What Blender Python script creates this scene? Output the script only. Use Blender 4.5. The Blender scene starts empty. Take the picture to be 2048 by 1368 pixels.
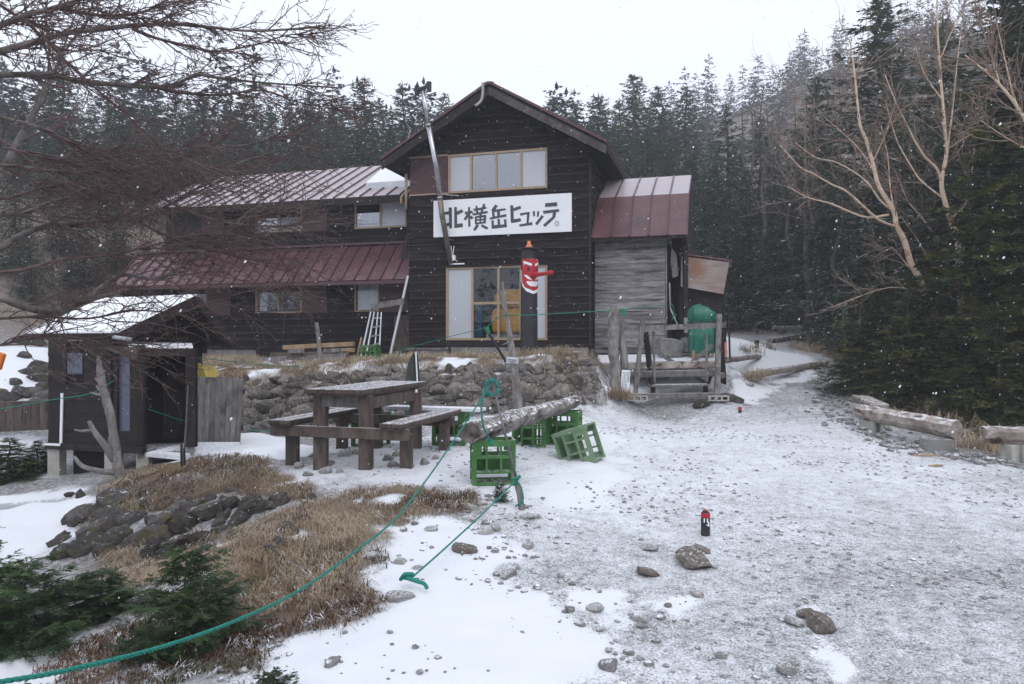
import bpy, bmesh, math, random
import numpy as np
from mathutils import Vector, Matrix, Euler

# ------------------------------------------------------------------ camera, world, sun, exposure
EYE = 1.5
FPX, CX, CY = 1450.0, 1024.0, 684.0
sc = bpy.context.scene
C = sc.collection
cam_data = bpy.data.cameras.new('camera')
cam = bpy.data.objects.new('camera', cam_data); C.objects.link(cam)
cam.location = (0, 0, EYE)
cam.rotation_euler = (math.radians(90), 0, 0)
cam_data.sensor_width = 36.0
cam_data.lens = 36.0 * FPX / 2048.0
cam_data.clip_start = 0.05
cam_data.clip_end = 2000
sc.camera = cam

SUN_EL, SUN_AZ = math.radians(48), math.radians(200)
world = bpy.data.worlds.new('World'); sc.world = world; world.use_nodes = True
wn, wl = world.node_tree.nodes, world.node_tree.links
bg = wn['Background']
sky = wn.new('ShaderNodeTexSky'); sky.sky_type = 'NISHITA'; sky.sun_disc = False
sky.sun_elevation = SUN_EL; sky.sun_rotation = SUN_AZ; sky.dust_density = 4.0
hsv = wn.new('ShaderNodeHueSaturation'); hsv.inputs['Saturation'].default_value = 0.25
mx = wn.new('ShaderNodeMix'); mx.data_type = 'RGBA'
mx.inputs['Factor'].default_value = 0.85           # closed cloud cover over the clear sky
mx.inputs[7].default_value = (10.3, 10.9, 12.4, 1)
wl.new(sky.outputs[0], hsv.inputs['Color']); wl.new(hsv.outputs[0], mx.inputs[6])
wl.new(mx.outputs[2], bg.inputs['Color'])
bg.inputs['Strength'].default_value = 0.115

sd = bpy.data.lights.new('sun', 'SUN'); sd.energy = 0.8; sd.angle = math.radians(40); sd.color = (1, .98, .96)
so = bpy.data.objects.new('sun', sd); C.objects.link(so)
so.rotation_euler = Euler((math.radians(90) - SUN_EL, 0, math.radians(20)))
sc.view_settings.view_transform = 'Standard'; sc.view_settings.look = 'None'
sc.view_settings.gamma = 1.0; sc.view_settings.exposure = 0.06
sc.render.engine = 'CYCLES'
cy = sc.cycles
cy.use_denoising = True
cy.max_bounces = 6; cy.diffuse_bounces = 3; cy.glossy_bounces = 3; cy.transmission_bounces = 4
cy.transparent_max_bounces = 8; cy.volume_bounces = 2
cy.sample_clamp_indirect = 4.0

rng = np.random.default_rng(7)
random.seed(7)
PI = math.pi

# ------------------------------------------------------------------ helpers
def at(px, py, Y):
    return Vector(((px - CX) / FPX * Y, Y, EYE + (CY - py) / FPX * Y))

TH = math.radians(16)
HR = Vector((math.cos(TH), -math.sin(TH), 0)); HN = Vector((math.sin(TH), math.cos(TH), 0))
HP = Vector(((1179 - CX) / FPX * 15.5, 15.5, 0))
def hut(u, v, z):
    p = HP + HR * u + HN * v
    return Vector((p.x, p.y, z))

ROOT = {}
def tag(o, label=None, cat=None, group=None, kind=None):
    if label: o['label'] = label
    if cat: o['category'] = cat
    if group: o['group'] = group
    if kind: o['kind'] = kind
    return o
def thing(name, label, cat, loc, group=None):
    o = bpy.data.objects.new(name, None); C.objects.link(o)
    o.empty_display_size = .2
    o.location = loc; ROOT[o.name] = Vector(loc)
    return tag(o, label, cat, group)
def origin_of(o):
    while o.parent: o = o.parent
    return ROOT.get(o.name, Vector((0, 0, 0)))

class MB:
    def __init__(s): s.v = []; s.f = []
    def add(s, vs, fs):
        b = len(s.v); s.v += [tuple(v) for v in vs]; s.f += [tuple(i + b for i in f) for f in fs]; return s
    def box(s, c, size, R=None):
        c = Vector(c); hx, hy, hz = [k / 2 for k in size]
        vs = [Vector((x, y, z)) for x in (-hx, hx) for y in (-hy, hy) for z in (-hz, hz)]
        if R is not None: vs = [R @ v for v in vs]
        return s.add([c + v for v in vs], [(0,1,3,2),(4,6,7,5),(0,4,5,1),(2,3,7,6),(0,2,6,4),(1,5,7,3)])
    def beam(s, p0, p1, w, h, up=(0, 0, 1), roll=0):
        p0, p1 = Vector(p0), Vector(p1); d = (p1 - p0); L = d.length; d.normalize()
        up = Vector(up)
        if abs(d.dot(up)) > .97: up = Vector((0, 1, 0))
        x = d.cross(up).normalized(); z = x.cross(d).normalized()
        R = Matrix((x, d, z)).transposed() @ Matrix.Rotation(roll, 3, 'Y')
        return s.box((p0 + p1) / 2, (w, L, h), R)
    def tube(s, pts, rad, n=8, caps=True):
        pts = [Vector(p) for p in pts]; m = len(pts)
        if not hasattr(rad, '__len__'): rad = [rad] * m
        vs, fs = [], []
        prev = None
        for i, p in enumerate(pts):
            d = (pts[min(i + 1, m - 1)] - pts[max(i - 1, 0)])
            if d.length < 1e-9: d = Vector((0, 0, 1))
            d.normalize()
            if prev is None:
                a = Vector((0, 0, 1)) if abs(d.z) < .9 else Vector((1, 0, 0))
                x = d.cross(a).normalized()
            else:
                x = (prev - d * prev.dot(d))
                x = x.normalized() if x.length > 1e-6 else d.orthogonal().normalized()
            prev = x; y = d.cross(x)
            for k in range(n):
                t = 2 * PI * k / n
                vs.append(p + (x * math.cos(t) + y * math.sin(t)) * rad[i])
        for i in range(m - 1):
            for k in range(n):
                a = i * n + k; b = i * n + (k + 1) % n
                fs.append((a, b, b + n, a + n))
        if caps:
            fs.append(tuple(range(n - 1, -1, -1))); fs.append(tuple((m - 1) * n + k for k in range(n)))
        return s.add(vs, fs)
    def prism(s, poly, off):
        poly = [Vector(p) for p in poly]; off = Vector(off); n = len(poly)
        fs = [tuple(range(n)), tuple(range(2 * n - 1, n - 1, -1))]
        for i in range(n):
            j = (i + 1) % n; fs.append((j, i, i + n, j + n))
        return s.add(poly + [p + off for p in poly], fs)
    def lathe(s, base, prof, n=20, axis=(0, 0, 1)):
        base = Vector(base); ax = Vector(axis).normalized(); x = ax.orthogonal().normalized(); y = ax.cross(x)
        vs, fs = [], []
        for (r, h) in prof:
            for k in range(n):
                t = 2 * PI * k / n; vs.append(base + ax * h + (x * math.cos(t) + y * math.sin(t)) * r)
        for i in range(len(prof) - 1):
            for k in range(n):
                a = i * n + k; b = i * n + (k + 1) % n; fs.append((a, b, b + n, a + n))
        fs.append(tuple(range(n - 1, -1, -1))); fs.append(tuple((len(prof) - 1) * n + k for k in range(n)))
        return s.add(vs, fs)
    def jitter(s, a, seed=0):
        rr = random.Random(seed)
        s.v = [(x + rr.uniform(-a, a), y + rr.uniform(-a, a), z + rr.uniform(-a, a)) for x, y, z in s.v]; return s
    def build(s, name, mat, parent=None, base=None, smooth=False, bevel=0):
        """parent given: a part (world coordinates); otherwise a top-level mesh with its origin at base"""
        off = origin_of(parent) if parent is not None else Vector(base if base is not None else (0, 0, 0))
        me = bpy.data.meshes.new(name)
        me.from_pydata([(x - off.x, y - off.y, z - off.z) for x, y, z in s.v], [], s.f)
        me.validate(); me.update()
        me.materials.append(mat)
        if bevel:
            bm = bmesh.new(); bm.from_mesh(me)
            bmesh.ops.bevel(bm, geom=[e for e in bm.edges if e.is_manifold and e.calc_face_angle(0) > .6], offset=bevel, segments=1, affect='EDGES', clamp_overlap=True)
            bm.to_mesh(me); bm.free()
        if smooth:
            me.polygons.foreach_set('use_smooth', [True] * len(me.polygons))
        o = bpy.data.objects.new(name, me); C.objects.link(o)
        if parent is not None: o.parent = parent
        else: o.location = off; ROOT[o.name] = off
        return o

def np_mesh(name, V, Fc, mat, smooth=False):
    """V (n,3), Fc (m,k) arrays, all faces with k corners"""
    me = bpy.data.meshes.new(name)
    V = np.asarray(V, dtype=np.float32); Fc = np.asarray(Fc, dtype=np.int32); m, k = Fc.shape
    me.vertices.add(len(V)); me.vertices.foreach_set('co', V.ravel())
    me.loops.add(m * k); me.loops.foreach_set('vertex_index', Fc.ravel())
    me.polygons.add(m); me.polygons.foreach_set('loop_start', np.arange(0, m * k, k, dtype=np.int32))
    me.polygons.foreach_set('loop_total', np.full(m, k, dtype=np.int32))
    me.polygons.foreach_set('use_smooth', np.full(m, smooth, dtype=bool))
    me.update(calc_edges=True); me.materials.append(mat)
    return me
def obj_of(name, me, parent=None, loc=None):
    o = bpy.data.objects.new(name, me); C.objects.link(o)
    if parent is not None: o.parent = parent
    if loc is not None:
        o.location = loc
        if parent is None: ROOT[o.name] = Vector(loc)
    return o
def copy_tree(o, parent=None):
    c = o.copy(); C.objects.link(c)
    if parent is not None: c.parent = parent
    for ch in o.children: copy_tree(ch, c)
    return c

def catmull(pts, n=6):
    pts = [Vector(p) for p in pts]
    P = [pts[0] * 2 - pts[1]] + pts + [pts[-1] * 2 - pts[-2]]
    out = []
    for i in range(1, len(P) - 2):
        for k in range(n):
            t = k / n; a, b, c, d = P[i - 1], P[i], P[i + 1], P[i + 2]
            out.append(.5 * ((2 * b) + (c - a) * t + (2 * a - 5 * b + 4 * c - d) * t * t + (-a + 3 * b - 3 * c + d) * t ** 3))
    out.append(pts[-1]); return out

# ------------------------------------------------------------------ materials
def mat(name, c1, c2=None, scale=6.0, rough=.75, bump=.3, stretch=(1, 1, 1), rand=.0, snow=0.0, snow_lo=.55, snow_scale=14,
        third=None, third_at=(.55, .7), third_scale=3.0, bump_scale=None, snow_col=(.82, .83, .86), spec=.3, metal=0.0, detail=6, bump_dist=.01):
    m = bpy.data.materials.new(name); m.use_nodes = True
    N, L = m.node_tree.nodes, m.node_tree.links
    b = N['Principled BSDF']; b.inputs['Roughness'].default_value = rough
    b.inputs['Specular IOR Level'].default_value = spec; b.inputs['Metallic'].default_value = metal
    if c2 is None: c2 = tuple(k * .8 for k in c1)
    tc = N.new('ShaderNodeTexCoord'); mp = N.new('ShaderNodeMapping'); mp.inputs['Scale'].default_value = stretch
    oi = N.new('ShaderNodeObjectInfo')
    add = N.new('ShaderNodeVectorMath'); add.operation = 'MULTIPLY_ADD'
    L.new(oi.outputs['Random'], add.inputs[0]); add.inputs[1].default_value = (37, 19, 53); L.new(tc.outputs['Object'], add.inputs[2])
    L.new(add.outputs[0], mp.inputs['Vector'])
    n1 = N.new('ShaderNodeTexNoise'); n1.inputs['Scale'].default_value = scale; n1.inputs['Detail'].default_value = detail
    n1.inputs['Roughness'].default_value = .65
    L.new(mp.outputs[0], n1.inputs['Vector'])
    rp = N.new('ShaderNodeValToRGB'); rp.color_ramp.elements[0].position = .32; rp.color_ramp.elements[1].position = .68
    rp.color_ramp.elements[0].color = (*c1, 1); rp.color_ramp.elements[1].color = (*c2, 1)
    L.new(n1.outputs['Fac'], rp.inputs[0]); col = rp.outputs[0]
    if third is not None:
        n3 = N.new('ShaderNodeTexNoise'); n3.inputs['Scale'].default_value = third_scale; n3.inputs['Detail'].default_value = 5
        L.new(add.outputs[0], n3.inputs['Vector'])
        r3 = N.new('ShaderNodeMapRange'); r3.inputs[1].default_value = third_at[0]; r3.inputs[2].default_value = third_at[1]
        L.new(n3.outputs['Fac'], r3.inputs[0])
        x3 = N.new('ShaderNodeMix'); x3.data_type = 'RGBA'; L.new(r3.outputs[0], x3.inputs[0]); L.new(col, x3.inputs[6]); x3.inputs[7].default_value = (*third, 1)
        col = x3.outputs[2]
    if rand:
        hs = N.new('ShaderNodeHueSaturation'); mr = N.new('ShaderNodeMapRange')
        mr.inputs[3].default_value = 1 - rand; mr.inputs[4].default_value = 1 + rand
        L.new(oi.outputs['Random'], mr.inputs[0]); L.new(mr.outputs[0], hs.inputs['Value']); L.new(col, hs.inputs['Color']); col = hs.outputs[0]
    if snow:
        ge = N.new('ShaderNodeNewGeometry'); sx = N.new('ShaderNodeSeparateXYZ'); L.new(ge.outputs['Normal'], sx.inputs[0])
        up = N.new('ShaderNodeMapRange'); up.inputs[1].default_value = snow_lo; up.inputs[2].default_value = min(1, snow_lo + .35)
        L.new(sx.outputs[2], up.inputs[0])
        ns = N.new('ShaderNodeTexNoise'); ns.inputs['Scale'].default_value = snow_scale; ns.inputs['Detail'].default_value = 7; ns.inputs['Roughness'].default_value = .7
        L.new(add.outputs[0], ns.inputs['Vector'])
        rs = N.new('ShaderNodeMapRange'); rs.inputs[1].default_value = .72 - .5 * snow; rs.inputs[2].default_value = .84 - .5 * snow
        L.new(ns.outputs['Fac'], rs.inputs[0])
        mu = N.new('ShaderNodeMath'); mu.operation = 'MULTIPLY'; L.new(up.outputs[0], mu.inputs[0]); L.new(rs.outputs[0], mu.inputs[1])
        xs = N.new('ShaderNodeMix'); xs.data_type = 'RGBA'; L.new(mu.outputs[0], xs.inputs[0]); L.new(col, xs.inputs[6]); xs.inputs[7].default_value = (*snow_col, 1)
        col = xs.outputs[2]
    L.new(col, b.inputs['Base Color'])
    if bump:
        bp = N.new('ShaderNodeBump'); bp.inputs['Strength'].default_value = bump; bp.inputs['Distance'].default_value = bump_dist
        if bump_scale:
            n2 = N.new('ShaderNodeTexNoise'); n2.inputs['Scale'].default_value = bump_scale; n2.inputs['Detail'].default_value = 6
            L.new(mp.outputs[0], n2.inputs['Vector']); L.new(n2.outputs['Fac'], bp.inputs['Height'])
        else: L.new(n1.outputs['Fac'], bp.inputs['Height'])
        L.new(bp.outputs[0], b.inputs['Normal'])
    return m

M = {}
# siding boards are unit boxes scaled to length, so grain is stretched along their own X axis
M['board'] = mat('dark_stained_board', (.0055, .004, .0042), (.018, .0135, .0145), 5, .72, .35, (2, 1, .7), rand=.45, third=(.05, .042, .043), third_at=(.56, .8), third_scale=2.2)
def edge_wear(m, c, lo=-.50, hi=-.24):
    N, L = m.node_tree.nodes, m.node_tree.links; b = N['Principled BSDF']; src = b.inputs['Base Color'].links[0].from_socket
    tc = N.new('ShaderNodeTexCoord'); sx = N.new('ShaderNodeSeparateXYZ'); L.new(tc.outputs['Object'], sx.inputs[0])
    mr = N.new('ShaderNodeMapRange'); mr.inputs[1].default_value = hi; mr.inputs[2].default_value = lo; L.new(sx.outputs[2], mr.inputs[0])
    nz = N.new('ShaderNodeTexNoise'); nz.inputs['Scale'].default_value = 7; nz.inputs['Detail'].default_value = 4
    oi = N.new('ShaderNodeObjectInfo'); ad = N.new('ShaderNodeVectorMath'); ad.operation = 'MULTIPLY_ADD'; L.new(oi.outputs['Random'], ad.inputs[0]); ad.inputs[1].default_value = (31, 7, 11); L.new(tc.outputs['Object'], ad.inputs[2]); L.new(ad.outputs[0], nz.inputs['Vector'])
    r2 = N.new('ShaderNodeMapRange'); r2.inputs[1].default_value = .35; r2.inputs[2].default_value = .65; L.new(nz.outputs['Fac'], r2.inputs[0])
    mu = N.new('ShaderNodeMath'); mu.operation = 'MULTIPLY'; L.new(mr.outputs[0], mu.inputs[0]); L.new(r2.outputs[0], mu.inputs[1])
    x = N.new('ShaderNodeMix'); x.data_type = 'RGBA'; L.new(mu.outputs[0], x.inputs[0]); L.new(src, x.inputs[6]); x.inputs[7].default_value = (*c, 1); L.new(x.outputs[2], b.inputs['Base Color'])
M['board'].node_tree.nodes['Principled BSDF'].inputs['Specular IOR Level'].default_value = .12
edge_wear(M['board'], (.075, .063, .064), -.5, -.3)
M['board_grey'] = mat('weathered_grey_board', (.11, .102, .104), (.31, .295, .30), 4, .8, .3, (1.3, 1, .8), rand=.32, third=(.035, .03, .03), third_at=(.5, .72), third_scale=1.6)
M['wood_dark'] = mat('dark_brown_wood', (.010, .0075, .0075), (.032, .024, .023), 9, .75, .3, (1, 1, 1), rand=.25)
M['wood_brown'] = mat('brown_timber', (.048, .036, .031), (.15, .112, .096), 14, .75, .4, (1, 1, .25), rand=.2, snow=.55, snow_lo=.75, snow_scale=45)
M['wood_grey'] = mat('silver_grey_timber', (.10, .092, .088), (.25, .235, .225), 16, .8, .4, (1, 1, .25), rand=.2, snow=.6, snow_lo=.7, third=(.06, .05, .045), third_at=(.55, .75), third_scale=5)
M['barge'] = mat('weathered_barge_board', (.045, .04, .04), (.115, .105, .105), 8, .8, .3, (1, 1, 1), third=(.02, .016, .016), third_at=(.5, .7), third_scale=3)
M['driftwood'] = mat('bleached_log', (.09, .075, .065), (.34, .31, .29), 5, .85, .9, (1.2, 1.2, 1.2), rand=.12, snow=.50, snow_lo=.5, snow_scale=14, third=(.05, .035, .028), third_at=(.52, .66), third_scale=8, bump_dist=.02)
M['driftwood_tan'] = mat('bleached_tan_log', (.16, .125, .10), (.42, .37, .33), 6, .85, .8, (1, 1, 1), rand=.12, snow=.5, snow_lo=.6, snow_scale=10, third=(.07, .045, .03), third_at=(.56, .68), third_scale=7, bump_dist=.02)
M['wood_tan'] = mat('fresh_sawn_wood', (.25, .16, .09), (.42, .29, .18), 8, .7, .2, (1, 1, .3), rand=.2)
M['plywood'] = mat('faded_plywood', (.23, .18, .155), (.36, .305, .28), 3, .75, .15, (.6, 1, 4), third=(.24, .13, .08), third_at=(.56, .72), third_scale=1.5)
M['frame'] = mat('tan_aluminium_frame', (.33, .235, .15), (.40, .29, .19), 10, .45, .02, spec=.5)
M['shutter'] = mat('brown_metal_shutter', (.10, .055, .055), (.14, .08, .08), 8, .5, .05, spec=.4)
M['roof'] = mat('dark_red_roof_metal', (.095, .040, .043), (.135, .062, .065), 3, .34, .05, rand=.12, snow=.95, snow_lo=.74, snow_scale=30, snow_col=(.60, .54, .575), spec=.5, third=(.075, .04, .042), third_at=(.5, .7), third_scale=1.2)
M['roof_seam'] = mat('dark_red_roof_seam', (.06, .024, .026), (.09, .04, .042), 3, .4, .05, spec=.5)
M['snow'] = mat('snow', (.80, .815, .85), (.86, .87, .89), 9, .9, .25, bump_dist=.02)
M['thin_snow'] = mat('thin_snow_on_boards', (.60, .61, .64), (.85, .86, .89), 22, .9, .3, bump_dist=.01)
M['concrete'] = mat('concrete', (.15, .145, .145), (.27, .262, .255), 5, .85, .3, rand=.1, third=(.10, .09, .085), third_at=(.5, .75), third_scale=2, snow=.4, snow_lo=.8)
M['block'] = mat('pale_concrete_block', (.34, .33, .30), (.46, .45, .41), 9, .9, .3, rand=.08)
M['white_paint'] = mat('white_sign_paint', (.82, .83, .85), (.86, .87, .88), 2, .4, .02, spec=.4)
M['ink'] = mat('charcoal_sign_paint', (.055, .055, .07), (.085, .085, .10), 12, .5, .02)
M['steel'] = mat('galvanised_pipe', (.36, .36, .38), (.55, .55, .57), 4, .25, .03, (1, 1, .3), metal=.85, spec=.5)
M['rust_pipe'] = mat('weathered_flue_pipe', (.12, .11, .10), (.27, .23, .17), 5, .5, .1, (1, 1, .3), metal=.5)
M['alu'] = mat('aluminium', (.45, .46, .48), (.55, .56, .58), 6, .4, .03, metal=.7)
M['black'] = mat('black_paint', (.012, .012, .015), (.03, .03, .036), 5, .5, .25, spec=.4)
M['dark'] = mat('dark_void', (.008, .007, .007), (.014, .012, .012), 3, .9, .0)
M['red'] = mat('red_paint', (.50, .028, .042), (.36, .02, .03), 9, .5, .3, third=(.30, .10, .10), third_at=(.6, .72), third_scale=14)
M['orange'] = mat('orange_cone', (.75, .19, .09), (.65, .15, .07), 8, .5, .05, snow=.4, snow_lo=.3)
M['yellow_machine'] = mat('amber_plastic', (.85, .43, .05), (.78, .37, .04), 2, .4, .02)
M['yellow_tank'] = mat('pale_yellow_tank', (.62, .48, .12), (.55, .41, .09), 2, .45, .02)
M['blue'] = mat('teal_blue_plastic', (.02, .15, .24), (.03, .19, .28), 3, .4, .02)
M['crate'] = mat('green_crate_plastic', (.045, .145, .036), (.07, .19, .055), 4, .55, .05, rand=.08, snow=.5, snow_lo=.8, snow_scale=25, third=(.13, .22, .12), third_at=(.55, .75), third_scale=7)
M['crate_pale'] = mat('faded_green_crate_plastic', (.14, .23, .125), (.20, .29, .18), 6, .6, .05, snow=.55, snow_lo=.6, snow_scale=20)
M['tarp'] = mat('green_tarpaulin', (.004, .11, .075), (.010, .165, .11), 4, .42, .3, spec=.5, third=(.10, .26, .19), third_at=(.6, .8), third_scale=4)
M['rope'] = mat('green_rope', (.012, .17, .13), (.03, .27, .215), 90, .7, .6)
M['rope_dark'] = mat('green_twine', (.012, .17, .085), (.02, .23, .12), 60, .6, .2)
M['iron'] = mat('dull_iron_rod', (.13, .13, .135), (.22, .22, .23), 20, .5, .1, metal=.5)
M['grey_pipe'] = mat('grey_plastic_pipe', (.33, .35, .36), (.42, .44, .45), 5, .5, .05, snow=.5, snow_lo=.6)
M['olive'] = mat('dark_olive_board', (.035, .045, .035), (.055, .065, .05), 3, .5, .05)
M['rubble'] = mat('volcanic_stone', (.06, .05, .044), (.22, .20, .185), 7, .88, .7, rand=.5, snow=.28, snow_lo=.55, snow_scale=6, third=(.125, .10, .04), third_at=(.60, .72), third_scale=3.5, bump_dist=.03)
M['rubble_dark'] = mat('dark_mossy_stone', (.035, .03, .028), (.115, .102, .096), 8, .88, .8, rand=.4, snow=.30, snow_lo=.6, snow_scale=6, third=(.075, .066, .02), third_at=(.55, .68), third_scale=4, bump_dist=.03)
M['stone'] = mat('grey_path_stone', (.17, .163, .157), (.34, .33, .32), 10, .88, .5, rand=.3, snow=.46, snow_lo=.55, snow_scale=12, third=(.16, .13, .105), third_at=(.6, .75), third_scale=4, bump_dist=.015)
M['pebble'] = mat('pebble', (.15, .147, .147), (.38, .375, .375), 3, .9, .2, snow=.5, snow_lo=.5, snow_scale=8)
M['bark_red'] = mat('reddish_twig_bark', (.07, .046, .042), (.17, .115, .108), 12, .8, .4, rand=.1)
M['bark_grey'] = mat('grey_limb_bark', (.085, .07, .065), (.22, .195, .185), 14, .85, .6, third=(.06, .06, .045), third_at=(.55, .7), third_scale=6)
M['bark_birch'] = mat('peach_birch_bark', (.60, .43, .30), (.74, .61, .49), 6, .7, .3, (1, 1, 3), third=(.42, .22, .11), third_at=(.56, .7), third_scale=5)
M['bark_twig'] = mat('birch_twig_bark', (.20, .14, .11), (.34, .26, .21), 9, .8, .2)
M['bark_fir'] = mat('fir_bark', (.055, .045, .04), (.14, .12, .11), 7, .9, .6, (1, 1, .3))
M['snag'] = mat('bare_silver_snag', (.12, .11, .10), (.30, .28, .265), 12, .85, .6, (1, 1, .3), snow=.3, snow_lo=.4, third=(.07, .055, .045), third_at=(.58, .72), third_scale=4)
M['water'] = mat('orange_barrier', (.7, .2, .03), (.6, .16, .02), 3, .5, .02)
M['curtain'] = mat('white_curtain', (.62, .63, .66), (.72, .73, .76), 3, .9, .2, (6, 6, .3))

def leaf_mat(name, c1, c2, c3, snow=.3, rand=.15):
    m = mat(name, c1, c2, 1.6, .62, 0, rand=rand, snow=snow, snow_lo=.25, snow_scale=9, third=c3, third_at=(.50, .62), third_scale=1.7, spec=.25, detail=4)
    rp_ = [n for n in m.node_tree.nodes if n.type == 'VALTORGB'][0].color_ramp.elements; rp_[0].position = .40; rp_[1].position = .60
    N, L = m.node_tree.nodes, m.node_tree.links; b = N['Principled BSDF']; out = N['Material Output']
    tr = N.new('ShaderNodeBsdfTranslucent'); L.new(b.inputs['Base Color'].links[0].from_socket, tr.inputs['Color'])
    mxs = N.new('ShaderNodeMixShader'); mxs.inputs[0].default_value = .38; L.new(b.outputs[0], mxs.inputs[1]); L.new(tr.outputs[0], mxs.inputs[2]); L.new(mxs.outputs[0], out.inputs[0])
    return m
M['fir_mid'] = leaf_mat('fir_needles', (.030, .056, .036), (.074, .110, .072), (.090, .112, .064), .42)
M['fir_far'] = leaf_mat('far_fir_needles', (.018, .031, .024), (.036, .053, .040), (.045, .055, .038), .32)
M['fir_near'] = leaf_mat('near_fir_needles', (.035, .055, .024), (.12, .15, .058), (.20, .185, .055), .22)
M['fir_young'] = leaf_mat('young_fir_needles', (.034, .062, .032), (.085, .13, .056), (.075, .115, .05), .14)
M['grass'] = mat('withered_grass', (.26, .195, .125), (.52, .43, .315), 2.4, .85, 0, third=(.17, .11, .07), third_at=(.52, .68), third_scale=.7)
M['litter'] = mat('brown_ground_cover', (.085, .05, .03), (.17, .11, .07), 2.5, .85, 0, third=(.07, .075, .035), third_at=(.56, .7), third_scale=1.2, snow=.4, snow_lo=.2, snow_scale=10)

def glass(name, col, rough, alpha_tint=None, mixf=.5):
    m = bpy.data.materials.new(name); m.use_nodes = True
    N, L = m.node_tree.nodes, m.node_tree.links
    N.remove(N['Principled BSDF']); out = N['Material Output']
    gl = N.new('ShaderNodeBsdfGlossy'); gl.inputs['Roughness'].default_value = rough; gl.inputs['Color'].default_value = (.9, .92, .95, 1)
    if alpha_tint is None:
        tr = N.new('ShaderNodeBsdfTransparent'); tr.inputs['Color'].default_value = (*col, 1)
    else:
        tr = N.new('ShaderNodeMixShader'); tr.inputs[0].default_value = alpha_tint
        t1 = N.new('ShaderNodeBsdfTransparent'); t2 = N.new('ShaderNodeBsdfDiffuse'); t2.inputs['Color'].default_value = (*col, 1)
        L.new(t1.outputs[0], tr.inputs[1]); L.new(t2.outputs[0], tr.inputs[2])
    mxs = N.new('ShaderNodeMixShader')
    fr = N.new('ShaderNodeFresnel'); fr.inputs['IOR'].default_value = 1.5
    ad = N.new('ShaderNodeMath'); ad.operation = 'MULTIPLY_ADD'; ad.inputs[1].default_value = 1.0; ad.inputs[2].default_value = mixf
    L.new(fr.outputs[0], ad.inputs[0]); L.new(ad.outputs[0], mxs.inputs[0])
    L.new(tr.outputs[0], mxs.inputs[1]); L.new(gl.outputs[0], mxs.inputs[2]); L.new(mxs.outputs[0], out.inputs[0])
    return m
M['glass'] = glass('clear_window_glass', (.96, .97, .97), .02, None, .0)
M['glass_mirror'] = glass('reflecting_window_glass', (.5, .52, .55), .05, None, .22)
M['frost'] = glass('frosted_window_glass', (.50, .52, .56), .4, .93, .05)
M['frost_blue'] = glass('bluish_plastic_pane', (.085, .105, .16), .3, .93, .06)

# ------------------------------------------------------------------ terrain
def vnoise(x, y, seed):
    r = np.random.default_rng(seed); T = r.random((256, 256))
    xi = np.floor(x).astype(int); yi = np.floor(y).astype(int); fx = x - xi; fy = y - yi
    fx = fx * fx * (3 - 2 * fx); fy = fy * fy * (3 - 2 * fy)
    a = T[xi % 256, yi % 256]; b = T[(xi + 1) % 256, yi % 256]; c = T[xi % 256, (yi + 1) % 256]; d = T[(xi + 1) % 256, (yi + 1) % 256]
    return (a * (1 - fx) + b * fx) * (1 - fy) + (c * (1 - fx) + d * fx) * fy
def fbm(x, y, s, seed, octv=4):
    v = 0; amp = .5
    for k in range(octv): v = v + amp * vnoise(x * s, y * s, seed + k); s *= 2.03; amp *= .5
    return v

_cp = []
def cpx(px, py, Y): p = at(px, py, Y); _cp.append((p.x, p.y, p.z))
# open gravel yard
for (x, y, z) in [(-1, -6, -.2), (3, -6, -.2), (8, -4, -.2), (-5, -5, -.2), (-.5, 0, 0), (2, 0, 0), (0, 3, .0), (2, 3, .0), (4, 3.2, .0), (1, 5.4, .07), (3, 5.5, .06), (5, 5.5, .02),
                  (0, 6.6, .18), (2, 8, .17), (4, 8, .08), (6, 8.5, .0), (6, 10, .0), (5, 11.5, .2), (3, 10.5, .22), (1, 10.5, .29), (2.2, 13.6, .335), (3.6, 13.6, .34),
                  (-1.5, 7.9, .25), (-.6, 9.8, .28), (-3, 9.5, .12), (-.2, 5.0, .1), (-.9, 4.2, .05)]: _cp.append((x, y, z))
# path climbing to the right, snowy terrace right of the hut, forest floor
cpx(1650, 760, 16); cpx(1560, 780, 14.8); cpx(1500, 790, 14.2); cpx(1640, 725, 18.5); cpx(1500, 745, 16.5); cpx(1560, 700, 20); cpx(1600, 672, 24)
cpx(1480, 715, 17.5); cpx(1450, 690, 20); cpx(1500, 665, 26); cpx(1700, 690, 22); cpx(1750, 745, 17)
for (x, y, z) in [(2.6, 16, 1.0), (3.2, 15.2, .92), (4.3, 15.6, .8), (2, 15.2, .98), (7.5, 13, .45), (9, 11, .1), (9, 16, .9), (11, 8, .0), (14, 12, .4), (14, 20, 1.6), (12, 26, 2.2), (20, 16, 1.2)]: _cp.append((x, y, z))
# dry-stone bank: foot and crest
FOOT = [(430, 872, 12.6), (520, 858, 12.5), (620, 848, 12.3), (740, 838, 12.1), (860, 830, 12.0), (1000, 822, 12.0), (1100, 812, 12.2), (1195, 797, 12.8)]
CREST = [(440, 752, 13.6), (520, 748, 13.4), (620, 740, 13.1), (740, 732, 12.9), (860, 726, 12.75), (1000, 724, 12.7), (1100, 719, 12.9), (1180, 715, 13.4)]
for p in FOOT: cpx(*p)
for p in CREST: cpx(*p)
for px, py, Y in CREST[1:]: p = at(px, py, Y); _cp.append((p.x + .1, p.y + .8, p.z + .04))
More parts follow.
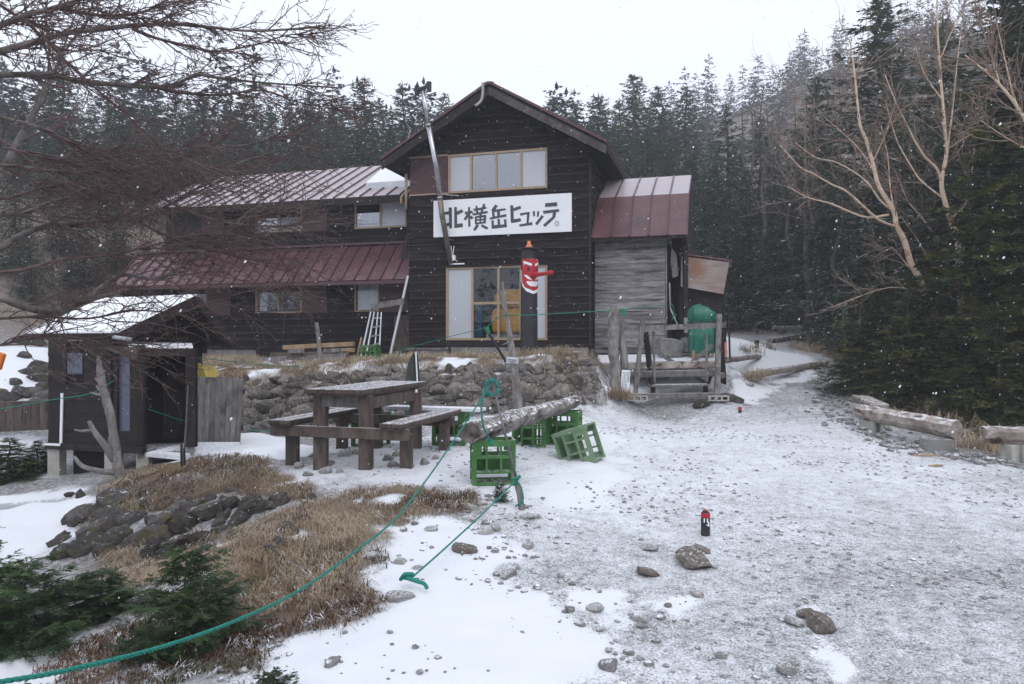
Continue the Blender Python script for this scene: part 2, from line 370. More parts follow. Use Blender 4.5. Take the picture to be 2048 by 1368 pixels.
# platform under the hut
for (u, v, z) in [(0, -.4, 1.15), (-2, -.5, 1.13), (-4, -.4, 1.12), (-4.6, .8, 1.1), (-7, .4, 1.06), (-9, .6, 1.08), (-11, .8, 1.12), (-13, 1.2, 1.3), (-2, 3, 1.15), (-8, 4, 1.25), (.8, .1, 1.2), (1.8, .3, 1.2), (2.6, .5, 1.15), (1, 4, 1.3), (-4, 7, 1.6), (-12, 5, 2.0), (-15, 2, 1.8), (3, 4, 1.45)]:
    p = hut(u, v, z); _cp.append((p.x, p.y, p.z))
# hollow with the latrine on the left
for (x, y, z) in [(-5.9, 9.4, -.22), (-5.0, 9.0, -.12), (-4.4, 9.1, .0), (-4.0, 8.2, .06), (-3.4, 7.4, .12), (-2.6, 6.3, .1), (-4.0, 11.5, .02), (-5.2, 11.8, .0), (-7.5, 9.5, -.3), (-8, 11.5, .25), (-9.5, 13, 1.1), (-7.5, 13, .6), (-12, 12, 1.2)]: _cp.append((x, y, z))
cpx(30, 1060, 7.2); cpx(90, 1030, 7.4); cpx(60, 1110, 6.6); cpx(150, 1090, 6.4); cpx(-100, 1060, 7); cpx(20, 930, 10)
# little bank (top and foot) in front of the latrine, then young firs
cpx(190, 1000, 7.5); cpx(330, 985, 7.3); cpx(470, 985, 6.8); cpx(600, 985, 6.4)
cpx(150, 1110, 6.0); cpx(260, 1115, 5.7); cpx(400, 1100, 5.4); cpx(520, 1075, 5.2)
cpx(700, 1005, 6.0); cpx(860, 1000, 6.0); cpx(980, 1010, 6.0)
for (x, y, z) in [(-2.6, 4.2, -.18), (-1.6, 3.6, -.05), (-2.4, 2.6, -.08), (-4, 3, -.3), (-3.6, 5, -.32), (-6, 5, -.45), (-1.2, 2.4, 0), (-7, 1, -.4), (-4, -2, -.3), (-12, 6, -.2)]: _cp.append((x, y, z))
# wooded slopes behind
for (x, y, z) in [(-14, 20, 3.2), (-12, 24, 4.6), (-17, 27, 6.6), (-20, 32, 8.2), (-25, 22, 6), (-26, 12, 3), (-26, 0, 0), (-6, 25, 2.6), (-6, 34, 5.0), (-12, 44, 9), (2, 24, 1.9), (2, 34, 3.8), (3, 46, 8), (10, 32, 2.6), (14, 36, 3.2), (20, 28, 2.4), (15, 48, 7.5), (24, 44, 6), (30, 26, 3), (34, 60, 11), (30, 8, .5), (30, -10, 0), (0, -25, -1), (-25, -20, -1), (25, -25, -.5),
                  (-30, 55, 14), (0, 66, 14), (18, 70, 17), (-10, 110, 22), (12, 110, 25), (28, 110, 35), (52, 112, 45), (92, 112, 54), (-60, 100, 20), (-110, 60, 16), (70, 60, 16), (110, 50, 16), (130, 0, 8), (-130, 0, 2), (0, -120, -4), (-120, -110, -3), (120, -110, 0),
                  (28, 150, 28), (-30, 160, 20), (80, 170, 36), (0, 230, 20), (150, 180, 30), (-150, 180, 15), (220, 0, 10), (-220, 0, 5), (0, -220, -5), (220, -220, 0), (-220, -220, 0), (220, 230, 25), (-220, 230, 15)]: _cp.append((x, y, z))
_cp = np.array(_cp)
_A = np.sqrt(((_cp[:, None, :2] - _cp[None, :, :2]) ** 2).sum(-1) + .12)
_A -= np.eye(len(_cp)) * .02
_W = np.linalg.solve(np.block([[_A, np.c_[_cp[:, :2], np.ones(len(_cp))]], [np.c_[_cp[:, :2], np.ones(len(_cp))].T, np.zeros((3, 3))]]), np.r_[_cp[:, 2], 0, 0, 0])
def H(x, y):
    x = np.asarray(x, float); y = np.asarray(y, float); sh = x.shape; xf, yf = x.ravel(), y.ravel(); out = np.empty(len(xf))
    for i in range(0, len(xf), 20000):
        d = np.sqrt((xf[i:i + 20000, None] - _cp[:, 0]) ** 2 + (yf[i:i + 20000, None] - _cp[:, 1]) ** 2 + .12)
        out[i:i + 20000] = d @ _W[:-3] + _W[-3] * xf[i:i + 20000] + _W[-2] * yf[i:i + 20000] + _W[-1]
    return out.reshape(sh)
def hz(x, y): return float(H(np.array([x]), np.array([y]))[0])
_T = np.concatenate([np.arange(1.2, 30, .04), np.arange(30, 160, .4)])
def g(px, py):
    """the point of the ground seen at a pixel"""
    x = (px - CX) / FPX * _T; z = EYE + (CY - py) / FPX * _T
    h = H(x, _T); k = np.nonzero(z < h)[0]
    t = _T[k[0]] if len(k) else 30.
    return Vector(((px - CX) / FPX * t, t, hz((px - CX) / FPX * t, t)))
def onground(px, Y):
    x = (px - CX) / FPX * Y; return Vector((x, Y, hz(x, Y)))

def axis(lo, f0, f1, hi, step, grow=1.16):
    mid = list(np.arange(f0, f1 + 1e-6, step)); a, s = f0, step; left = []
    while a > lo: s = min(s * grow, 8); a -= s; left.append(a)
    b, s = mid[-1], step; right = []
    while b < hi: s = min(s * grow, 8); b += s; right.append(b)
    return np.array(left[::-1] + mid + right)
gx = axis(-225, -6.2, 7.6, 225, .065); gy = axis(-225, 2.2, 15.2, 235, .065)
GX, GY = np.meshgrid(gx, gy)
GZ = H(GX, GY)

_nr = np.clip(1.3 - np.hypot(GX, GY - 7) / 40, .3, 1)
WX = GX + ((fbm(GX, GY, 1.1, 61) - .47) * 1.1 + (fbm(GX, GY, 5., 63, 3) - .44) * .30) * _nr; WY = GY + ((fbm(GX, GY, 1.1, 71) - .47) * 1.1 + (fbm(GX, GY, 5., 73, 3) - .44) * .30) * _nr
def poly_mask(poly_px, soft=.25):
    """soft inside mask over the ground grid for an outline given by pixels of the photograph"""
    P = np.array([[*g(px, py)[:2]] for px, py in poly_px])
    return poly_mask_xy(P, WX, WY, soft)
def poly_mask_xy(P, X, Y, soft):
    inside = np.zeros(X.shape, bool); dist = np.full(X.shape, 1e9)
    n = len(P)
    for i in range(n):
        (x1, y1), (x2, y2) = P[i], P[(i + 1) % n]
        cond = ((y1 > Y) != (y2 > Y))
        with np.errstate(divide='ignore', invalid='ignore'):
            xi = (x2 - x1) * (Y - y1) / (y2 - y1 + 1e-12) + x1
        inside ^= cond & (X < xi)
        dx, dy = x2 - x1, y2 - y1; t = np.clip(((X - x1) * dx + (Y - y1) * dy) / (dx * dx + dy * dy + 1e-9), 0, 1)
        dist = np.minimum(dist, np.hypot(X - x1 - t * dx, Y - y1 - t * dy))
    sd_ = np.where(inside, dist, -dist)
    return np.clip(sd_ / soft * .5 + .5, 0, 1)
SNOW_POLYS = [([(520, 1368), (600, 1290), (690, 1215), (720, 1120), (820, 1065), (980, 1040), (1080, 1085), (1110, 1150), (1150, 1230), (1180, 1300), (1240, 1368), (1200, 1500), (500, 1500)], .30, .80),
              ([(1040, 965), (1120, 935), (1170, 880), (1225, 850), (1265, 950), (1245, 1030), (1130, 1035), (1080, 1000)], .35, .78),
              ([(1180, 1190), (1260, 1160), (1330, 1170), (1330, 1230), (1240, 1270), (1190, 1260)], .2, .8),
              ([(1300, 1190), (1420, 1160), (1470, 1190), (1380, 1230)], .2, .75),
              ([(1640, 1230), (1700, 1215), (1700, 1260), (1660, 1275)], .12, .9), ([(1690, 1320), (1760, 1310), (1790, 1368), (1700, 1368)], .12, .95), ([(1860, 1320), (1910, 1330), (1900, 1350)], .08, .9),
              ([(1170, 770), (1240, 775), (1230, 815), (1170, 800)], .2, .9),
              ([(1440, 700), (1560, 700), (1650, 716), (1640, 740), (1560, 752), (1490, 770), (1440, 760)], .3, .60),
              ([(1440, 790), (1520, 760), (1640, 742), (1650, 748), (1560, 770), (1500, 805)], .2, .75),
              ([(1190, 712), (1440, 705), (1440, 760), (1190, 745)], .25, .62),
              ([(1440, 670), (1530, 690), (1540, 704), (1440, 700)], .3, .7),
              ([(360, 890), (480, 870), (600, 880), (640, 905), (520, 915), (400, 920)], .35, .95),
              ([(860, 900), (935, 870), (935, 930), (880, 940)], .3, .8),
              ([(-250, 1000), (150, 985), (180, 1040), (120, 1095), (-250, 1120)], .4, .95), ([(-200, 880), (90, 880), (90, 950), (-200, 960)], .5, .95), ([(-200, 700), (120, 700), (100, 800), (-200, 800)], .8, .95),
              ([(-200, 1300), (40, 1290), (200, 1300), (190, 1368), (-200, 1450)], .2, .95), ([(370, 1320), (430, 1315), (420, 1350)], .1, .8)]
GRASS_POLYS = [([(120, 1125), (300, 1105), (470, 1070), (560, 1035), (640, 1000), (780, 985), (900, 985), (1000, 1005), (1010, 1030), (900, 1050), (800, 1065), (730, 1110), (690, 1190), (600, 1260), (480, 1290), (300, 1200)], .25, 1.0),
               ([(180, 975), (330, 950), (480, 930), (600, 955), (640, 985), (480, 1000), (300, 1010), (180, 1000)], .25, .8),
               ([(200, 945), (330, 925), (470, 905), (490, 930), (330, 960), (200, 975)], .2, 1.0),
               ([(1630, 790), (1690, 765), (1760, 800), (1900, 880), (2060, 900), (2300, 860), (2100, 760), (1700, 740)], .3, .9),
               ([(1600, 680), (1700, 690), (1720, 725), (1640, 712), (1590, 700)], .4, 1.0), ([(1440, 655), (1560, 662), (1600, 672), (1480, 668)], .5, .8), ([(1480, 690), (1540, 690), (1530, 705), (1480, 704)], .2, .9)]
snow = np.full(GX.shape, .0); grass = np.zeros(GX.shape)
near = np.clip(1 - (np.hypot(GX - 1, GY - 8) - 11) / 4, 0, 1)
yard = poly_mask([(420, 985), (620, 930), (640, 900), (860, 870), (940, 850), (1150, 815), (1250, 808), (1430, 812), (1560, 770), (1680, 742), (1650, 700), (1620, 672), (1540, 672), (1480, 690), (1560, 705), (1680, 730), (1660, 790), (1740, 860), (1900, 915), (2060, 930), (2700, 1000), (3400, 1500), (600, 1600), (640, 1250), (740, 1110), (900, 1045), (1000, 1020), (900, 985), (640, 975)], .35)
snow = .16 + .10 * (1 - yard) + yard * (.19 + .10 * np.clip((GY - 4.5) / 2.5, 0, 1) * np.clip((14.5 - GY) / 3, 0, 1) * np.clip((6.5 - GX) / 2, 0, 1) + .04 * np.clip((3.5 - GX) / 3, 0, 1))
for poly, soft, val in SNOW_POLYS:
    m_ = poly_mask(poly, soft) * val; snow = np.maximum(snow, m_)
for poly, soft, val in GRASS_POLYS: grass = np.maximum(grass, poly_mask(poly, soft) * val)
terr_xy = np.array([[*at(*p)[:2]] for p in FOOT] + [[*hut(u, .2, 0)[:2]] for u in (.3, -4, -12)])
bank = poly_mask_xy(terr_xy, GX, GY, .4)
grass = np.maximum(grass, bank * .95); snow = np.where(bank > .3, np.minimum(snow, .24), snow)
woods = np.clip((np.where(GX < -6, GY + 9.5, GY) - 24) / 4, 0, 1) * np.clip(1 - yard, 0, 1); grass = np.maximum(grass, woods * .75)
right_woods = poly_mask([(1690, 745), (1770, 830), (1960, 905), (2400, 960), (3000, 760), (1720, 700)], .4)
grass = np.maximum(grass, right_woods * .9); snow = snow * (1 - .7 * right_woods)
yard_amt = yard
snow = snow + np.clip(grass, 0, 1) * near * ((fbm(GX, GY, 1.9, 131) - .45) * 1.3 + (fbm(GX, GY, 6., 137, 3) - .42) * .5)
snow = snow + (fbm(GX, GY, 1.3, 3) - .47) * (.30 - .20 * yard) * near
deep = np.clip((snow - .62) / .3, 0, 1)
fine = (fbm(GX, GY, 5., 11) - .47) * .045 + (fbm(GX, GY, 16., 17, 2) - .37) * .016
rough_ = (fbm(GX, GY, 2.2, 29) - .47) * .11 * np.maximum(grass, bank) * near
GZ = GZ + fine * (1 - .75 * deep) * near + rough_ + deep * (.03 + (fbm(GX, GY, 2.6, 151) - .47) * .10 + (fbm(GX, GY, 9., 157, 2) - .37) * .02) * near + (fbm(GX, GY, .12, 41) - .47) * 2.2 * np.clip((np.hypot(GX, GY) - 30) / 20, 0, 1)

def ground_mat():
    m = bpy.data.materials.new('snowy_gravel_ground'); m.use_nodes = True
    N, L = m.node_tree.nodes, m.node_tree.links; b = N['Principled BSDF']
    b.inputs['Roughness'].default_value = .9; b.inputs['Specular IOR Level'].default_value = .2
    at_ = N.new('ShaderNodeVertexColor'); at_.layer_name = 'cover'
    sp = N.new('ShaderNodeSeparateColor'); L.new(at_.outputs[0], sp.inputs[0])
    tc = N.new('ShaderNodeTexCoord')
    def noise(s, d=6, r=.6):
        n = N.new('ShaderNodeTexNoise'); n.inputs['Scale'].default_value = s; n.inputs['Detail'].default_value = d; n.inputs['Roughness'].default_value = r
        L.new(tc.outputs['Object'], n.inputs['Vector']); return n.outputs['Fac']
    def ramp(f, cs):
        r = N.new('ShaderNodeValToRGB'); e = r.color_ramp.elements
        while len(e) < len(cs): e.new(.5)
        for k, (p, c) in enumerate(cs): e[k].position = p; e[k].color = (*c, 1)
        L.new(f, r.inputs[0]); return r.outputs[0]
    vor = N.new('ShaderNodeTexVoronoi'); vor.inputs['Scale'].default_value = 34; L.new(tc.outputs['Object'], vor.inputs['Vector'])
    gsep = N.new('ShaderNodeSeparateColor'); L.new(vor.outputs['Color'], gsep.inputs[0])
    gravel = ramp(gsep.outputs[0], [(.0, (.13, .127, .128)), (.5, (.26, .256, .258)), (1., (.40, .395, .40))])
    soil = ramp(noise(3.5), [(.3, (.055, .036, .024)), (.5, (.13, .085, .05)), (.7, (.24, .165, .095))])
    def mixc(f, a, c):
        x = N.new('ShaderNodeMix'); x.data_type = 'RGBA'; L.new(f, x.inputs[0]); L.new(a, x.inputs[6])
        if isinstance(c, tuple): x.inputs[7].default_value = (*c, 1)
        else: L.new(c, x.inputs[7])
        return x.outputs[2]
    col = mixc(sp.outputs[1], gravel, soil)
    # snow lies where a fine noise stays under the cover value
    n1 = noise(11, 8, .72); n2 = noise(85, 3, .6)
    av = N.new('ShaderNodeMath'); av.operation = 'MULTIPLY_ADD'; L.new(n2, av.inputs[0]); av.inputs[1].default_value = .62
    hf = N.new('ShaderNodeMath'); hf.operation = 'MULTIPLY'; L.new(n1, hf.inputs[0]); hf.inputs[1].default_value = .38; L.new(hf.outputs[0], av.inputs[2])
    n3 = noise(2.6, 5, .6); ms = N.new('ShaderNodeMath'); ms.operation = 'MULTIPLY_ADD'; L.new(n3, ms.inputs[0]); ms.inputs[1].default_value = .16; ms.inputs[2].default_value = -.08
    cv = N.new('ShaderNodeMath'); cv.operation = 'ADD'; L.new(ms.outputs[0], cv.inputs[0]); L.new(sp.outputs[0], cv.inputs[1])
    su = N.new('ShaderNodeMath'); su.operation = 'ADD'; L.new(av.outputs[0], su.inputs[0]); L.new(cv.outputs[0], su.inputs[1])
    rs = N.new('ShaderNodeMapRange'); rs.inputs[1].default_value = .80; rs.inputs[2].default_value = .98; L.new(su.outputs[0], rs.inputs[0])
    col = mixc(rs.outputs[0], col, (.74, .755, .785))
    L.new(col, b.inputs['Base Color'])
    bp = N.new('ShaderNodeBump'); bp.inputs['Strength'].default_value = .55; bp.inputs['Distance'].default_value = .012
    inv = N.new('ShaderNodeMath'); inv.operation = 'SUBTRACT'; inv.inputs[0].default_value = 1.0; L.new(rs.outputs[0], inv.inputs[1])
    mul = N.new('ShaderNodeMath'); mul.operation = 'MULTIPLY'; L.new(vor.outputs['Distance'], mul.inputs[0]); L.new(inv.outputs[0], mul.inputs[1])
    L.new(mul.outputs[0], bp.inputs['Height']); L.new(bp.outputs[0], b.inputs['Normal'])
    return m
M['ground'] = ground_mat()
ny, nx = GX.shape
_idx = np.arange(ny * nx).reshape(ny, nx)
_F = np.stack([_idx[:-1, :-1], _idx[:-1, 1:], _idx[1:, 1:], _idx[1:, :-1]], -1).reshape(-1, 4)
gm = np_mesh('ground', np.stack([GX, GY, GZ], -1).reshape(-1, 3), _F, M['ground'], True)
ca = gm.color_attributes.new('cover', 'FLOAT_COLOR', 'POINT')
cols = np.ones((ny * nx, 4), np.float32); cols[:, 0] = np.clip(snow, 0, 1).ravel(); cols[:, 1] = np.clip(grass, 0, 1).ravel(); cols[:, 2] = 0
ca.data.foreach_set('color', cols.ravel())
ground = obj_of('ground', gm); tag(ground, kind='structure')
from math import floor
def gz(x, y):
    """height of the finished ground sheet"""
    i = min(max(int(np.searchsorted(gx, x)) - 1, 0), nx - 2); j = min(max(int(np.searchsorted(gy, y)) - 1, 0), ny - 2)
    fx = (x - gx[i]) / (gx[i + 1] - gx[i]); fy = (y - gy[j]) / (gy[j + 1] - gy[j])
    return float((GZ[j, i] * (1 - fx) + GZ[j, i + 1] * fx) * (1 - fy) + (GZ[j + 1, i] * (1 - fx) + GZ[j + 1, i + 1] * fx) * fy)
def gsample(F_, x, y):
    i = np.clip(np.searchsorted(gx, x) - 1, 0, nx - 2); j = np.clip(np.searchsorted(gy, y) - 1, 0, ny - 2)
    fx = (x - gx[i]) / (gx[i + 1] - gx[i]); fy = (y - gy[j]) / (gy[j + 1] - gy[j])
    return (F_[j, i] * (1 - fx) + F_[j, i + 1] * fx) * (1 - fy) + (F_[j + 1, i] * (1 - fx) + F_[j + 1, i + 1] * fx) * fy
def drop(p): return Vector((p[0], p[1], gz(p[0], p[1])))

# ------------------------------------------------------------------ shared pieces: boards and roof panels
def unit_board(seed, m, segs=5, wob=.05):
    r = random.Random(seed); vs, fs = [], []
    for i in range(segs + 1):
        x = -.5 + i / segs; lo = -.5 + r.uniform(-wob, wob); hi = .5
        th = r.uniform(-.12, .12)
        vs += [(x, -.5 + th, lo), (x, .5, lo), (x, .5, hi), (x, -.5 + th, hi)]
    for i in range(segs):
        a = i * 4
        for k in range(4): fs.append((a + k, a + (k + 1) % 4, a + 4 + (k + 1) % 4, a + 4 + k))
    fs += [(3, 2, 1, 0), tuple(segs * 4 + k for k in range(4))]
    me = bpy.data.meshes.new('siding_board'); me.from_pydata(vs, [], fs); me.materials.append(m); me.update(); return me
BOARDS = {k: [unit_board(i, M[k]) for i in range(4)] for k in ('board', 'board_grey', 'wood_dark', 'wood_tan', 'wood_grey')}

def place_board(parent, name, kind, c, size, R):
    o = bpy.data.objects.new(name, random.choice(BOARDS[kind])); C.objects.link(o)
    o.parent = parent; o.matrix_basis = Matrix.Translation(Vector(c) - origin_of(parent)) @ R.to_4x4() @ Matrix.Diagonal((*size, 1))
    return o
def lay_boards(parent, kind, p0, along, spans, z0, z1, exposure=.178, openings=(), tilt=8.5, thick=.028, name='siding_board', joint=3.0, vary=.006):
    """lap siding on a plane through p0 (its z ignored): spans(z) gives the run of the wall at a height"""
    along = Vector(along).normalized(); inward = Vector((0, 0, 1)).cross(along)
    tl = math.radians(tilt); n = max(1, int(round((z1 - z0) / exposure))); ex = (z1 - z0) / n
    x = along; z = (Vector((0, 0, 1)) * math.cos(tl) + inward * math.sin(tl)); y = z.cross(x)
    R = Matrix((x, y, z)).transposed()
    for i in range(n):
        za = z0 + i * ex; zc = za + ex * .5
        a, b = spans(zc + ex * .3)
        if b - a < .06: continue
        runs = [(a, b)]
        for (oa, ob, oz0, oz1) in openings:
            if zc < oz0 or zc > oz1: continue
            nr = []
            for (c, d) in runs:
                if ob <= c or oa >= d: nr.append((c, d)); continue
                if oa - c > .02: nr.append((c, oa))
                if d - ob > .02: nr.append((ob, d))
            runs = nr
        for (c, d) in runs:
            cuts = [c]
            while d - cuts[-1] > joint * 1.25: cuts.append(cuts[-1] + random.uniform(joint * .5, joint))
            cuts.append(d)
            for c0, c1 in zip(cuts[:-1], cuts[1:]):
                h = ex * 1.14 + random.uniform(-vary, vary)
                ctr = Vector((p0[0], p0[1], 0)) + along * ((c0 + c1) / 2) - inward * (.5 * thick + .008 + random.uniform(0, .004))
                ctr.z = za + h / 2 - .004 + random.uniform(-vary, vary) * .5
                Rk = R @ Matrix.Rotation(random.uniform(-.0025, .0025), 3, 'Y')
                place_board(parent, name, kind, ctr, (c1 - c0 - .004, thick, h), Rk)

def roof_panels(parent, p_e, along, count, pw, up_vec, L, thick=.02, seam=.035, name='roof_panel'):
    """standing-seam panels laid side by side from the eave point p_e, running along 'up_vec' for L metres"""
    along = Vector(along).normalized(); up = Vector(up_vec).normalized(); nrm = along.cross(up).normalized()
    if nrm.z < 0: nrm = -nrm
    me = bpy.data.meshes.new(name)
    b = MB(); g_ = .012
    b.box((pw / 2, L / 2, 0), (pw - g_, L, thick)); nf = len(b.f)
    b.box((0, L / 2 - .003, seam / 2), (.032, L - .006, seam + thick * .9))
    me.from_pydata(b.v, [], b.f); me.materials.append(M['roof']); me.materials.append(M['roof_seam'])
    me.polygons.foreach_set('material_index', [0] * nf + [1] * (len(b.f) - nf)); me.update()
    R = Matrix((along, up, nrm)).transposed()
    for i in range(count):
        o = bpy.data.objects.new(name, me); C.objects.link(o); o.parent = parent
        o.matrix_basis = Matrix.Translation(Vector(p_e) + along * (i * pw) - origin_of(parent)) @ R.to_4x4()

# ------------------------------------------------------------------ the mountain hut
G0 = hut(-2, 0, 1.1)
H_ = thing('mountain_hut', 'dark timber two-storey mountain hut with red metal roofs above the stone bank', 'hut', G0)
RW, RE = 7.02, 5.58      # ridge and eave of the gable
def gable_span(z):
    if z < 5.45: return (-4.17, 0.)
    k = (RW - .12 - z) / .585; return (max(-4.17, -2.085 - k), min(0., -2.085 + k))
# front wall: backing pieces round the big window
W1 = (-3.27, -.92, 1.54, 3.19)      # lower window
W2 = (-4.16, -.92, 4.85, 5.72)      # upper window with its shutter
def wallbox(b, u0, u1, v0, v1, z0, z1):
    b.prism([hut(u0, v0, z0), hut(u1, v0, z0), hut(u1, v0, z1), hut(u0, v0, z1)], HN * (v1 - v0))
def wall_holes(b, u0, u1, v0, v1, z0, z1, holes):
    us = sorted({u0, u1, *[h[0] for h in holes], *[h[1] for h in holes]}); zs = sorted({z0, z1, *[h[2] for h in holes], *[h[3] for h in holes]})
    for za, zb in zip(zs[:-1], zs[1:]):
        run = None
        for ua, ub in list(zip(us[:-1], us[1:])) + [(None, None)]:
            solid = ua is not None and not any(h[0] <= (ua + ub) / 2 <= h[1] and h[2] <= (za + zb) / 2 <= h[3] for h in holes)
            if solid: run = (run[0], ub) if run else (ua, ub)
            elif run: wallbox(b, run[0], run[1], v0, v1, za, zb); run = None
b = MB()
wall_holes(b, -4.16, -.01, 0, .14, 1.40, 5.45, [W1, (-3.22, -.92, 4.85, 5.46)])
wall_holes(b, -3.94, -.23, 0, .14, 5.45, 5.80, [(-3.22, -.92, 5.44, 5.72)])
b.prism([hut(-4.16, 0, 5.45), hut(-3.94, 0, 5.45), hut(-3.94, 0, 5.80), hut(-4.16, 0, 5.67)], HN * .14); b.prism([hut(-.23, 0, 5.45), hut(-.01, 0, 5.45), hut(-.01, 0, 5.67), hut(-.23, 0, 5.80)], HN * .14)
b.prism([hut(-3.94, 0, 5.80), hut(-.23, 0, 5.80), hut(-2.085, 0, 6.86)], HN * .14)
fw = b.build('front_wall', M['wood_dark'], H_)
lay_boards(fw, 'board', HP, HR, gable_span, 1.43, 6.86, .178, [(W1[0], W1[1], W1[2] - .06, W1[3] + .05), (W2[0], W2[1], W2[2] - .05, W2[3] + .05)])
b = MB(); wallbox(b, -.14, -.005, .15, 5.2, 1.4, 5.5)
sw = b.build('side_wall', M['wood_dark'], H_)
lay_boards(sw, 'board', hut(0, 0, 0), HN, lambda z: (-.02, 5.2), 1.43, 5.5, .178, [(.34, 2.4, 1.2, 3.9)])
b = MB(); wallbox(b, -4.17, -4.05, .15, 5.2, 1.4, 5.5); wallbox(b, -4.16, -.01, 5.06, 5.2, 1.4, 5.5)
b.prism([hut(-4.16, 5.06, 5.5), hut(-.01, 5.06, 5.5), hut(-2.085, 5.06, 6.86)], HN * .14)
b.build('rear_wall', M['wood_dark'], H_)
b = MB(); b.box(hut(-2.085, 2.6, 1.30), (4.14, 5.1, .2), Matrix.Rotation(-TH, 3, 'Z')); b.build('ground_floor', M['wood_dark'], H_)
b = MB(); b.box(hut(-2.085, 2.6, 3.8), (3.8, 4.8, .1), Matrix.Rotation(-TH, 3, 'Z')); b.build('upper_floor', M['wood_dark'], H_)
b = MB(); b.box(hut(-2.085, 1.5, 2.4), (3.8, .06, 2.0), Matrix.Rotation(-TH, 3, 'Z')); b.build('inner_partition', M['wood_dark'], H_)
# corner boards and foundation
b = MB(); b.beam(hut(.012, -.012, 1.40), hut(.012, -.012, 5.5), .05, .05); b.build('corner_post', M['wood_dark'], H_)
b = MB(); wallbox(b, -3.15, -.03, -.03, .2, .9, 1.38); wallbox(b, -.12, .03, .2, 5.2, .9, 1.36)
b.build('foundation', M['concrete'], H_)
b = MB(); wallbox(b, -4.14, -3.18, -.10, .16, .9, 1.30); b.build('foundation_step', M['concrete'], H_)
b = MB(); wallbox(b, -4.19, -3.2, -.12, .12, 1.31, 1.37); b.build('sill_plank', M['wood_grey'], H_)
# gable roof
OV, BACK = -.52, 5.6
slope = math.atan2(RW - RE, 2.5)
rf = MB()
for s in (-1, 1):
    rp, ep = hut(-2.085, OV, RW), hut(-2.085 + s * 2.5, OV, RE)
    rf.prism([rp, ep, ep - Vector((0, 0, .06)), rp - Vector((0, 0, .06))], HN * (BACK - OV))
roof_main = rf.build('gable_roof', M['wood_dark'], H_)
Lr = math.hypot(2.5, RW - RE) + .06
for s in (-1, 1):
    e = hut(-2.085 + s * 2.54, OV - .03, RE + .012); upv = hut(-2.085, 0, RW) - hut(-2.085 + s * 2.5, 0, RE)
    roof_panels(roof_main, e, HN, 17, (BACK - OV + .04) / 17, upv, Lr)
for s in (-1, 1):
    b = MB(); rp, ep = hut(-2.085, OV - .03, RW - .05), hut(-2.085 + s * 2.52, OV - .03, RE - .05)
    b.prism([rp, ep, ep - Vector((0, 0, .17)), rp - Vector((0, 0, .17))], HN * .03)
    b.build('barge_board', M['barge'] if s > 0 else M['wood_dark'], H_)
    b = MB(); b.beam(hut(-2.085 + s * 2.52, OV, RE - .06), hut(-2.085 + s * 2.52, BACK, RE - .06), .03, .14); b.build('eave_board', M['wood_dark'], H_)
b = MB(); b.beam(hut(-2.085, OV - .05, RW + .035), hut(-2.085, BACK, RW + .035), .2, .04); b.build('ridge_cap', M['roof_seam'], H_)
b = MB(); b.tube(catmull([hut(-2.2, OV - .09, RW + .03), hut(-2.2, OV - .09, RW - .2), hut(-2.24, OV - .1, RW - .36), hut(-2.36, OV - .12, RW - .46)], 5), .03, 8)
b.build('ridge_vent_pipe', M['block'], H_, smooth=True)
for i, u in enumerate((-3.4, -.8)):
    b = MB(); z = RW - .14 - abs(u + 2.085) * .585
    b.beam(hut(u, OV + .02, z - .06), hut(u, .02, z - .06), .07, .09); b.build('rafter', M['wood_dark'], H_)

def window(parent, u0, u1, z0, z1, v, bars, panes, fw_=.05, rails=(), name='window', depth=.09):
    """frame as the part; every pane, mullion and rail a sub-part"""
    fr = MB()
    def fbox(a, c, d, e, vv, dep): fr.prism([hut(a, vv, d), hut(c, vv, d), hut(c, vv, e), hut(a, vv, e)], HN * dep)
    fbox(u0, u1, z0, z0 + fw_, v - .03, depth); fbox(u0, u1, z1 - fw_, z1, v - .03, depth)
    fbox(u0, u0 + fw_, z0 + fw_, z1 - fw_, v - .028, depth); fbox(u1 - fw_, u1, z0 + fw_, z1 - fw_, v - .028, depth)
    w = fr.build(name, M['frame'], parent)
    edges = [u0 + fw_] + list(bars) + [u1 - fw_]
    for k in bars:
        fr = MB(); fr.prism([hut(k - .025, v - .022, z0 + fw_), hut(k + .025, v - .022, z0 + fw_), hut(k + .025, v - .022, z1 - fw_), hut(k - .025, v - .022, z1 - fw_)], HN * .05)
        fr.build('mullion', M['frame'], w)
    for i, (a, c) in enumerate(zip(edges[:-1], edges[1:])):
        p = panes[i]
        if p is None: continue
        fr = MB(); fr.prism([hut(a, v + .004, z0 + fw_), hut(c, v + .004, z0 + fw_), hut(c, v + .004, z1 - fw_), hut(a, v + .004, z1 - fw_)], HN * .005)
        fr.build('pane', M[p], w)
        if i in rails:
            fr = MB(); zr = z0 + (z1 - z0) * .5
            fr.prism([hut(a, v - .016, zr - .028), hut(c, v - .016, zr - .028), hut(c, v - .016, zr + .028), hut(a, v - .016, zr + .028)], HN * .035)
            fr.build('rail', M['frame'], w)
    return w
def shutter(parent, u0, u1, z0, z1, v):
    fr = MB(); n = int((z1 - z0) / .042)
    fr.prism([hut(u0, v - .035, z0), hut(u1, v - .035, z0), hut(u1, v - .035, z1), hut(u0, v - .035, z1)], HN * .03)
    for i in range(n):
        za = z0 + .012 + i * (z1 - z0 - .02) / n
        fr.prism([hut(u0 + .02, v - .036, za), hut(u0 + .02, v - .05, za + .012), hut(u0 + .02, v - .05, za + .024), hut(u0 + .02, v - .036, za + .034)], HR * (u1 - u0 - .04))
    return fr.build('shutter', M['shutter'], parent)
window(H_, *W1[:2], W1[2], W1[3], 0, (-2.64, -2.03, -1.52), ('frost', 'glass', 'glass', 'frost'), rails=(1, 2))
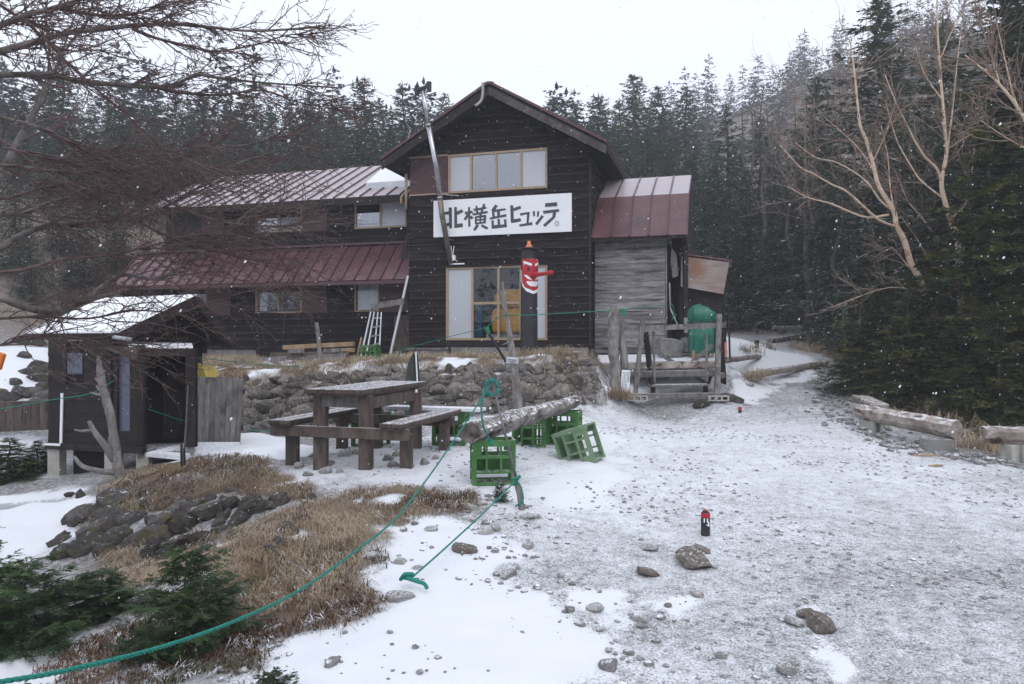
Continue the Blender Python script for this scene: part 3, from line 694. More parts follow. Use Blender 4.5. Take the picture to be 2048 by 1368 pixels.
w = window(H_, -3.22, -.92, 4.85, 5.72, 0, (-2.67, -2.09, -1.51), ('frost', 'glass_mirror', 'glass_mirror', 'frost'), .045)
shutter(H_, -4.14, -3.24, 4.87, 5.70, 0)
for (a, z0, z1) in ((-4.16, 5.70, 5.73), (-4.16, 4.84, 4.87)):
    b = MB(); b.prism([hut(a, -.06, z0), hut(-3.22, -.06, z0), hut(-3.22, -.06, z1), hut(a, -.06, z1)], HN * .06); b.build('shutter_track', M['frame'], H_)
for (a, c) in ((-3.1, -2.95), (-1.05, -.98)):
    b = MB(); 
    for k in range(5):
        x0 = a + (c - a) * k / 5; b.prism([hut(x0, .10 + .03 * (k % 2), 4.9), hut(x0 + (c - a) / 5, .10 + .03 * ((k + 1) % 2), 4.9), hut(x0 + (c - a) / 5, .10 + .03 * ((k + 1) % 2), 5.66), hut(x0, .10 + .03 * (k % 2), 5.66)], HN * .01)
    b.build('curtain', M['curtain'], H_)
# upper windows look into a pale, shaded room
b = MB(); b.prism([hut(-3.2, .14, 4.86), hut(-.93, .14, 4.86), hut(-.93, .14, 5.71), hut(-3.2, .14, 5.71)], HN * .02); b.build('blind', M['curtain'], H_)

# left wing
v0 = .95
wins = [(-8.93, -7.56, 4.33, 4.96), (-7.54, -6.84, 4.31, 4.96), (-6.07, -4.66, 4.31, 4.96), (-8.93, -7.56, 2.24, 3.0), (-7.54, -6.84, 2.24, 3.0), (-6.08, -5.39, 2.24, 3.0), (-5.37, -4.62, 2.24, 3.0), (-10.4, -9.69, 2.2, 2.95), (-11.6, -10.42, 2.2, 2.95), (-11.9, -10.6, 4.33, 4.96), (-10.58, -9.9, 4.33, 4.96)]
b = MB(); wall_holes(b, -13.2, -4.2, v0, v0 + .14, 1.3, 3.85, [wins[i] for i in (3, 5, 8)]); wall_holes(b, -11.75, -4.2, v0, v0 + .14, 3.85, 5.05, [wins[i] for i in (0, 2)])
ww = b.build('wing_wall', M['wood_dark'], H_)
lay_boards(ww, 'board', hut(0, v0, 0), HR, lambda z: (-13.2 if z < 3.85 else -11.75, -4.2), 1.36, 5.0, .178, [(a, c, d - .04, e + .04) for a, c, d, e in wins])
for i in (0, 2, 3, 5, 8):
    a, c, d, e = wins[i]
    mid = (a + c) / 2
    pn = {0: ('glass_mirror', 'glass'), 2: ('glass_mirror', 'frost'), 3: ('glass', 'glass'), 5: ('glass',), 8: ('glass', 'glass'), 9: ('glass_mirror', 'glass')}[i]
    window(H_, a, c, d, e, v0, (mid,) if len(pn) == 2 else (), pn, .045)
for i in (1, 4, 6, 7, 10): shutter(H_, *wins[i], v0)
for (a, c) in ((-8.84, -8.62), (-6.0, -5.45)):
    b = MB(); n = 8
    for k in range(n):
        x0 = a + (c - a) * k / n; q0, q1 = v0 + .03 + .025 * (k % 2), v0 + .03 + .025 * ((k + 1) % 2)
        sh = .10 if c > -8 else (.02 + .012 * k)
        b.prism([hut(x0 + 0, q0, 2.3), hut(x0 + (c - a) / n, q1, 2.3), hut(x0 + (c - a) / n + (.06 if c < -8 else 0), q1, 2.95), hut(x0 + (.06 if c < -8 else 0), q0, 2.95)], HN * .008)
    b.build('curtain', M['curtain'], H_)
b = MB(); wallbox(b, -13.0, -8.95, v0 + .02, v0 + .2, .85, 1.30); b.build('wing_foundation', M['concrete'], H_)
b = MB(); wallbox(b, -8.93, -4.2, v0 + .04, v0 + .2, .85, 1.30); b.build('wing_base', M['wood_dark'], H_)
# wing roof (eave in front of the wall, ridge behind) and rear slope
b = MB(); b.prism([hut(-11.95, .42, 4.96), hut(-11.95, 3.1, 6.38), hut(-11.95, 5.8, 4.96), hut(-11.95, 5.8, 4.86), hut(-11.95, 3.1, 6.28), hut(-11.95, .42, 4.86)], HR * 7.75)
wr = b.build('wing_roof', M['wood_dark'], H_)
upv = hut(0, 3.1, 6.40) - hut(0, .40, 4.98)
roof_panels(wr, hut(-12.0, .36, 4.975), HR, 22, .3545, upv, upv.length + .05)
b = MB(); b.beam(hut(-12.0, .36, 4.90), hut(-4.2, .36, 4.90), .03, .16); b.build('wing_eave_board', M['wood_dark'], H_)
b = MB(); wallbox(b, -11.75, -11.6, v0 + .15, 5.3, 1.3, 5.0); b.prism([hut(-11.75, v0, 5.0), hut(-11.75, 5.3, 5.0), hut(-11.75, 3.1, 6.25)], HR * .14); wallbox(b, -11.6, -4.2, 5.3, 5.44, 1.3, 5.0); b.build('wing_rear_wall', M['wood_dark'], H_)
# awning over the ground-floor windows
b = MB(); b.prism([hut(-12.6, -.0, 2.93), hut(-12.6, v0, 3.88), hut(-12.6, v0, 3.80), hut(-12.6, .0, 2.85)], HR * 8.38)
aw = b.build('awning_roof', M['wood_dark'], H_)
upv = hut(0, v0, 3.90) - hut(0, -.02, 2.94)
roof_panels(aw, hut(-12.6, -.03, 2.945), HR, 25, .335, upv, upv.length - .02)
b = MB(); b.beam(hut(-12.6, v0 - .05, 3.93), hut(-4.2, v0 - .05, 3.93), .12, .05); b.build('awning_flashing', M['roof_seam'], H_)
b = MB(); b.beam(hut(-12.6, -.02, 2.89), hut(-4.22, -.02, 2.89), .02, .08); b.build('awning_fascia', M['roof_seam'], H_)
# hipped end of the awning
b = MB(); b.add([hut(-12.6, -.03, 2.94), hut(-13.8, .2, 2.94), hut(-13.8, 1.5, 3.1), hut(-12.62, v0, 3.89)], [(0, 3, 2, 1)]); b.v += [(x, y, z - .05) for x, y, z in b.v]; b.f += [(4, 5, 6, 7), (0, 1, 5, 4), (1, 2, 6, 5), (2, 3, 7, 6), (3, 0, 4, 7)]
b.build('awning_hip', M['roof'], H_)
for k in range(12):
    u = -12.4 + k * .72
    b = MB(); b.beam(hut(u, v0, 3.4), hut(u, .08, 2.88), .05, .05); b.build('awning_bracket', M['wood_dark'], H_)
# slanting end board and downpipe at the junction with the gable block
b = MB(); b.prism([hut(-4.19, -.05, 4.05), hut(-4.42, -.05, 3.42), hut(-4.22, -.05, 3.40)], HN * .04); b.build('end_board', M['wood_dark'], H_)
b = MB(); b.tube([hut(-4.23, -.06, 5.35), hut(-4.23, -.06, 4.55)], .03, 8); b.tube(catmull([hut(-4.25, .3, 5.0), hut(-4.36, .2, 4.98), hut(-4.44, .15, 4.86), hut(-4.44, .15, 4.72)], 4), .032, 8)
b.build('downpipe', M['frame'], H_, smooth=True)
# snow-capped roof hatch on the wing roof
b = MB(); zc = lambda v: 4.98 + (v - .4) * .526
q = [hut(-5.75, .9, zc(.9) + .03), hut(-4.3, .9, zc(.9) + .03), hut(-4.3, 2.0, zc(2.0) + .03), hut(-5.75, 2.0, zc(2.0) + .03)]
top = [p + Vector((0, 0, .16)) for p in q]
apx = (hut(-5.2, 1.45, zc(1.9) + .42), hut(-4.7, 1.45, zc(1.9) + .42))
b.add(q + top, [(0, 1, 5, 4), (1, 2, 6, 5), (2, 3, 7, 6), (3, 0, 4, 7)])
hatch = b.build('roof_hatch', M['alu'], H_)
b = MB(); o_ = Vector((0, 0, .002)); b.add([p + o_ for p in top] + list(apx), [(0, 1, 5, 4), (1, 2, 5), (2, 3, 4, 5), (3, 0, 4), (3, 2, 1, 0)]); b.build('snow_cap', M['snow'], hatch)

# right-hand annex: grey plank wall, two-pitch roof
va = .36
b = MB(); wallbox(b, .04, 1.56, va, va + .12, 1.2, 3.75); wallbox(b, 1.44, 1.56, va + .12, 3.0, 1.2, 3.75)
an = b.build('annex_wall', M['wood_dark'], H_)
lay_boards(an, 'board_grey', hut(0, va, 0), HR, lambda z: (.06, 1.57), 1.26, 3.72, .128, tilt=4.0, thick=.022, joint=9, vary=.004)
b = MB(); b.beam(hut(1.585, va - .02, 1.25), hut(1.585, va - .02, 3.72), .03, .05); b.build('annex_corner', M['wood_grey'], H_)
prof = [(-.04, 3.70), (.75, 4.68), (2.2, 5.40), (4.2, 5.40)]
b = MB()
for (va_, za), (vb, zb) in zip(prof[:-1], prof[1:]):
    b.prism([hut(.05, va_, za - .06), hut(.05, vb, zb - .06), hut(.05, vb, zb - .01), hut(.05, va_, za - .01)], HR * 1.97)
ar = b.build('annex_roof', M['wood_dark'], H_)
for (va_, za), (vb, zb), nm in ((prof[0], prof[1], 1), (prof[1], prof[2], 2)):
    d = hut(0, vb, zb) - hut(0, va_, za)
    roof_panels(ar, hut(.07, va_ - .03, za + .005), HR, 5, .392, d, d.length + .03, .02, .03)
b = MB()
b.prism([hut(2.0, v, z - .07) for v, z in prof] + [hut(2.0, 4.2, 3.3), hut(2.0, .6, 3.3)], HR * .03); b.build('annex_gable', M['wood_dark'], H_)
b = MB(); b.beam(hut(2.03, -.05, 3.66), hut(2.03, .75, 4.64), .03, .12); b.beam(hut(2.03, .75, 4.64), hut(2.03, 2.2, 5.36), .03, .12); b.build('annex_barge_board', M['roof_seam'], H_)
b = MB(); wallbox(b, 1.6, 2.02, 1.9, 2.0, 1.2, 4.6); b.build('annex_recess_wall', M['wood_dark'], H_)
b = MB(); b.beam(hut(1.98, .4, 1.2), hut(1.98, .4, 3.7), .09, .09); b.build('annex_post', M['wood_dark'], H_)

# flue pipe that leans up across the front, with a T cowl
fl = [(902, 527), (884, 430), (872, 330), (857, 250), (846, 182)]
def hp_pt(px, py, v):
    d = Vector(((px - CX) / FPX, 1, 0)); q = HP + HN * v; t = q.dot(HN) / d.dot(HN)
    return Vector((d.x * t, t, EYE + (CY - py) / FPX * t))
P = [hp_pt(fl[0][0], fl[0][1], -.10), hp_pt(fl[1][0], fl[1][1], -.25), hp_pt(fl[2][0], fl[2][1], -.45), hp_pt(fl[3][0], fl[3][1], -.62), hp_pt(fl[4][0], fl[4][1], -.75)]
b = MB(); b.tube([P[0], P[1], P[1].lerp(P[2], .35)], .06, 14); fp = b.build('flue_pipe', M['rust_pipe'], H_, smooth=True)
b = MB(); b.tube([P[1].lerp(P[2], .33), P[2], P[3]], .062, 14); b.build('flue_upper_pipe', M['steel'], H_, smooth=True)
b = MB(); b.tube([P[3], P[4]], .05, 14); b.build('flue_top_pipe', M['steel'], H_, smooth=True)
for k in (1, 3): 
    b = MB(); d = (P[3] - P[2]).normalized(); c_ = P[1].lerp(P[2], .35) if k == 1 else P[3]; b.tube([c_ - d * .02, c_ + d * .02], .07, 14); b.build('flue_collar', M['steel'], H_, smooth=True)
b = MB(); c_ = P[4] + Vector((0, 0, .05)); b.tube([c_ - HR * .12 - Vector((0, 0, .03)), c_ + HR * .12 + Vector((0, 0, .03))], .055, 12)
for s in (-1, 1):
    q = c_ + HR * (.14 * s) + Vector((0, 0, .03 * s)); b.tube([q - Vector((0, 0, .10)), q + Vector((0, 0, .10))], .055, 12)
b.build('flue_cowl', M['black'], H_)
for z_, dx in ((384, 40), (473, 30)):
    b = MB(); p = hp_pt(878 if z_ < 400 else 890, z_ + 4, -.2); q = hp_pt(878 + dx, z_ + 8, -.03); b.tube([p, q], .012, 6); b.build('flue_bracket', M['steel'], H_)
# lamp bracket over the lower window
b = MB(); c_ = hp_pt(905, 516, -.08); b.box(c_, (.14, .1, .12), Matrix.Rotation(-TH, 3, 'Z')); b.tube([c_, hp_pt(902, 492, -.05)], .01, 6); b.tube([c_, hp_pt(908, 492, -.05)], .01, 6); b.build('wall_lamp', M['white_paint'], H_)
b = MB(); b.box(hp_pt(915, 528, -.05), (.34, .08, .03), Matrix.Rotation(-TH, 3, 'Z')); b.build('window_hood', M['snow'], H_)

# store lean-to right of the annex: dark boards with a faded plywood flap above
LT = hut(2.3, .6, 1.2)
lt = thing('storage_lean_to', 'brown board lean-to with a faded tilted plywood flap beside the grey annex', 'lean-to', LT)
b = MB(); wallbox(b, 1.85, 2.78, .62, .68, 1.2, 2.75); lw = b.build('wall', M['wood_dark'], lt)
for i in range(4): place_board(lw, 'wall_board', 'wood_dark', hut(2.315, .60, 1.40 + i * .36), (.95, .025, .37), Matrix((HR, HN, Vector((0, 0, 1)))).transposed())
b = MB(); wallbox(b, 2.72, 2.78, .68, 2.4, 1.2, 3.0); wallbox(b, 1.85, 2.78, 2.4, 2.46, 1.2, 3.2); b.build('rear_wall', M['wood_dark'], lt)
pl = [hut(1.88, .52, 3.34), hut(2.87, .52, 3.17), hut(2.75, .42, 2.50), hut(1.88, .42, 2.68)]
b = MB(); b.prism(pl, HN * .02); b.build('plywood_flap', M['plywood'], lt)
b = MB(); b.prism([hut(1.84, .5, 3.38), hut(2.92, .5, 3.19), hut(2.92, 2.5, 3.25), hut(1.84, 2.5, 3.45)], (0, 0, .03)); b.build('roof', M['roof'], lt)
for k, (u, zt) in enumerate(((2.8, 2.4), (2.88, 2.2))):
    b = MB(); b.tube([hut(u, .3, 1.15), hut(u - .03, .45, zt)], .02, 8); b.build('prop_pole', M['wood_dark'], lt)

# splintered plank and bits hanging in the recess
b = MB(); b.prism([hut(1.70, .3, 3.5), hut(1.80, .3, 3.35), hut(1.84, .3, 2.9), hut(1.72, .3, 2.85), hut(1.68, .3, 3.2), hut(1.66, .3, 3.0)], HN * .03)
tag(b.build('broken_plank', M['wood_grey'], base=hut(1.75, .3, 2.85)), 'splintered grey plank hanging in the dark recess by the annex', 'plank')
b = MB(); b.tube([hut(1.66, .25, 2.75), hut(1.68, .25, 2.2), hut(1.85, .2, 1.8)], .018, 7)
tag(b.build('hanging_pipe', M['steel'], base=hut(1.66, .25, 1.8)), 'thin bent grey pipe hanging in the recess beside the annex', 'pipe')

# ------------------------------------------------------------------ things inside the lower window
b = MB(); c0 = hut(-1.78, .75, 1.42)
def slab_outline(pts, v, t): return [hut(u, v, z) for u, z in pts]
root = thing('yellow_machine', 'amber plastic machine standing behind the lower clear window panes', 'machine', c0)
b = MB(); b.prism(slab_outline([(-2.2, 1.70), (-1.35, 1.70), (-1.28, 2.0), (-1.3, 2.25), (-2.18, 2.25), (-2.25, 2.05)], .05, 0), HN * .6); b.build('body', M['yellow_machine'], root, bevel=.05)
b = MB(); b.prism(slab_outline([(-2.18, 2.28), (-1.3, 2.28), (-1.32, 2.58), (-1.42, 2.68), (-2.06, 2.66), (-2.16, 2.52)], .04, 0), HN * .6); b.build('lid', M['yellow_machine'], root, bevel=.06)
b = MB(); b.prism(slab_outline([(-1.95, 1.72), (-1.62, 1.72), (-1.62, 1.86), (-1.72, 1.95), (-1.86, 1.95), (-1.95, 1.86)], .03, 0), HN * .06); b.build('hatch', M['yellow_machine'], root, bevel=.02)
b = MB(); b.box(hut(-1.75, .5, 1.55), (1.3, .5, .26), Matrix.Rotation(-TH, 3, 'Z')); b.build('stand', M['curtain'], root)
b = MB(); b.box(hut(-2.74, .25, 1.66), (.34, .3, .5), Matrix.Rotation(-TH, 3, 'Z')); b.box(hut(-2.56, .25, 2.0), (.16, .2, .76), Matrix.Rotation(-TH, 3, 'Z')); b.box(hut(-2.5, .2, 2.34), (.1, .14, .1), Matrix.Rotation(-TH, 3, 'Z'))
tag(b.build('water_canister', M['blue'], base=hut(-2.7, .25, 1.4), bevel=.02), 'teal blue plastic canister behind the frosted lower window pane', 'canister')

# ------------------------------------------------------------------ signboard with brushed letters
SB = hut(-1.95, -.08, 3.86)
sb = thing('signboard', 'long white signboard with bold brushed black letters on the gable front', 'sign', SB)
b = MB(); b.prism([hut(-3.54, -.10, 3.865), hut(-.37, -.10, 3.865), hut(-.37, -.10, 4.69), hut(-3.54, -.10, 4.69)], HN * .04); b.build('board', M['white_paint'], sb)
def sp_(x, y, v=-.104): return hp_pt(860 + x * 300 / 2048, 380 + y * 300 / 2048, v)
STROKES = [
    # each: points in the enlarged view of the sign, stroke width
    ([(195, 320), (290, 305)], 40), ([(275, 240), (280, 525)], 44), ([(190, 490), (285, 455)], 46), ([(347, 232), (352, 515)], 40), ([(360, 320), (445, 282)], 42), ([(340, 492), (448, 478)], 50),
    ([(475, 318), (580, 295)], 36), ([(533, 232), (537, 500)], 32), ([(528, 330), (470, 410)], 34), ([(545, 360), (582, 390)], 34),
    ([(590, 275), (770, 240)], 34), ([(632, 215), (645, 310)], 30), ([(742, 190), (705, 300)], 30), ([(578, 335), (790, 300)], 34), ([(690, 310), (690, 360)], 34),
    ([(622, 370), (630, 470)], 30), ([(620, 372), (765, 352)], 28), ([(755, 352), (745, 455)], 32), ([(630, 412), (750, 400)], 20), ([(640, 460), (755, 440)], 26), ([(688, 365), (690, 455)], 22), ([(650, 475), (600, 548)], 38), ([(700, 480), (785, 525)], 40),
    ([(905, 205), (855, 285)], 42), ([(850, 290), (1035, 262)], 34), ([(860, 280), (872, 380)], 34), ([(812, 392), (1045, 345)], 34), ([(935, 275), (938, 360)], 36), ([(852, 415), (858, 520)], 36), ([(850, 505), (1050, 485)], 44), ([(935, 395), (942, 500)], 32), ([(1022, 400), (1035, 500)], 34),
    ([(1118, 210), (1122, 440)], 44), ([(1130, 270), (1240, 235)], 38), ([(1105, 430), (1240, 405)], 48),
    ([(1232, 335), (1360, 310)], 30), ([(1345, 305), (1330, 465)], 34), ([(1220, 485), (1395, 455)], 36),
    ([(1418, 290), (1420, 360)], 34), ([(1480, 285), (1470, 365)], 26), ([(1540, 350), (1450, 470)], 34),
    ([(1570, 205), (1735, 190)], 56), ([(1545, 305), (1765, 278)], 40), ([(1700, 300), (1690, 370), (1560, 485)], 38)]
rr = random.Random(3)
for pts, w_ in STROKES:
    b = MB()
    for (xa, ya), (xb, yb) in zip(pts[:-1], pts[1:]):
        d = Vector((xb - xa, yb - ya)); L_ = d.length; d /= L_; n_ = Vector((-d.y, d.x)) * (w_ * .48)
        if len(pts) > 2: xa -= d.x * 4; ya -= d.y * 4; xb += d.x * 4; yb += d.y * 4
        j = lambda: rr.uniform(-4, 4)
        quad = [(xa + n_.x + j(), ya + n_.y + j()), (xa - n_.x + j(), ya - n_.y + j()), (xb - n_.x + j(), yb - n_.y + j()), (xb + n_.x + j(), yb + n_.y + j())]
        vv = -.104 - .0004 * rr.randint(0, 9)
        b.prism([sp_(*q_, vv) for q_ in quad], HN * .0015)
    b.build('letter_stroke', M['ink'], sb)
b = MB(); pts = [sp_(1733 + 24 * math.cos(t), 457 + 28 * math.sin(t), -.106) for t in np.linspace(0, 2 * PI, 21)]; b.tube(pts, .006, 5, False); b.build('full_stop_ring', M['ink'], sb)

# ------------------------------------------------------------------ stones
def stone_mesh(name, seed, m, sub=2, flat=7, sq=(1, .8, .7)):
    r = np.random.default_rng(seed)
    bm = bmesh.new(); bmesh.ops.create_icosphere(bm, subdivisions=sub, radius=1.0)
    V = np.array([v.co[:] for v in bm.verts])
    for k in range(flat):
        n = r.normal(size=3); n /= np.linalg.norm(n); d = r.uniform(.45, .78)
        dp = V @ n; over = dp > d; V[over] -= np.outer(dp[over] - d, n) * .92
    V += (r.random(V.shape) - .5) * .10
    V *= np.array(sq) * .62
    for v, c in zip(bm.verts, V): v.co = c
    me = bpy.data.meshes.new(name); bm.to_mesh(me); bm.free(); me.materials.append(m); return me
WALL_ST = [stone_mesh('stone', 100 + i, M['rubble'], 2, 8, (1, .75, .72)) for i in range(10)]
DARK_ST = [stone_mesh('stone', 200 + i, M['rubble_dark'], 2, 8, (1, .8, .72)) for i in range(7)]
PATH_ST = [stone_mesh('stone', 300 + i, M['stone'], 2, 10, (1, .8, .6)) for i in range(8)]
def put_stone(me, name, parent, p, size, rz=None, tilt=.3, sq=None):
    o = bpy.data.objects.new(name, me); C.objects.link(o)
    if parent is not None: o.parent = parent; o.location = Vector(p) - origin_of(parent)
    else: o.location = p
    o.rotation_euler = (random.uniform(-tilt, tilt), random.uniform(-tilt, tilt), random.uniform(0, 6.28) if rz is None else rz)
    o.scale = [size * k for k in (sq or (1, 1, 1))]
    return o
# dry-stone retaining bank
wall_t = thing('stone_wall', 'dry-stone retaining wall of rough dark volcanic rocks below the hut', 'stone wall', at(*FOOT[4]))
foot = [at(*p) for p in FOOT]; crest = [at(*p) for p in CREST]
def lerp_line(L, t):
    k = min(int(t * (len(L) - 1)), len(L) - 2); f = t * (len(L) - 1) - k; return L[k].lerp(L[k + 1], f)
rows = 7
for r_ in range(rows):
    t = .02 + .01 * r_
    while t < .995:
        hgt = (r_ + .45) / rows
        size = random.choice((.22, .27, .32, .40, .50)) * random.uniform(.9, 1.1) * (1.05 - .07 * r_)
        dt = size * .62 / 6.9
        tt = t + dt * .5
        if tt > 1: break
        lft = tt < .2
        if not (lft and r_ >= rows - 1 and random.random() < .5):
            p = lerp_line(foot, tt).lerp(lerp_line(crest, tt), hgt * .93 + random.uniform(-.03, .03))
            p.z += random.uniform(-.03, .03) - .02; p.y -= .04
            put_stone(random.choice(WALL_ST), 'stone', wall_t, p, size * random.uniform(.85, 1.12), random.uniform(-.5, .5), .35, (1, .9, random.uniform(.75, 1.15)))
        t += dt * random.uniform(.9, 1.12)
for k in range(90):
    tt = random.uniform(.01, .99); p = lerp_line(foot, tt).lerp(lerp_line(crest, tt), random.uniform(-.05, .98)); p.y -= .06
    put_stone(random.choice(WALL_ST), 'stone', wall_t, p, random.uniform(.10, .22), None, 1)
# tumbled rocks left of the wall and by the steps
for (px, py, s_) in [(500, 840, .34), (530, 818, .30), (488, 865, .26), (545, 862, .24), (1150, 770, .34), (1170, 790, .24), (1400, 800, .0)]:
    if s_: put_stone(random.choice(WALL_ST), 'stone', wall_t, g(px, py) + Vector((0, 0, .05)), s_)
# low bank of mossy rocks in front of the latrine
bank_t = thing('rock_bank', 'low bank of dark mossy rocks below the grey dead tree', 'rock bank', g(400, 1050))
BT = [(175, 1035, .42), (230, 1040, .38), (265, 1045, .36), (310, 1048, .34), (345, 1040, .38), (200, 1068, .40), (175, 1098, .46), (240, 1080, .36), (285, 1085, .40), (330, 1075, .34), (375, 1050, .34), (140, 1110, .38), (420, 1030, .40), (455, 1015, .42), (480, 1045, .30), (505, 1022, .36), (535, 1015, .34), (560, 1005, .26), (440, 1065, .26), (395, 1085, .30), (350, 1095, .28), (300, 1105, .26), (230, 1012, .44), (380, 1015, .26), (420, 1000, .22), (500, 998, .22), (210, 1105, .30), (120, 1085, .26), (465, 985, .2), (300, 1015, .22), (335, 1005, .18), (590, 990, .18), (620, 1000, .16)]
for px, py, s_ in BT:
    p = g(px, py); put_stone(random.choice(DARK_ST), 'stone', bank_t, p + Vector((0, 0, s_ * .02)), s_ * random.uniform(.55, 1.0), None, .35, (1, .9, random.uniform(.75, 1.1)))
for k in range(95):
    p = g(random.uniform(120, 610), random.uniform(985, 1115)); put_stone(random.choice(DARK_ST), 'stone', bank_t, p, random.uniform(.07, .16), None, 1)
# far-left rubble behind the latrine
rub = thing('rubble_slope', 'snowy heap of dark rubble on the slope behind the latrine hut', 'rubble', at(70, 760, 12.4))
for (px, py, s_) in [(55, 668, .5), (90, 740, .4), (75, 765, .34), (95, 775, .34), (45, 770, .3), (30, 745, .22), (35, 765, .24), (62, 728, .3), (15, 780, .3), (88, 760, .3), (70, 790, .26), (80, 715, .32), (98, 722, .3), (5, 765, .2), (48, 695, .26)]:
    put_stone(random.choice(DARK_ST), 'stone', rub, g(px, py + 20), s_ * 1.25, None, .4)
# rocks beside the swing and on the path
M['stone_brown'] = mat('brown_path_stone', (.10, .082, .07), (.21, .178, .155), 9, .88, .6, rand=.15, snow=.36, snow_lo=.6, snow_scale=10, third=(.26, .25, .245), third_at=(.58, .7), third_scale=5, bump_dist=.02)
BROWN_ST = [stone_mesh('stone', 400 + i, M['stone_brown'], 3, 9, (1.1, .8, .72)) for i in range(4)]
ROCKS = [(1385, 1112, .29, 'broad brown rock half buried just below the black marker post'), (1400, 1095, .13, 'small rounded rock behind the broad brown rock on the path'), (1290, 1140, .14, 'brownish rock left of the broad half-buried path rock'),
         (1640, 1250, .18, 'rounded grey rock with snow beside it at lower right of the path'), (1592, 1243, .12, 'blocky grey stone left of the rounded grey rock at lower right'), (1612, 1226, .10, 'flat stone behind the rounded grey rock at lower right'),
         (925, 1090, .19, 'dark angular rock under the lower end of the green rope'), (980, 1145, .0, ''), (865, 1055, .13, 'pale rounded stone at the edge of the dry grass tuft'), (975, 1060, .15, 'pair-forming pale stone in the snow below the wooden stake'), (992, 1052, .12, 'darker rounded stone touching the pale one below the wooden stake'),
         (1015, 1147, .15, 'pale boulder alone in the foreground snow patch'), (1060, 1090, .13, 'upright grey stone near the middle of the snow patch'), (800, 1125, .14, 'grey stone at the brown heather edge above the rope end'), (800, 1190, .19, 'stone that the lower rope end is knotted round'), (835, 1138, .10, 'small pointed stone right of the heather edge'),
         (1220, 1335, .13, 'grey stone at the bottom edge of the snow patch'), (1575, 1340, .10, 'single small stone at the bottom edge of the gravel'), (1190, 1215, .13, 'pile-topping stone on the gravel at centre bottom'), (1275, 1240, .11, 'dark stone by the snow strip at centre bottom'),
         (1395, 1187, .10, 'flat pale stone on gravel below the broad rock'), (1300, 1095, .10, 'small stone left of the marker post'), (740, 1110, .12, 'brown stone among the heather beside the long rope'), (1060, 1030, .15, 'stone beside the foot of the wooden stake'), (940, 1010, .15, 'dark stone in front of the near green crate'), (1000, 965, .10, 'grey stone by the foot of the near green crate'),
         (1405, 785, .42, 'large dark rock beside the swing frame'), (1460, 772, .46, 'large grey rock right of the swing frame'), (1500, 760, .2, 'small rock at the foot of the grass tuft by the path'), (545, 1258, .14, 'round grey stone at the snow edge beside the young fir'), (1975, 905, .20, 'pale stone under the log bench at the right edge'), (1895, 905, .16, 'pale rounded stone by the block under the long log bench'), (1545, 1075, .0, '')]
for i_, (px, py, s_, lab) in enumerate(ROCKS):
    if not s_: continue
    p = g(px, py + s_ * 60); o = put_stone(random.choice(BROWN_ST if i_ in (0, 1, 2, 3, 5, 6) else PATH_ST if s_ < .4 else DARK_ST), 'rock', None, p + Vector((0, 0, s_ * .09)), s_ * .85, None, .15, (1.2, 1, .75))
    tag(o, lab, 'rock', 'loose rocks on the ground')
# scattered cobbles and pebbles
def scatter_stones(name, n, sampler, smin, smax, m, variants=6, seed=1):
    r = np.random.default_rng(seed); base = []
    for i in range(variants):
        bm = bmesh.new(); bmesh.ops.create_icosphere(bm, subdivisions=1, radius=.5)
        V = np.array([v.co[:] for v in bm.verts]); F_ = np.array([[v.index for v in f.verts] for f in bm.faces]); bm.free()
        q = np.random.default_rng(seed * 50 + i); V = V * q.uniform(.7, 1.3, V.shape) * np.array([1.1, .85, .6]); base.append((V, F_))
    Vs, Fs, nb = [], [], 0
    P_ = sampler(r, n)
    for k in range(len(P_)):
        V, F_ = base[r.integers(variants)]; s_ = smin + (smax - smin) * r.random() ** 3
        a = r.uniform(0, 6.28); c, s2 = math.cos(a), math.sin(a)
        W = V @ np.array([[c, s2, 0], [-s2, c, 0], [0, 0, 1]]) * s_ + P_[k] + np.array([0, 0, s_ * .12])
        Vs.append(W); Fs.append(F_ + nb); nb += len(V)
    me = np_mesh(name, np.concatenate(Vs), np.concatenate(Fs), m)
    return tag(obj_of(name, me), kind='stuff')
def yard_points(r, n):
    x = r.uniform(-5.5, 8, n * 6); y = 2.4 + 15 * r.random(n * 6) ** 1.2
    yv = gsample(yard_amt, x, y); sn = gsample(snow, x, y); cl = fbm(x, y, 1.1, 77)
    keep = r.random(n * 6) < yv * np.clip(1.15 - sn, .04, 1) * np.clip((cl - .38) * 5, .05, 1)
    x, y = x[keep][:n], y[keep][:n]; return np.stack([x, y, gsample(GZ, x, y)], -1)
tag(scatter_stones('gravel', 9500, yard_points, .008, .045, M['pebble'], seed=3), 'grey gravel and pebbles strewn over the yard', 'gravel')
def left_points(r, n):
    x = r.uniform(-1.3, 1.1, n * 4); y = r.uniform(3.2, 6.4, n * 4); cl = fbm(x, y, 1.6, 99)
    keep = (cl > .5) & (gsample(grass, x, y) < .5); x, y = x[keep][:n], y[keep][:n]; return np.stack([x, y, gsample(GZ, x, y)], -1)
tag(scatter_stones('stone_scatter', 240, left_points, .012, .07, M['stone'], seed=5), 'small grey stones poking out of the foreground snow', 'stones')
def right_points(r, n):
    t = r.random(n); L_ = [g(1650, 790), g(1720, 850), g(1850, 905), g(2040, 930)]
    out = [lerp_line(L_, tt) + Vector((r.normal() * .25, r.normal() * .3, 0)) for tt in t]; return np.array([[p.x, p.y, gz(p.x, p.y)] for p in out])
tag(scatter_stones('rubble_strip', 420, right_points, .04, .16, M['stone'], seed=6), 'strip of pale rubble along the log benches', 'rubble')

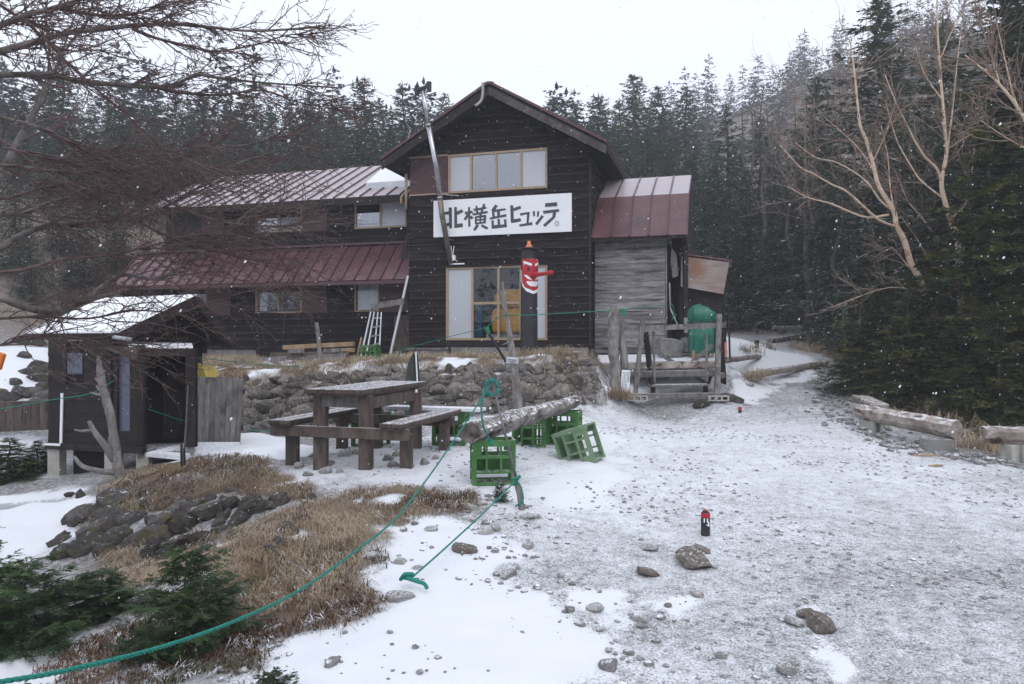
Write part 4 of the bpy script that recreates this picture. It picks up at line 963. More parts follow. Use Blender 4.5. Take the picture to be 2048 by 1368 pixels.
# ------------------------------------------------------------------ red-faced totem post
TY = 14.0
tb = onground(1058, TY); tb.z = gz(tb.x, tb.y) - .05
tr_ = .165
tp = thing('totem_post', 'black log post painted with a long-nosed red goblin face, on the bank', 'totem', tb)
def tz(py): return EYE + (CY - py) / FPX * TY
b = MB(); b.lathe(tb, [(tr_ * 1.08, 0), (tr_ * 1.03, .3), (tr_, .9), (tr_ * .98, tz(545) - tb.z), (tr_ * .93, tz(500) - tb.z)], 28); b.build('post', M['black'], tp, smooth=False)
b = MB(); zt = tz(500); b.lathe((tb.x, tb.y, zt), [(tr_ * 1.15, 0), (tr_ * 1.32, .012), (tr_ * 1.28, .03), (tr_ * .5, .045)], 28); b.build('hat_brim', M['black'], tp)
b = MB(); b.prism([(tb.x + .14, tb.y - .05, zt + .012), (tb.x + .30, tb.y - .02, zt - .01), (tb.x + .28, tb.y - .0, zt - .03), (tb.x + .14, tb.y - .03, zt - .005)], (0, .14, 0)); b.build('brim_flap', M['wood_grey'], tp)
b = MB(); b.lathe((tb.x, tb.y, zt + .04), [(.085, 0), (.06, .035), (.035, .075), (.03, .13), (.012, .135)], 18); b.build('hat_tip', M['orange'], tp, smooth=True)
FA = math.radians(-62)          # the face looks to the lower right
def tface(name, m, pts, r0, prox, parent=tp):
    """patch wrapped round the post; pts are (degrees from the face axis, picture row)"""
    A0 = min(p[0] for p in pts); A1 = max(p[0] for p in pts)
    bm = bmesh.new(); vs = []
    n = len(pts); dense = []
    for i in range(n):
        a, c = pts[i], pts[(i + 1) % n]; k = max(1, int(abs(a[0] - c[0]) / 8))
        for j in range(k): dense.append((a[0] + (c[0] - a[0]) * j / k, a[1] + (c[1] - a[1]) * j / k))
    # strips of constant angle keep the patch on the curve
    def P_(a, py, rr): t = FA + math.radians(a); return Vector((tb.x + rr * math.cos(t), tb.y + rr * math.sin(t), tz(py)))
    def rows_at(a):
        ys = []
        for i in range(len(dense)):
            (a0, y0), (a1, y1) = dense[i], dense[(i + 1) % len(dense)]
            if (a0 - a) * (a1 - a) <= 0 and abs(a1 - a0) > 1e-6: ys.append(y0 + (y1 - y0) * (a - a0) / (a1 - a0))
        return (min(ys), max(ys)) if ys else None
    K = max(2, int((A1 - A0) / 6)); mb = MB(); ring = []
    for i in range(K + 1):
        a = A0 + (A1 - A0) * (.002 + .996 * i / K); q = rows_at(a)
        if q: ring.append((a, q))
    for (a, qa), (c, qc) in zip(ring[:-1], ring[1:]):
        f = [P_(a, qa[1], r0 + prox), P_(c, qc[1], r0 + prox), P_(c, qc[0], r0 + prox), P_(a, qa[0], r0 + prox)]
        k_ = [P_(a, qa[1], r0 - .01), P_(c, qc[1], r0 - .01), P_(c, qc[0], r0 - .01), P_(a, qa[0], r0 - .01)]
        mb.add(f + k_, [(0, 1, 2, 3), (7, 6, 5, 4), (0, 4, 5, 1), (2, 6, 7, 3), (1, 5, 6, 2), (3, 7, 4, 0)])
    return mb.build(name, m, parent)
tface('beard', M['white_paint'], [(-88, 560), (88, 560), (80, 575), (45, 584), (0, 589), (-45, 584), (-80, 572)], tr_, .006)
tface('face', M['red'], [(-80, 519), (80, 519), (80, 568), (55, 576), (0, 583), (-55, 576), (-80, 565)], tr_, .010)
for s in (-1, 1):
    tface('eyebrow', M['white_paint'], [(s * 66, 523), (s * 12, 529), (s * 12, 534), (s * 66, 528)], tr_, .016)
    tface('eye', M['black'], [(s * 36, 536), (s * 28, 537), (s * 24, 540), (s * 28, 543), (s * 36, 543.5), (s * 42, 540)], tr_, .016)
    tface('moustache', M['white_paint'], [(s * 62, 551), (s * 40, 552), (s * 8, 562), (s * 40, 559)], tr_, .016)
tface('mouth', M['white_paint'], [(-46, 564), (46, 564), (40, 569), (20, 574), (-20, 574), (-40, 569)], tr_, .016)
for k in range(9):
    py = 541 + k * 2.6; tface('whisker', M['white_paint'], [(-96, py + 2.4), (-82, py), (-82, py + 1.1), (-96, py + 3.5)], tr_, .008)
nd = Vector((math.cos(FA), math.sin(FA), 0)); n0 = Vector((tb.x, tb.y, tz(552))) + nd * .12
ntip = at(1103, 545, TY - .62)
b = MB(); b.tube([n0, n0.lerp(ntip, .35), n0.lerp(ntip, .7), n0.lerp(ntip, .88), ntip, ntip + (ntip - n0).normalized() * .02], [.062, .040, .034, .04, .048, .02], 12); b.build('nose', M['red'], tp, smooth=True)

# ------------------------------------------------------------------ poles and posts with twigs
def stick(name, label, cat, pts, radii, m, twigs=(), n=8, wob=.0, group=None):
    pts = [Vector(p) for p in pts]; base = min(pts, key=lambda p: p.z)
    t = thing(name, label, cat, base, group)
    b = MB(); dense = catmull(pts, 5); rd = np.interp(np.linspace(0, 1, len(dense)), np.linspace(0, 1, len(radii)), radii)
    rr = random.Random(len(label)); rd = [k * (1 + rr.uniform(-wob, wob)) for k in rd]
    b.tube(dense, rd, n); b.jitter(float(np.mean(radii)) * .13, len(label)); b.build('trunk', m, t, smooth=False)
    for tw, rad in twigs:
        b = MB(); d = catmull([Vector(p) for p in tw], 4); b.tube(d, list(np.linspace(rad, rad * .45, len(d))), 6); b.build('branch_stub', m, t, smooth=True)
    return t
Yb = 11.6
stick('dead_sapling', 'thin forked dead stem leaning in front of the lower window', 'dead tree', [at(1037, 815, Yb), at(1030, 750, Yb), at(1022, 690, Yb + .05), at(1012, 625, Yb + .1), at(1004, 562, Yb + .12)], [.075, .065, .05, .035, .02], M['snag'],
      [([at(1013, 632, Yb), at(1004, 605, Yb), at(997, 575, Yb - .05)], .025), ([at(1012, 600, Yb), at(1018, 596, Yb - .05)], .012), ([at(1022, 676, Yb), at(1036, 668, Yb - .06)], .015), ([at(1018, 684, Yb), at(1004, 690, Yb)], .014), ([at(1026, 738, Yb), at(1010, 744, Yb)], .02), ([at(1036, 800, Yb), at(1016, 806, Yb - .05)], .018)], wob=.1)
p = at(1025, 720, Yb - .12); np_ = thing('name_plate', 'small white plate fixed to the forked dead stem', 'plate', p)
b = MB(); b.box(p, (.20, .012, .10), Matrix.Rotation(.08, 3, 'Y')); b.build('plate', M['alu'], np_)
for k in range(3):
    b = MB(); b.box(p + Vector((0, -.008, .028 - k * .028)), (.15 - .03 * k, .003, .010), Matrix.Rotation(.08, 3, 'Y')); b.build('text_line', M['white_paint'] if k == 0 else M['ink'], np_)
# gnarled pair of posts left of the swing
Yg = 13.3
stick('gnarled_post', 'stout weathered grey post with a knotted top left of the swing frame', 'post', [at(1233, 798, Yg), at(1230, 740, Yg), at(1226, 690, Yg), at(1228, 650, Yg), at(1228, 612, Yg)], [.13, .10, .09, .11, .06], M['snag'],
      [([at(1226, 622, Yg - .08), at(1221, 628, Yg - .1), at(1216, 638, Yg - .1)], .035), ([at(1225, 700, Yg), at(1218, 696, Yg - .05)], .04)], wob=.12, n=12)
stick('slim_post', 'slimmer grey post leaning on the stout knotted post', 'post', [at(1252, 795, Yg + .1), at(1249, 730, Yg + .12), at(1245, 680, Yg + .14), at(1240, 640, Yg + .12)], [.09, .075, .06, .05], M['snag'], wob=.1, n=10)
p = at(1251, 762, Yg - .08); nb_ = thing('notice_board', 'white notice board of small black writing leaning on the knotted post', 'notice', at(1251, 785, Yg - .08))
Rn = Matrix.Rotation(.06, 3, 'Y') @ Matrix.Rotation(-.15, 3, 'Z')
b = MB(); b.box(p, (.155, .012, .40), Rn); b.build('board', M['white_paint'], nb_)
for k in range(5):
    for j in range(12 if k else 7):
        b = MB(); b.box(p + Rn @ Vector((.055 - .026 * k, -.0075, .165 - .027 * j - (.01 if k else 0))), (.012 if k else .018, .002, .017), Rn); b.build('letter', M['ink'], nb_)

# ------------------------------------------------------------------ swing bench frame
Ys = 13.65
sw_ = thing('swing_frame', 'grey timber swing bench hanging in a square post frame beside the hut', 'swing', drop(at(1355, 800, Ys)))
gzs = EYE + (CY - 797) / FPX * Ys
def sbeam(name, a, c, w=.075, h=.075, m='wood_grey', dep=0):
    b = MB(); b.beam(a, c, w, h); return b.build(name, M[m], sw_)
sbeam('base_beam', at(1262, 792, Ys), at(1444, 790, Ys), .09, .09)
sbeam('post', at(1271, 786, Ys + .02), at(1286, 635, Ys + .02), .08, .08); sbeam('post', at(1434, 786, Ys + .02), at(1438, 628, Ys + .02), .09, .085)
sbeam('top_beam', at(1272, 657, Ys + .10), at(1452, 650, Ys + .10), .06, .10)
sbeam('rear_post', at(1305, 780, Ys + .75), at(1291, 665, Ys + .3), .09, .09, 'wood_dark'); sbeam('rear_post', at(1448, 775, Ys + .75), at(1441, 662, Ys + .3), .10, .10, 'wood_dark')
sbeam('brace', at(1296, 692, Ys + .48), at(1413, 768, Ys + .55), .03, .075); sbeam('brace', at(1426, 690, Ys + .52), at(1330, 768, Ys + .5), .03, .075)
sbeam('hanger', at(1307, 662, Ys + .18), at(1309, 765, Ys + .2), .04, .05); sbeam('hanger', at(1413, 668, Ys + .18), at(1413, 760, Ys + .2), .04, .05)
sbeam('seat_rail', at(1308, 746, Ys + .42), at(1426, 743, Ys + .42), .04, .10)
b = MB(); b.beam(at(1300, 771, Ys + .2), at(1416, 769, Ys + .2), .34, .035); b.build('seat', M['wood_grey'], sw_)
sbeam('arm', at(1303, 770, Ys + .1), at(1310, 744, Ys + .42), .045, .06, 'wood_dark'); sbeam('arm', at(1416, 770, Ys + .1), at(1424, 744, Ys + .42), .045, .06, 'wood_dark')
sbeam('foot', at(1306, 786, Ys + .25), at(1306, 768, Ys + .25), .08, .08, 'wood_dark'); sbeam('foot', at(1411, 786, Ys + .25), at(1411, 768, Ys + .25), .08, .08, 'wood_dark')
sbeam('side_rail', at(1438, 753, Ys + .05), at(1450, 749, Ys + .7), .05, .10)
b = MB(); b.beam(at(1276, 775, Ys + .8), at(1445, 772, Ys + .8), .05, .12); b.build('rear_board', M['wood_grey'], sw_)
for (px, lab) in ((1273, 'pale hollow concrete block under the left end of the swing beam'), (1435, 'pale hollow concrete block under the right end of the swing beam')):
    c = at(px, 802, Ys - .02); c.z = gzs + .01; b = MB()
    L2, hh, dd = .39 / 2, .05, .10
    b.box(c + Vector((0, 0, hh - .012)), (.39, .19, .022)); b.box(c + Vector((0, 0, -hh + .012)), (.39, .19, .022))
    for k in (-1.5, -.5, .5, 1.5): b.box(c + Vector((k * .119, 0, 0)), (.032, .188, .077))
    tag(b.build('concrete_block', M['block'], base=c - Vector((0, 0, hh))), lab, 'block', 'blocks under the swing')
# timber retaining steps behind the swing
for k, (pa, pb, h_, lab) in enumerate([((1195, 733, 14.5), (1440, 728, 14.0), .15, 'upper grey timber of the snowy landing behind the swing'), ((1200, 750, 14.3), (1430, 746, 13.9), .13, 'lower grey timber of the landing behind the swing')]):
    b = MB(); b.beam(at(*pa), at(*pb), .2, h_); tag(b.build('landing_beam', M['driftwood_tan'] if k == 0 else M['wood_grey'], base=at(*pa), bevel=.02), lab, 'beam')
b = MB(); q = [at(1200, 726, 14.5), at(1440, 721, 14.0), at(1440, 706, 15.1), at(1195, 710, 15.6)]; b.prism(q, (0, 0, -.05)); tag(b.build('snowy_landing', M['thin_snow'], base=q[0]), 'snow-covered plank landing in front of the grey annex', 'landing')
b = MB(); b.box(at(1216, 768, 14.2), (.2, .2, .36)); tag(b.build('landing_support', M['concrete'], base=at(1216, 786, 14.2)), 'concrete stub under the landing timbers', 'support')

# ------------------------------------------------------------------ tarpaulin-covered machine beside the annex
tcx = at(1402, 705, 14.6); tt = thing('tarpaulin_cover', 'green tarpaulin tied over a tall machine beside the annex', 'tarpaulin', tcx)
b = MB(); n_, prof_ = 40, [(0, .0), (.35, .02), (.62, .0), (.66, -.035), (.70, .0), (.85, .02), (.97, -.01), (1.04, -.09), (1.07, -.22)]
rr = random.Random(9); vs = []
wx, wy, zb, hh = .225, .2, tcx.z + .0, .90
for j, (h_, ins) in enumerate(prof_):
    for k in range(n_):
        a = 2 * PI * k / n_; sx = math.copysign(abs(math.cos(a)) ** .55, math.cos(a)); sy = math.copysign(abs(math.sin(a)) ** .55, math.sin(a))
        f = 1 + (.09 * math.sin(k * .95 + j * .5) + .06 * math.sin(k * 2.05 + j * .8) + rr.uniform(-.035, .035)) * (1 if j < 7 else .4)
        vs.append((tcx.x + sx * max(.02, (wx + ins)) * f + (.02 * j / 8 if sx > 0 else -.0), tcx.y + sy * max(.02, (wy + ins)) * f, zb + h_ * hh + (.02 * math.sin(k * .8) if 0 < j < 5 else 0) - (.06 * max(0, sx) + .02 * math.sin(k * .9) if j >= 5 else 0) - (.03 * math.sin(k * .47) ** 2 if j == 0 else 0)))
fs = [(j * n_ + k, j * n_ + (k + 1) % n_, (j + 1) * n_ + (k + 1) % n_, (j + 1) * n_ + k) for j in range(len(prof_) - 1) for k in range(n_)] + [tuple((len(prof_) - 1) * n_ + k for k in range(n_))]
b.add(vs, fs); b.build('sheet', M['tarp'], tt, smooth=True)
b = MB(); pts = [(tcx.x + .262 * math.copysign(abs(math.cos(a)) ** .6, math.cos(a)), tcx.y + .232 * math.copysign(abs(math.sin(a)) ** .6, math.sin(a)), zb + .66 * hh + .015 * math.sin(3 * a)) for a in np.linspace(0, 2 * PI, 25)]; b.tube(pts, .009, 6, False); b.build('tie_cord', M['black'], tt)
for dx in (-.19, .19):
    for dy in (-.15, .15):
        b = MB(); b.beam((tcx.x + dx, tcx.y + dy, zb - .26), (tcx.x + dx, tcx.y + dy, zb + .05), .045, .045); b.build('leg', M['wood_tan'], tt)
p = at(1442, 695, 14.6); b = MB(); b.box(p, (.1, .1, .42)); b.box(p + Vector((.08, .02, -.05)), (.06, .08, .3)); tag(b.build('orange_crate', M['orange'], base=p - Vector((0, 0, .21)), bevel=.01), 'narrow orange plastic box behind the swing frame', 'box')
p = at(1345, 692, 14.7); b = MB(); b.prism([p + Vector(k) for k in ((-.24, 0, -.2), (.22, 0, -.25), (.25, 0, .08), (.05, 0, .16), (-.24, 0, .18))], (0, .5, 0)); b.jitter(.02, 4); tag(b.build('concrete_lump', M['concrete'], base=p - Vector((0, 0, .2)), bevel=.03), 'rough grey concrete lump under the recess by the annex', 'concrete')
p = at(1372, 690, 14.9); b = MB(); b.box(p, (.17, .3, .3)); tag(b.build('grey_bin', M['concrete'], base=p - Vector((0, 0, .15)), bevel=.02), 'small grey box between concrete lump and green tarpaulin', 'box')
p = at(1376, 650, 14.9); b = MB(); b.lathe(p - Vector((0, 0, .16)), [(.075, 0), (.085, .3), (.09, .31)], 16); tag(b.build('grey_bucket', M['grey_pipe'], base=p - Vector((0, 0, .2))), 'pale grey bucket hung at the dark recess beside the tarpaulin', 'bucket')

# ------------------------------------------------------------------ picnic table (local frame: x across, y along)
PT = Vector((-1.54, 7.95, 0)); PT.z = .24
pt = thing('picnic_table', 'heavy brown timber picnic table with attached side benches, dusted with snow', 'picnic table', PT)
def pl_(x, y, z): return PT + HR * x + HN * y + Vector((0, 0, z))
def pbeam(name, a, c, w, h, m='wood_brown', parent=pt, bev=.006):
    b = MB(); b.beam(pl_(*a), pl_(*c), w, h); return b.build(name, M[m], parent, bevel=bev)
top_ = pbeam('tabletop', (0, -.82, .735), (0, .82, .735), .60, .02)
for x in (-.24, -.08, .08, .24): pbeam('table_plank', (x, -.84, .768), (x, .84, .768), .155, .045, 'wood_brown', top_)
for sx in (-1, 1):
    for sy in (-1, 1):
        pbeam('leg', (sx * .255, sy * .62, -.12), (sx * .255, sy * .62, .72), .13, .13)
    bn = pbeam('bench_seat', (sx * .62, -.80, .415), (sx * .62, .80, .415), .24, .02)
    for x in (-.065, .065): pbeam('bench_plank', (sx * .62 + x, -.82, .447), (sx * .62 + x, .82, .447), .125, .042, 'wood_brown', bn)
    for sy in (-1, 1): pbeam('bench_support', (sx * .65, sy * .52, -.12), (sx * .65, sy * .52, .34), .12, .12)
for sy in (-1, 1):
    pbeam('cross_beam', (-.77, sy * .62 - .10, .355), (.77, sy * .62 - .10, .355), .055, .11)
    pbeam('apron', (-.3, sy * .62 - .03, .66), (.3, sy * .62 - .03, .66), .05, .12, 'wood_grey')
for sx in (-1, 1): pbeam('side_rail', (sx * .255, -.6, .64), (sx * .255, .6, .64), .05, .12)
b = MB(); b.box(pl_(.335, .45, .70), (.05, .01, .035), Matrix.Rotation(PI / 2 - TH, 3, 'Z')); b.build('tag', M['white_paint'], pt)
for k in range(16):
    x, y = random.uniform(-.7, .8), random.uniform(-1.0, .2); q = pl_(x, y, 0); q.z = gz(q.x, q.y)
    tag(put_stone(random.choice(PATH_ST), 'table_stone', None, q + Vector((0, 0, .01)), random.uniform(.09, .19), None, .4), 'loose grey stone lying round the feet of the picnic table', 'stone', 'stones under the picnic table')

# ------------------------------------------------------------------ bottle crates
def crate_meshes(m):
    W, D, Hh = .395, .28, .42
    parts = {}
    b = MB()
    for sx in (-1, 1):
        for sy in (-1, 1): b.box((sx * (W / 2 - .018), sy * (D / 2 - .018), Hh / 2), (.042, .042, Hh))
    b = MB(); b.box((0, 0, Hh / 2), (.042, .042, Hh)); parts['corner_post'] = b
    b = MB()
    for z, h_ in ((.018, .03), (.125, .022), (.265, .028), (Hh - .03, .055)):
        for sy in (-1, 1): b.box((0, sy * (D / 2 - .008), z), (W - .03, .014, h_))
        for sx in (-1, 1): b.box((sx * (W / 2 - .008), 0, z), (.014, D - .03, h_))
    b.box((0, 0, .125), (W + .012, D + .012, .010)); b.box((0, 0, .018), (W + .008, D + .008, .008)); b.box((0, 0, Hh - .006), (W + .01, .02, .012)) if False else None
    parts['rails'] = b
    b = MB()
    for sy in (-1, 1):
        for x in (-.065, .065): b.box((x, sy * (D / 2 - .009), .255), (.02, .012, .27))
        b.box((-.14, sy * (D / 2 - .010), .33), (.06, .01, .12)); b.box((.145, sy * (D / 2 - .010), .34), (.05, .01, .10))
    for sx in (-1, 1):
        b.box((sx * (W / 2 - .009), 0, .255), (.012, .02, .27)); b.box((sx * (W / 2 - .010), 0, .36), (.01, .22, .03))
    parts['side_grid'] = b
    b = MB()
    for x in (-.065, .065): b.box((x, 0, .20), (.006, D - .03, .14))
    b.box((0, 0, .20), (W - .03, .006, .14))
    for x in (-.13, 0, .13):
        for y in (-.065, .065): b.box((x, y, .02), (.09, .012, .012)); b.box((x, y, .021), (.012, .09, .012))
    parts['divider'] = b
    out = {}
    for k, bb in parts.items():
        me = bpy.data.meshes.new(k); me.from_pydata(bb.v, [], bb.f); me.materials.append(m); out[k] = me
    return out
CR = {'crate': crate_meshes(M['crate']), 'crate_pale': crate_meshes(M['crate_pale'])}
def crate(p, rz, label, kind='crate', rot=None, scale=1):
    o = thing('bottle_crate', label, 'crate', p, 'green bottle crates')
    o.rotation_euler = rot or (0, 0, rz); o.scale = (scale,) * 3
    for k, me in CR[kind].items():
        for d in ([(sx * (.395 / 2 - .018), sy * (.28 / 2 - .018), 0) for sx in (-1, 1) for sy in (-1, 1)] if k == 'corner_post' else [(0, 0, 0)]):
            c = bpy.data.objects.new(k, me); C.objects.link(c); c.parent = o; c.location = d
    return o
cA = Vector((at(985, 960, 6.75).x, 6.75, 0)); cA.z = gz(cA.x, cA.y) - .01
crate(cA, .12, 'near green bottle crate standing upright under the low end of the log')
cC = Vector((at(1128, 880, 8.75).x, 8.75, 0)); cC.z = gz(cC.x, cC.y) - .01
crate(cC, -.25, 'upright green bottle crate under the raised far end of the log')
cD = Vector((at(1120, 892, 8.0).x, 8.0, 0)); cD.z = gz(cD.x, cD.y) + .01
crate(cD + Vector((.02, 0, .06)), 0, 'faded pale green bottle crate tipped over on the path', 'crate_pale', (Matrix.Rotation(-.35, 3, 'Z') @ Matrix.Rotation(math.radians(72), 3, 'Y') @ Matrix.Rotation(.15, 3, 'X')).to_euler())
cB = Vector((at(1030, 895, 8.7).x, 8.7, 0)); cB.z = gz(cB.x, cB.y) + .14
crate(cB, 0, 'green bottle crate lying on its side behind the log bench', 'crate', (Matrix.Rotation(-.3, 3, 'Z') @ Matrix.Rotation(math.radians(90), 3, 'Y')).to_euler())
cE = Vector((at(902, 890, 8.75).x, 8.75, 0)); cE.z = gz(cE.x, cE.y) - .02
crate(cE, -.15, 'green bottle crate under the right half of the thin plank bench')
cF = Vector((at(742, 880, 8.9).x, 8.9, 0)); cF.z = gz(cF.x, cF.y) - .02
crate(cF, -.2, 'green bottle crate half hidden behind the picnic table leg')
cG = onground(741, 15.9); cG.z = gz(cG.x, cG.y)
crate(cG, -.25, 'small-looking green crate at the hut wall beneath the ladder', 'crate', None, .9)
b = MB(); zt = max(cE.z, cF.z) + .44; b.beam((at(668, 0, 9.15).x, 9.15, zt), (at(966, 0, 8.6).x, 8.6, zt), .24, .035)
tag(b.build('plank_bench', M['thin_snow'], base=(cE.x, cE.y, zt)), 'thin snow-white plank laid across green crates behind the table', 'bench')
# weathered log bench on the crates
def rough_log(name, label, a, c, ra, rc, m, flat=.0, seed=1, seg=14, n=14, group=None, rough=.10, rz=1.0):
    a, c = Vector(a), Vector(c); r = random.Random(seed); d = (c - a).normalized(); x = d.cross(Vector((0, 0, 1))).normalized(); y = x.cross(d)
    b = MB(); vs, fs = [], []
    amp = [r.uniform(-rough, rough) for _ in range(n)]
    for i in range(seg + 1):
        t = i / seg; p = a.lerp(c, t) + y * r.uniform(-.008, .008) + x * r.uniform(-.008, .008); R0 = ra + (rc - ra) * t
        for k in range(n):
            an = 2 * PI * k / n; q = R0 * (1 + amp[k] + r.uniform(-rough, rough) * .6)
            if i in (0, seg): q *= r.uniform(.75, 1.0)
            oy = math.sin(an) * q * rz
            if flat and oy > R0 * (1 - flat): oy = R0 * (1 - flat) + (oy - R0 * (1 - flat)) * .15
            vs.append(p + x * math.cos(an) * q + y * oy + d * (r.uniform(-.03, .03) if i in (0, seg) else 0))
    for i in range(seg):
        for k in range(n): fs.append((i * n + k, i * n + (k + 1) % n, (i + 1) * n + (k + 1) % n, (i + 1) * n + k))
    fs += [tuple(range(n - 1, -1, -1)), tuple(seg * n + k for k in range(n))]
    b.add(vs, fs); return tag(b.build(name, m, base=a.lerp(c, .5) - Vector((0, 0, ra))), label, 'log', group)
lA = at(936, 866, 6.6); lC = at(1152, 806, 8.95); lA.z = max(lA.z, cA.z + .43 + .06); lC.z = cC.z + .43 + .08
rough_log('log_bench', 'rough grey half-log sloping across two green crates', lA, lC, .155, .095, M['driftwood'], .3, 5, 18, 18, rough=.15, rz=.72)
# iron rod and stake
rodA, rodB = at(1032, 955, 6.0), at(984, 762, 6.15)
st = thing('rope_stake', 'leaning iron rod on a wooden stake with green rope looped at its top', 'stake', drop(at(1047, 1025, 5.9)))
b = MB(); q0 = drop(at(1047, 1025, 5.9)); b.tube([q0 - Vector((0, 0, .1)), q0.lerp(rodA, .5), at(1028, 945, 6.0)], [.027, .026, .022], 9); b.build('wooden_stake', M['snag'], st, smooth=True)
b = MB(); b.tube([at(1031, 952, 5.97), rodB], .0105, 8); b.build('iron_rod', M['iron'], st, smooth=True)
def rope(name, label, pts, r, m='rope', n=8, cat='rope', group='green ropes', sub=6):
    pts = catmull(pts, sub); b = MB(); rad = [r * (1 + .10 * (i % 2)) for i in range(len(pts))]; b.tube(pts, rad, n)
    return tag(b.build(name, M[m], base=pts[0]), label, cat, group)
def twisted_rope(name, label, pts, r, m='rope', group='green ropes', pitch=.045):
    P = catmull(pts, 24); D = [0.]
    for a, c in zip(P[:-1], P[1:]): D.append(D[-1] + (c - a).length)
    n = int(D[-1] / (pitch / 7)); q = np.linspace(0, D[-1], n); A = np.array([tuple(p) for p in P]); X = np.stack([np.interp(q, D, A[:, k]) for k in range(3)], -1)
    T = nrmz_(np.gradient(X, axis=0)); U = nrmz_(np.cross(T, np.array([0, 0, 1.]))); W = np.cross(T, U); b = MB()
    for k in range(3):
        an = q / pitch * 2 * PI + k * 2 * PI / 3; b.tube([tuple(p) for p in X + (U * np.cos(an)[:, None] + W * np.sin(an)[:, None]) * r * .52], r * .56, 5)
    return tag(b.build(name, M[m], base=P[0], smooth=True), label, 'rope', group)
def nrmz_(a): return a / (np.linalg.norm(a, axis=-1, keepdims=True) + 1e-9)
coil = []
for k in range(40):
    a = k / 40 * 2 * PI * 2.2; coil.append(at(984 + 14 * math.cos(a) - 1, 772 + 15 * math.sin(a) + k * .15, 6.13 - .01 * (k % 3)))
rope('rope_coil', 'green rope coiled in loops round the top of the iron rod', coil, .0095, sub=2)
twisted_rope('long_rope', 'long green guide rope running from the iron rod to the lower left corner', [at(982, 768, 6.12), at(930, 848, 5.6), at(860, 950, 5.0), at(790, 1038, 4.3), at(700, 1110, 3.5), at(600, 1180, 2.85), at(480, 1238, 2.35), at(330, 1292, 1.95), at(150, 1337, 1.68), at(0, 1364, 1.55), at(-160, 1385, 1.45)], .0061)
rope('rope_tail', 'loose green rope tail hanging from the iron rod onto the log', [at(970, 775, 6.12), at(963, 810, 6.1), at(966, 850, 6.12), at(976, 872, 6.3), at(981, 884, 6.45)], .008)
rope('rope_knot', 'knot of green rope on the low end of the log', [at(973, 878, 6.42), at(980, 882, 6.40), at(986, 888, 6.40), at(978, 884, 6.38), at(984, 880, 6.4)], .010)
kn = drop(g(818, 1192)) + Vector((0, 0, .05))
twisted_rope('short_rope', 'short green rope from the wooden stake down to a knot on the snow', [at(1031, 962, 5.95), at(1031, 962, 5.95).lerp(kn, .35) - Vector((0, 0, .015)), at(1031, 962, 5.95).lerp(kn, .7) - Vector((0, 0, .012)), kn], .0062)
rope('stake_tail', 'green rope end dangling beside the wooden stake', [at(1030, 960, 5.95), at(1041, 972, 5.93), at(1046, 992, 5.9), at(1044, 1004, 5.9), at(1034, 1010, 5.9), at(1030, 1013, 5.9)], .007)
rope('stake_knot', 'green rope knot where the iron rod meets the wooden stake', [at(1026, 958, 5.93), at(1034, 956, 5.92), at(1040, 952, 5.92), at(1031, 964, 5.93), at(1026, 970, 5.93), at(1033, 961, 5.92)], .011)
rope('ground_knot', 'tangled green knot lying on the foreground snow', [kn + Vector(k) for k in ((-.05, .01, .0), (-.02, -.02, .04), (.02, .01, .03), (-.03, .02, .01), (.0, -.03, .02), (.05, -.02, .0), (.09, -.03, -.01), (.11, -.05, -.03))], .011)
rope('terrace_twine', 'thin green twine strung along the terrace from latrine to annex', [at(380, 712, 10.4), at(470, 724, 12), at(600, 734, 13.2), at(720, 726, 13.6), at(830, 692, 13.6), at(920, 668, 12.6), at(970, 655, 12), at(1007, 630, 11.55), at(1060, 630, 12), at(1200, 622, 13), at(1250, 618, 13.3), at(1345, 610, 15.0)], .0065, 'rope_dark', 6)
rope('left_rope', 'thin green rope running left from the latrine porch', [at(296, 716, 9.2), at(230, 760, 9), at(180, 787, 8.8), at(100, 800, 8.6), at(0, 818, 8.3), at(-200, 850, 8)], .006, 'rope', 6)
rope('latrine_rope', 'thin green rope sagging from the latrine post towards the table', [at(296, 818, 9.2), at(370, 842, 9.6), at(450, 856, 10.2), at(545, 861, 10.8), at(700, 850, 11.3), at(806, 812, 11.6)], .006, 'rope', 6)
rope('tarp_twine', 'green twine knotted in the dark recess by the annex', [at(1345, 610, 15), at(1348, 625, 15.02), at(1344, 640, 15.05), at(1350, 628, 15.03), at(1352, 646, 15.05)], .008, 'rope_dark', 6)
for (px, py, Y, lab) in ((975, 660, 12.0, 'green twine wrapped on the leaning black stake'), (1247, 626, 13.2, 'green twine wrapped on the slimmer grey post')):
    b = MB(); q = at(px, py, Y); b.tube([q + Vector((-.02, 0, .06)), q + Vector((.02, 0, -.06))], [.045, .03], 8); tag(b.build('twine_wrap', M['rope_dark'], base=q), lab, 'twine', 'green ropes')
b = MB(); b.tube([at(1012, 724, 12.3), at(975, 662, 12.0)], .022, 8); tag(b.build('black_stake', M['black'], base=at(1012, 724, 12.3)), 'leaning black stake on the bank in front of the lower window', 'stake')
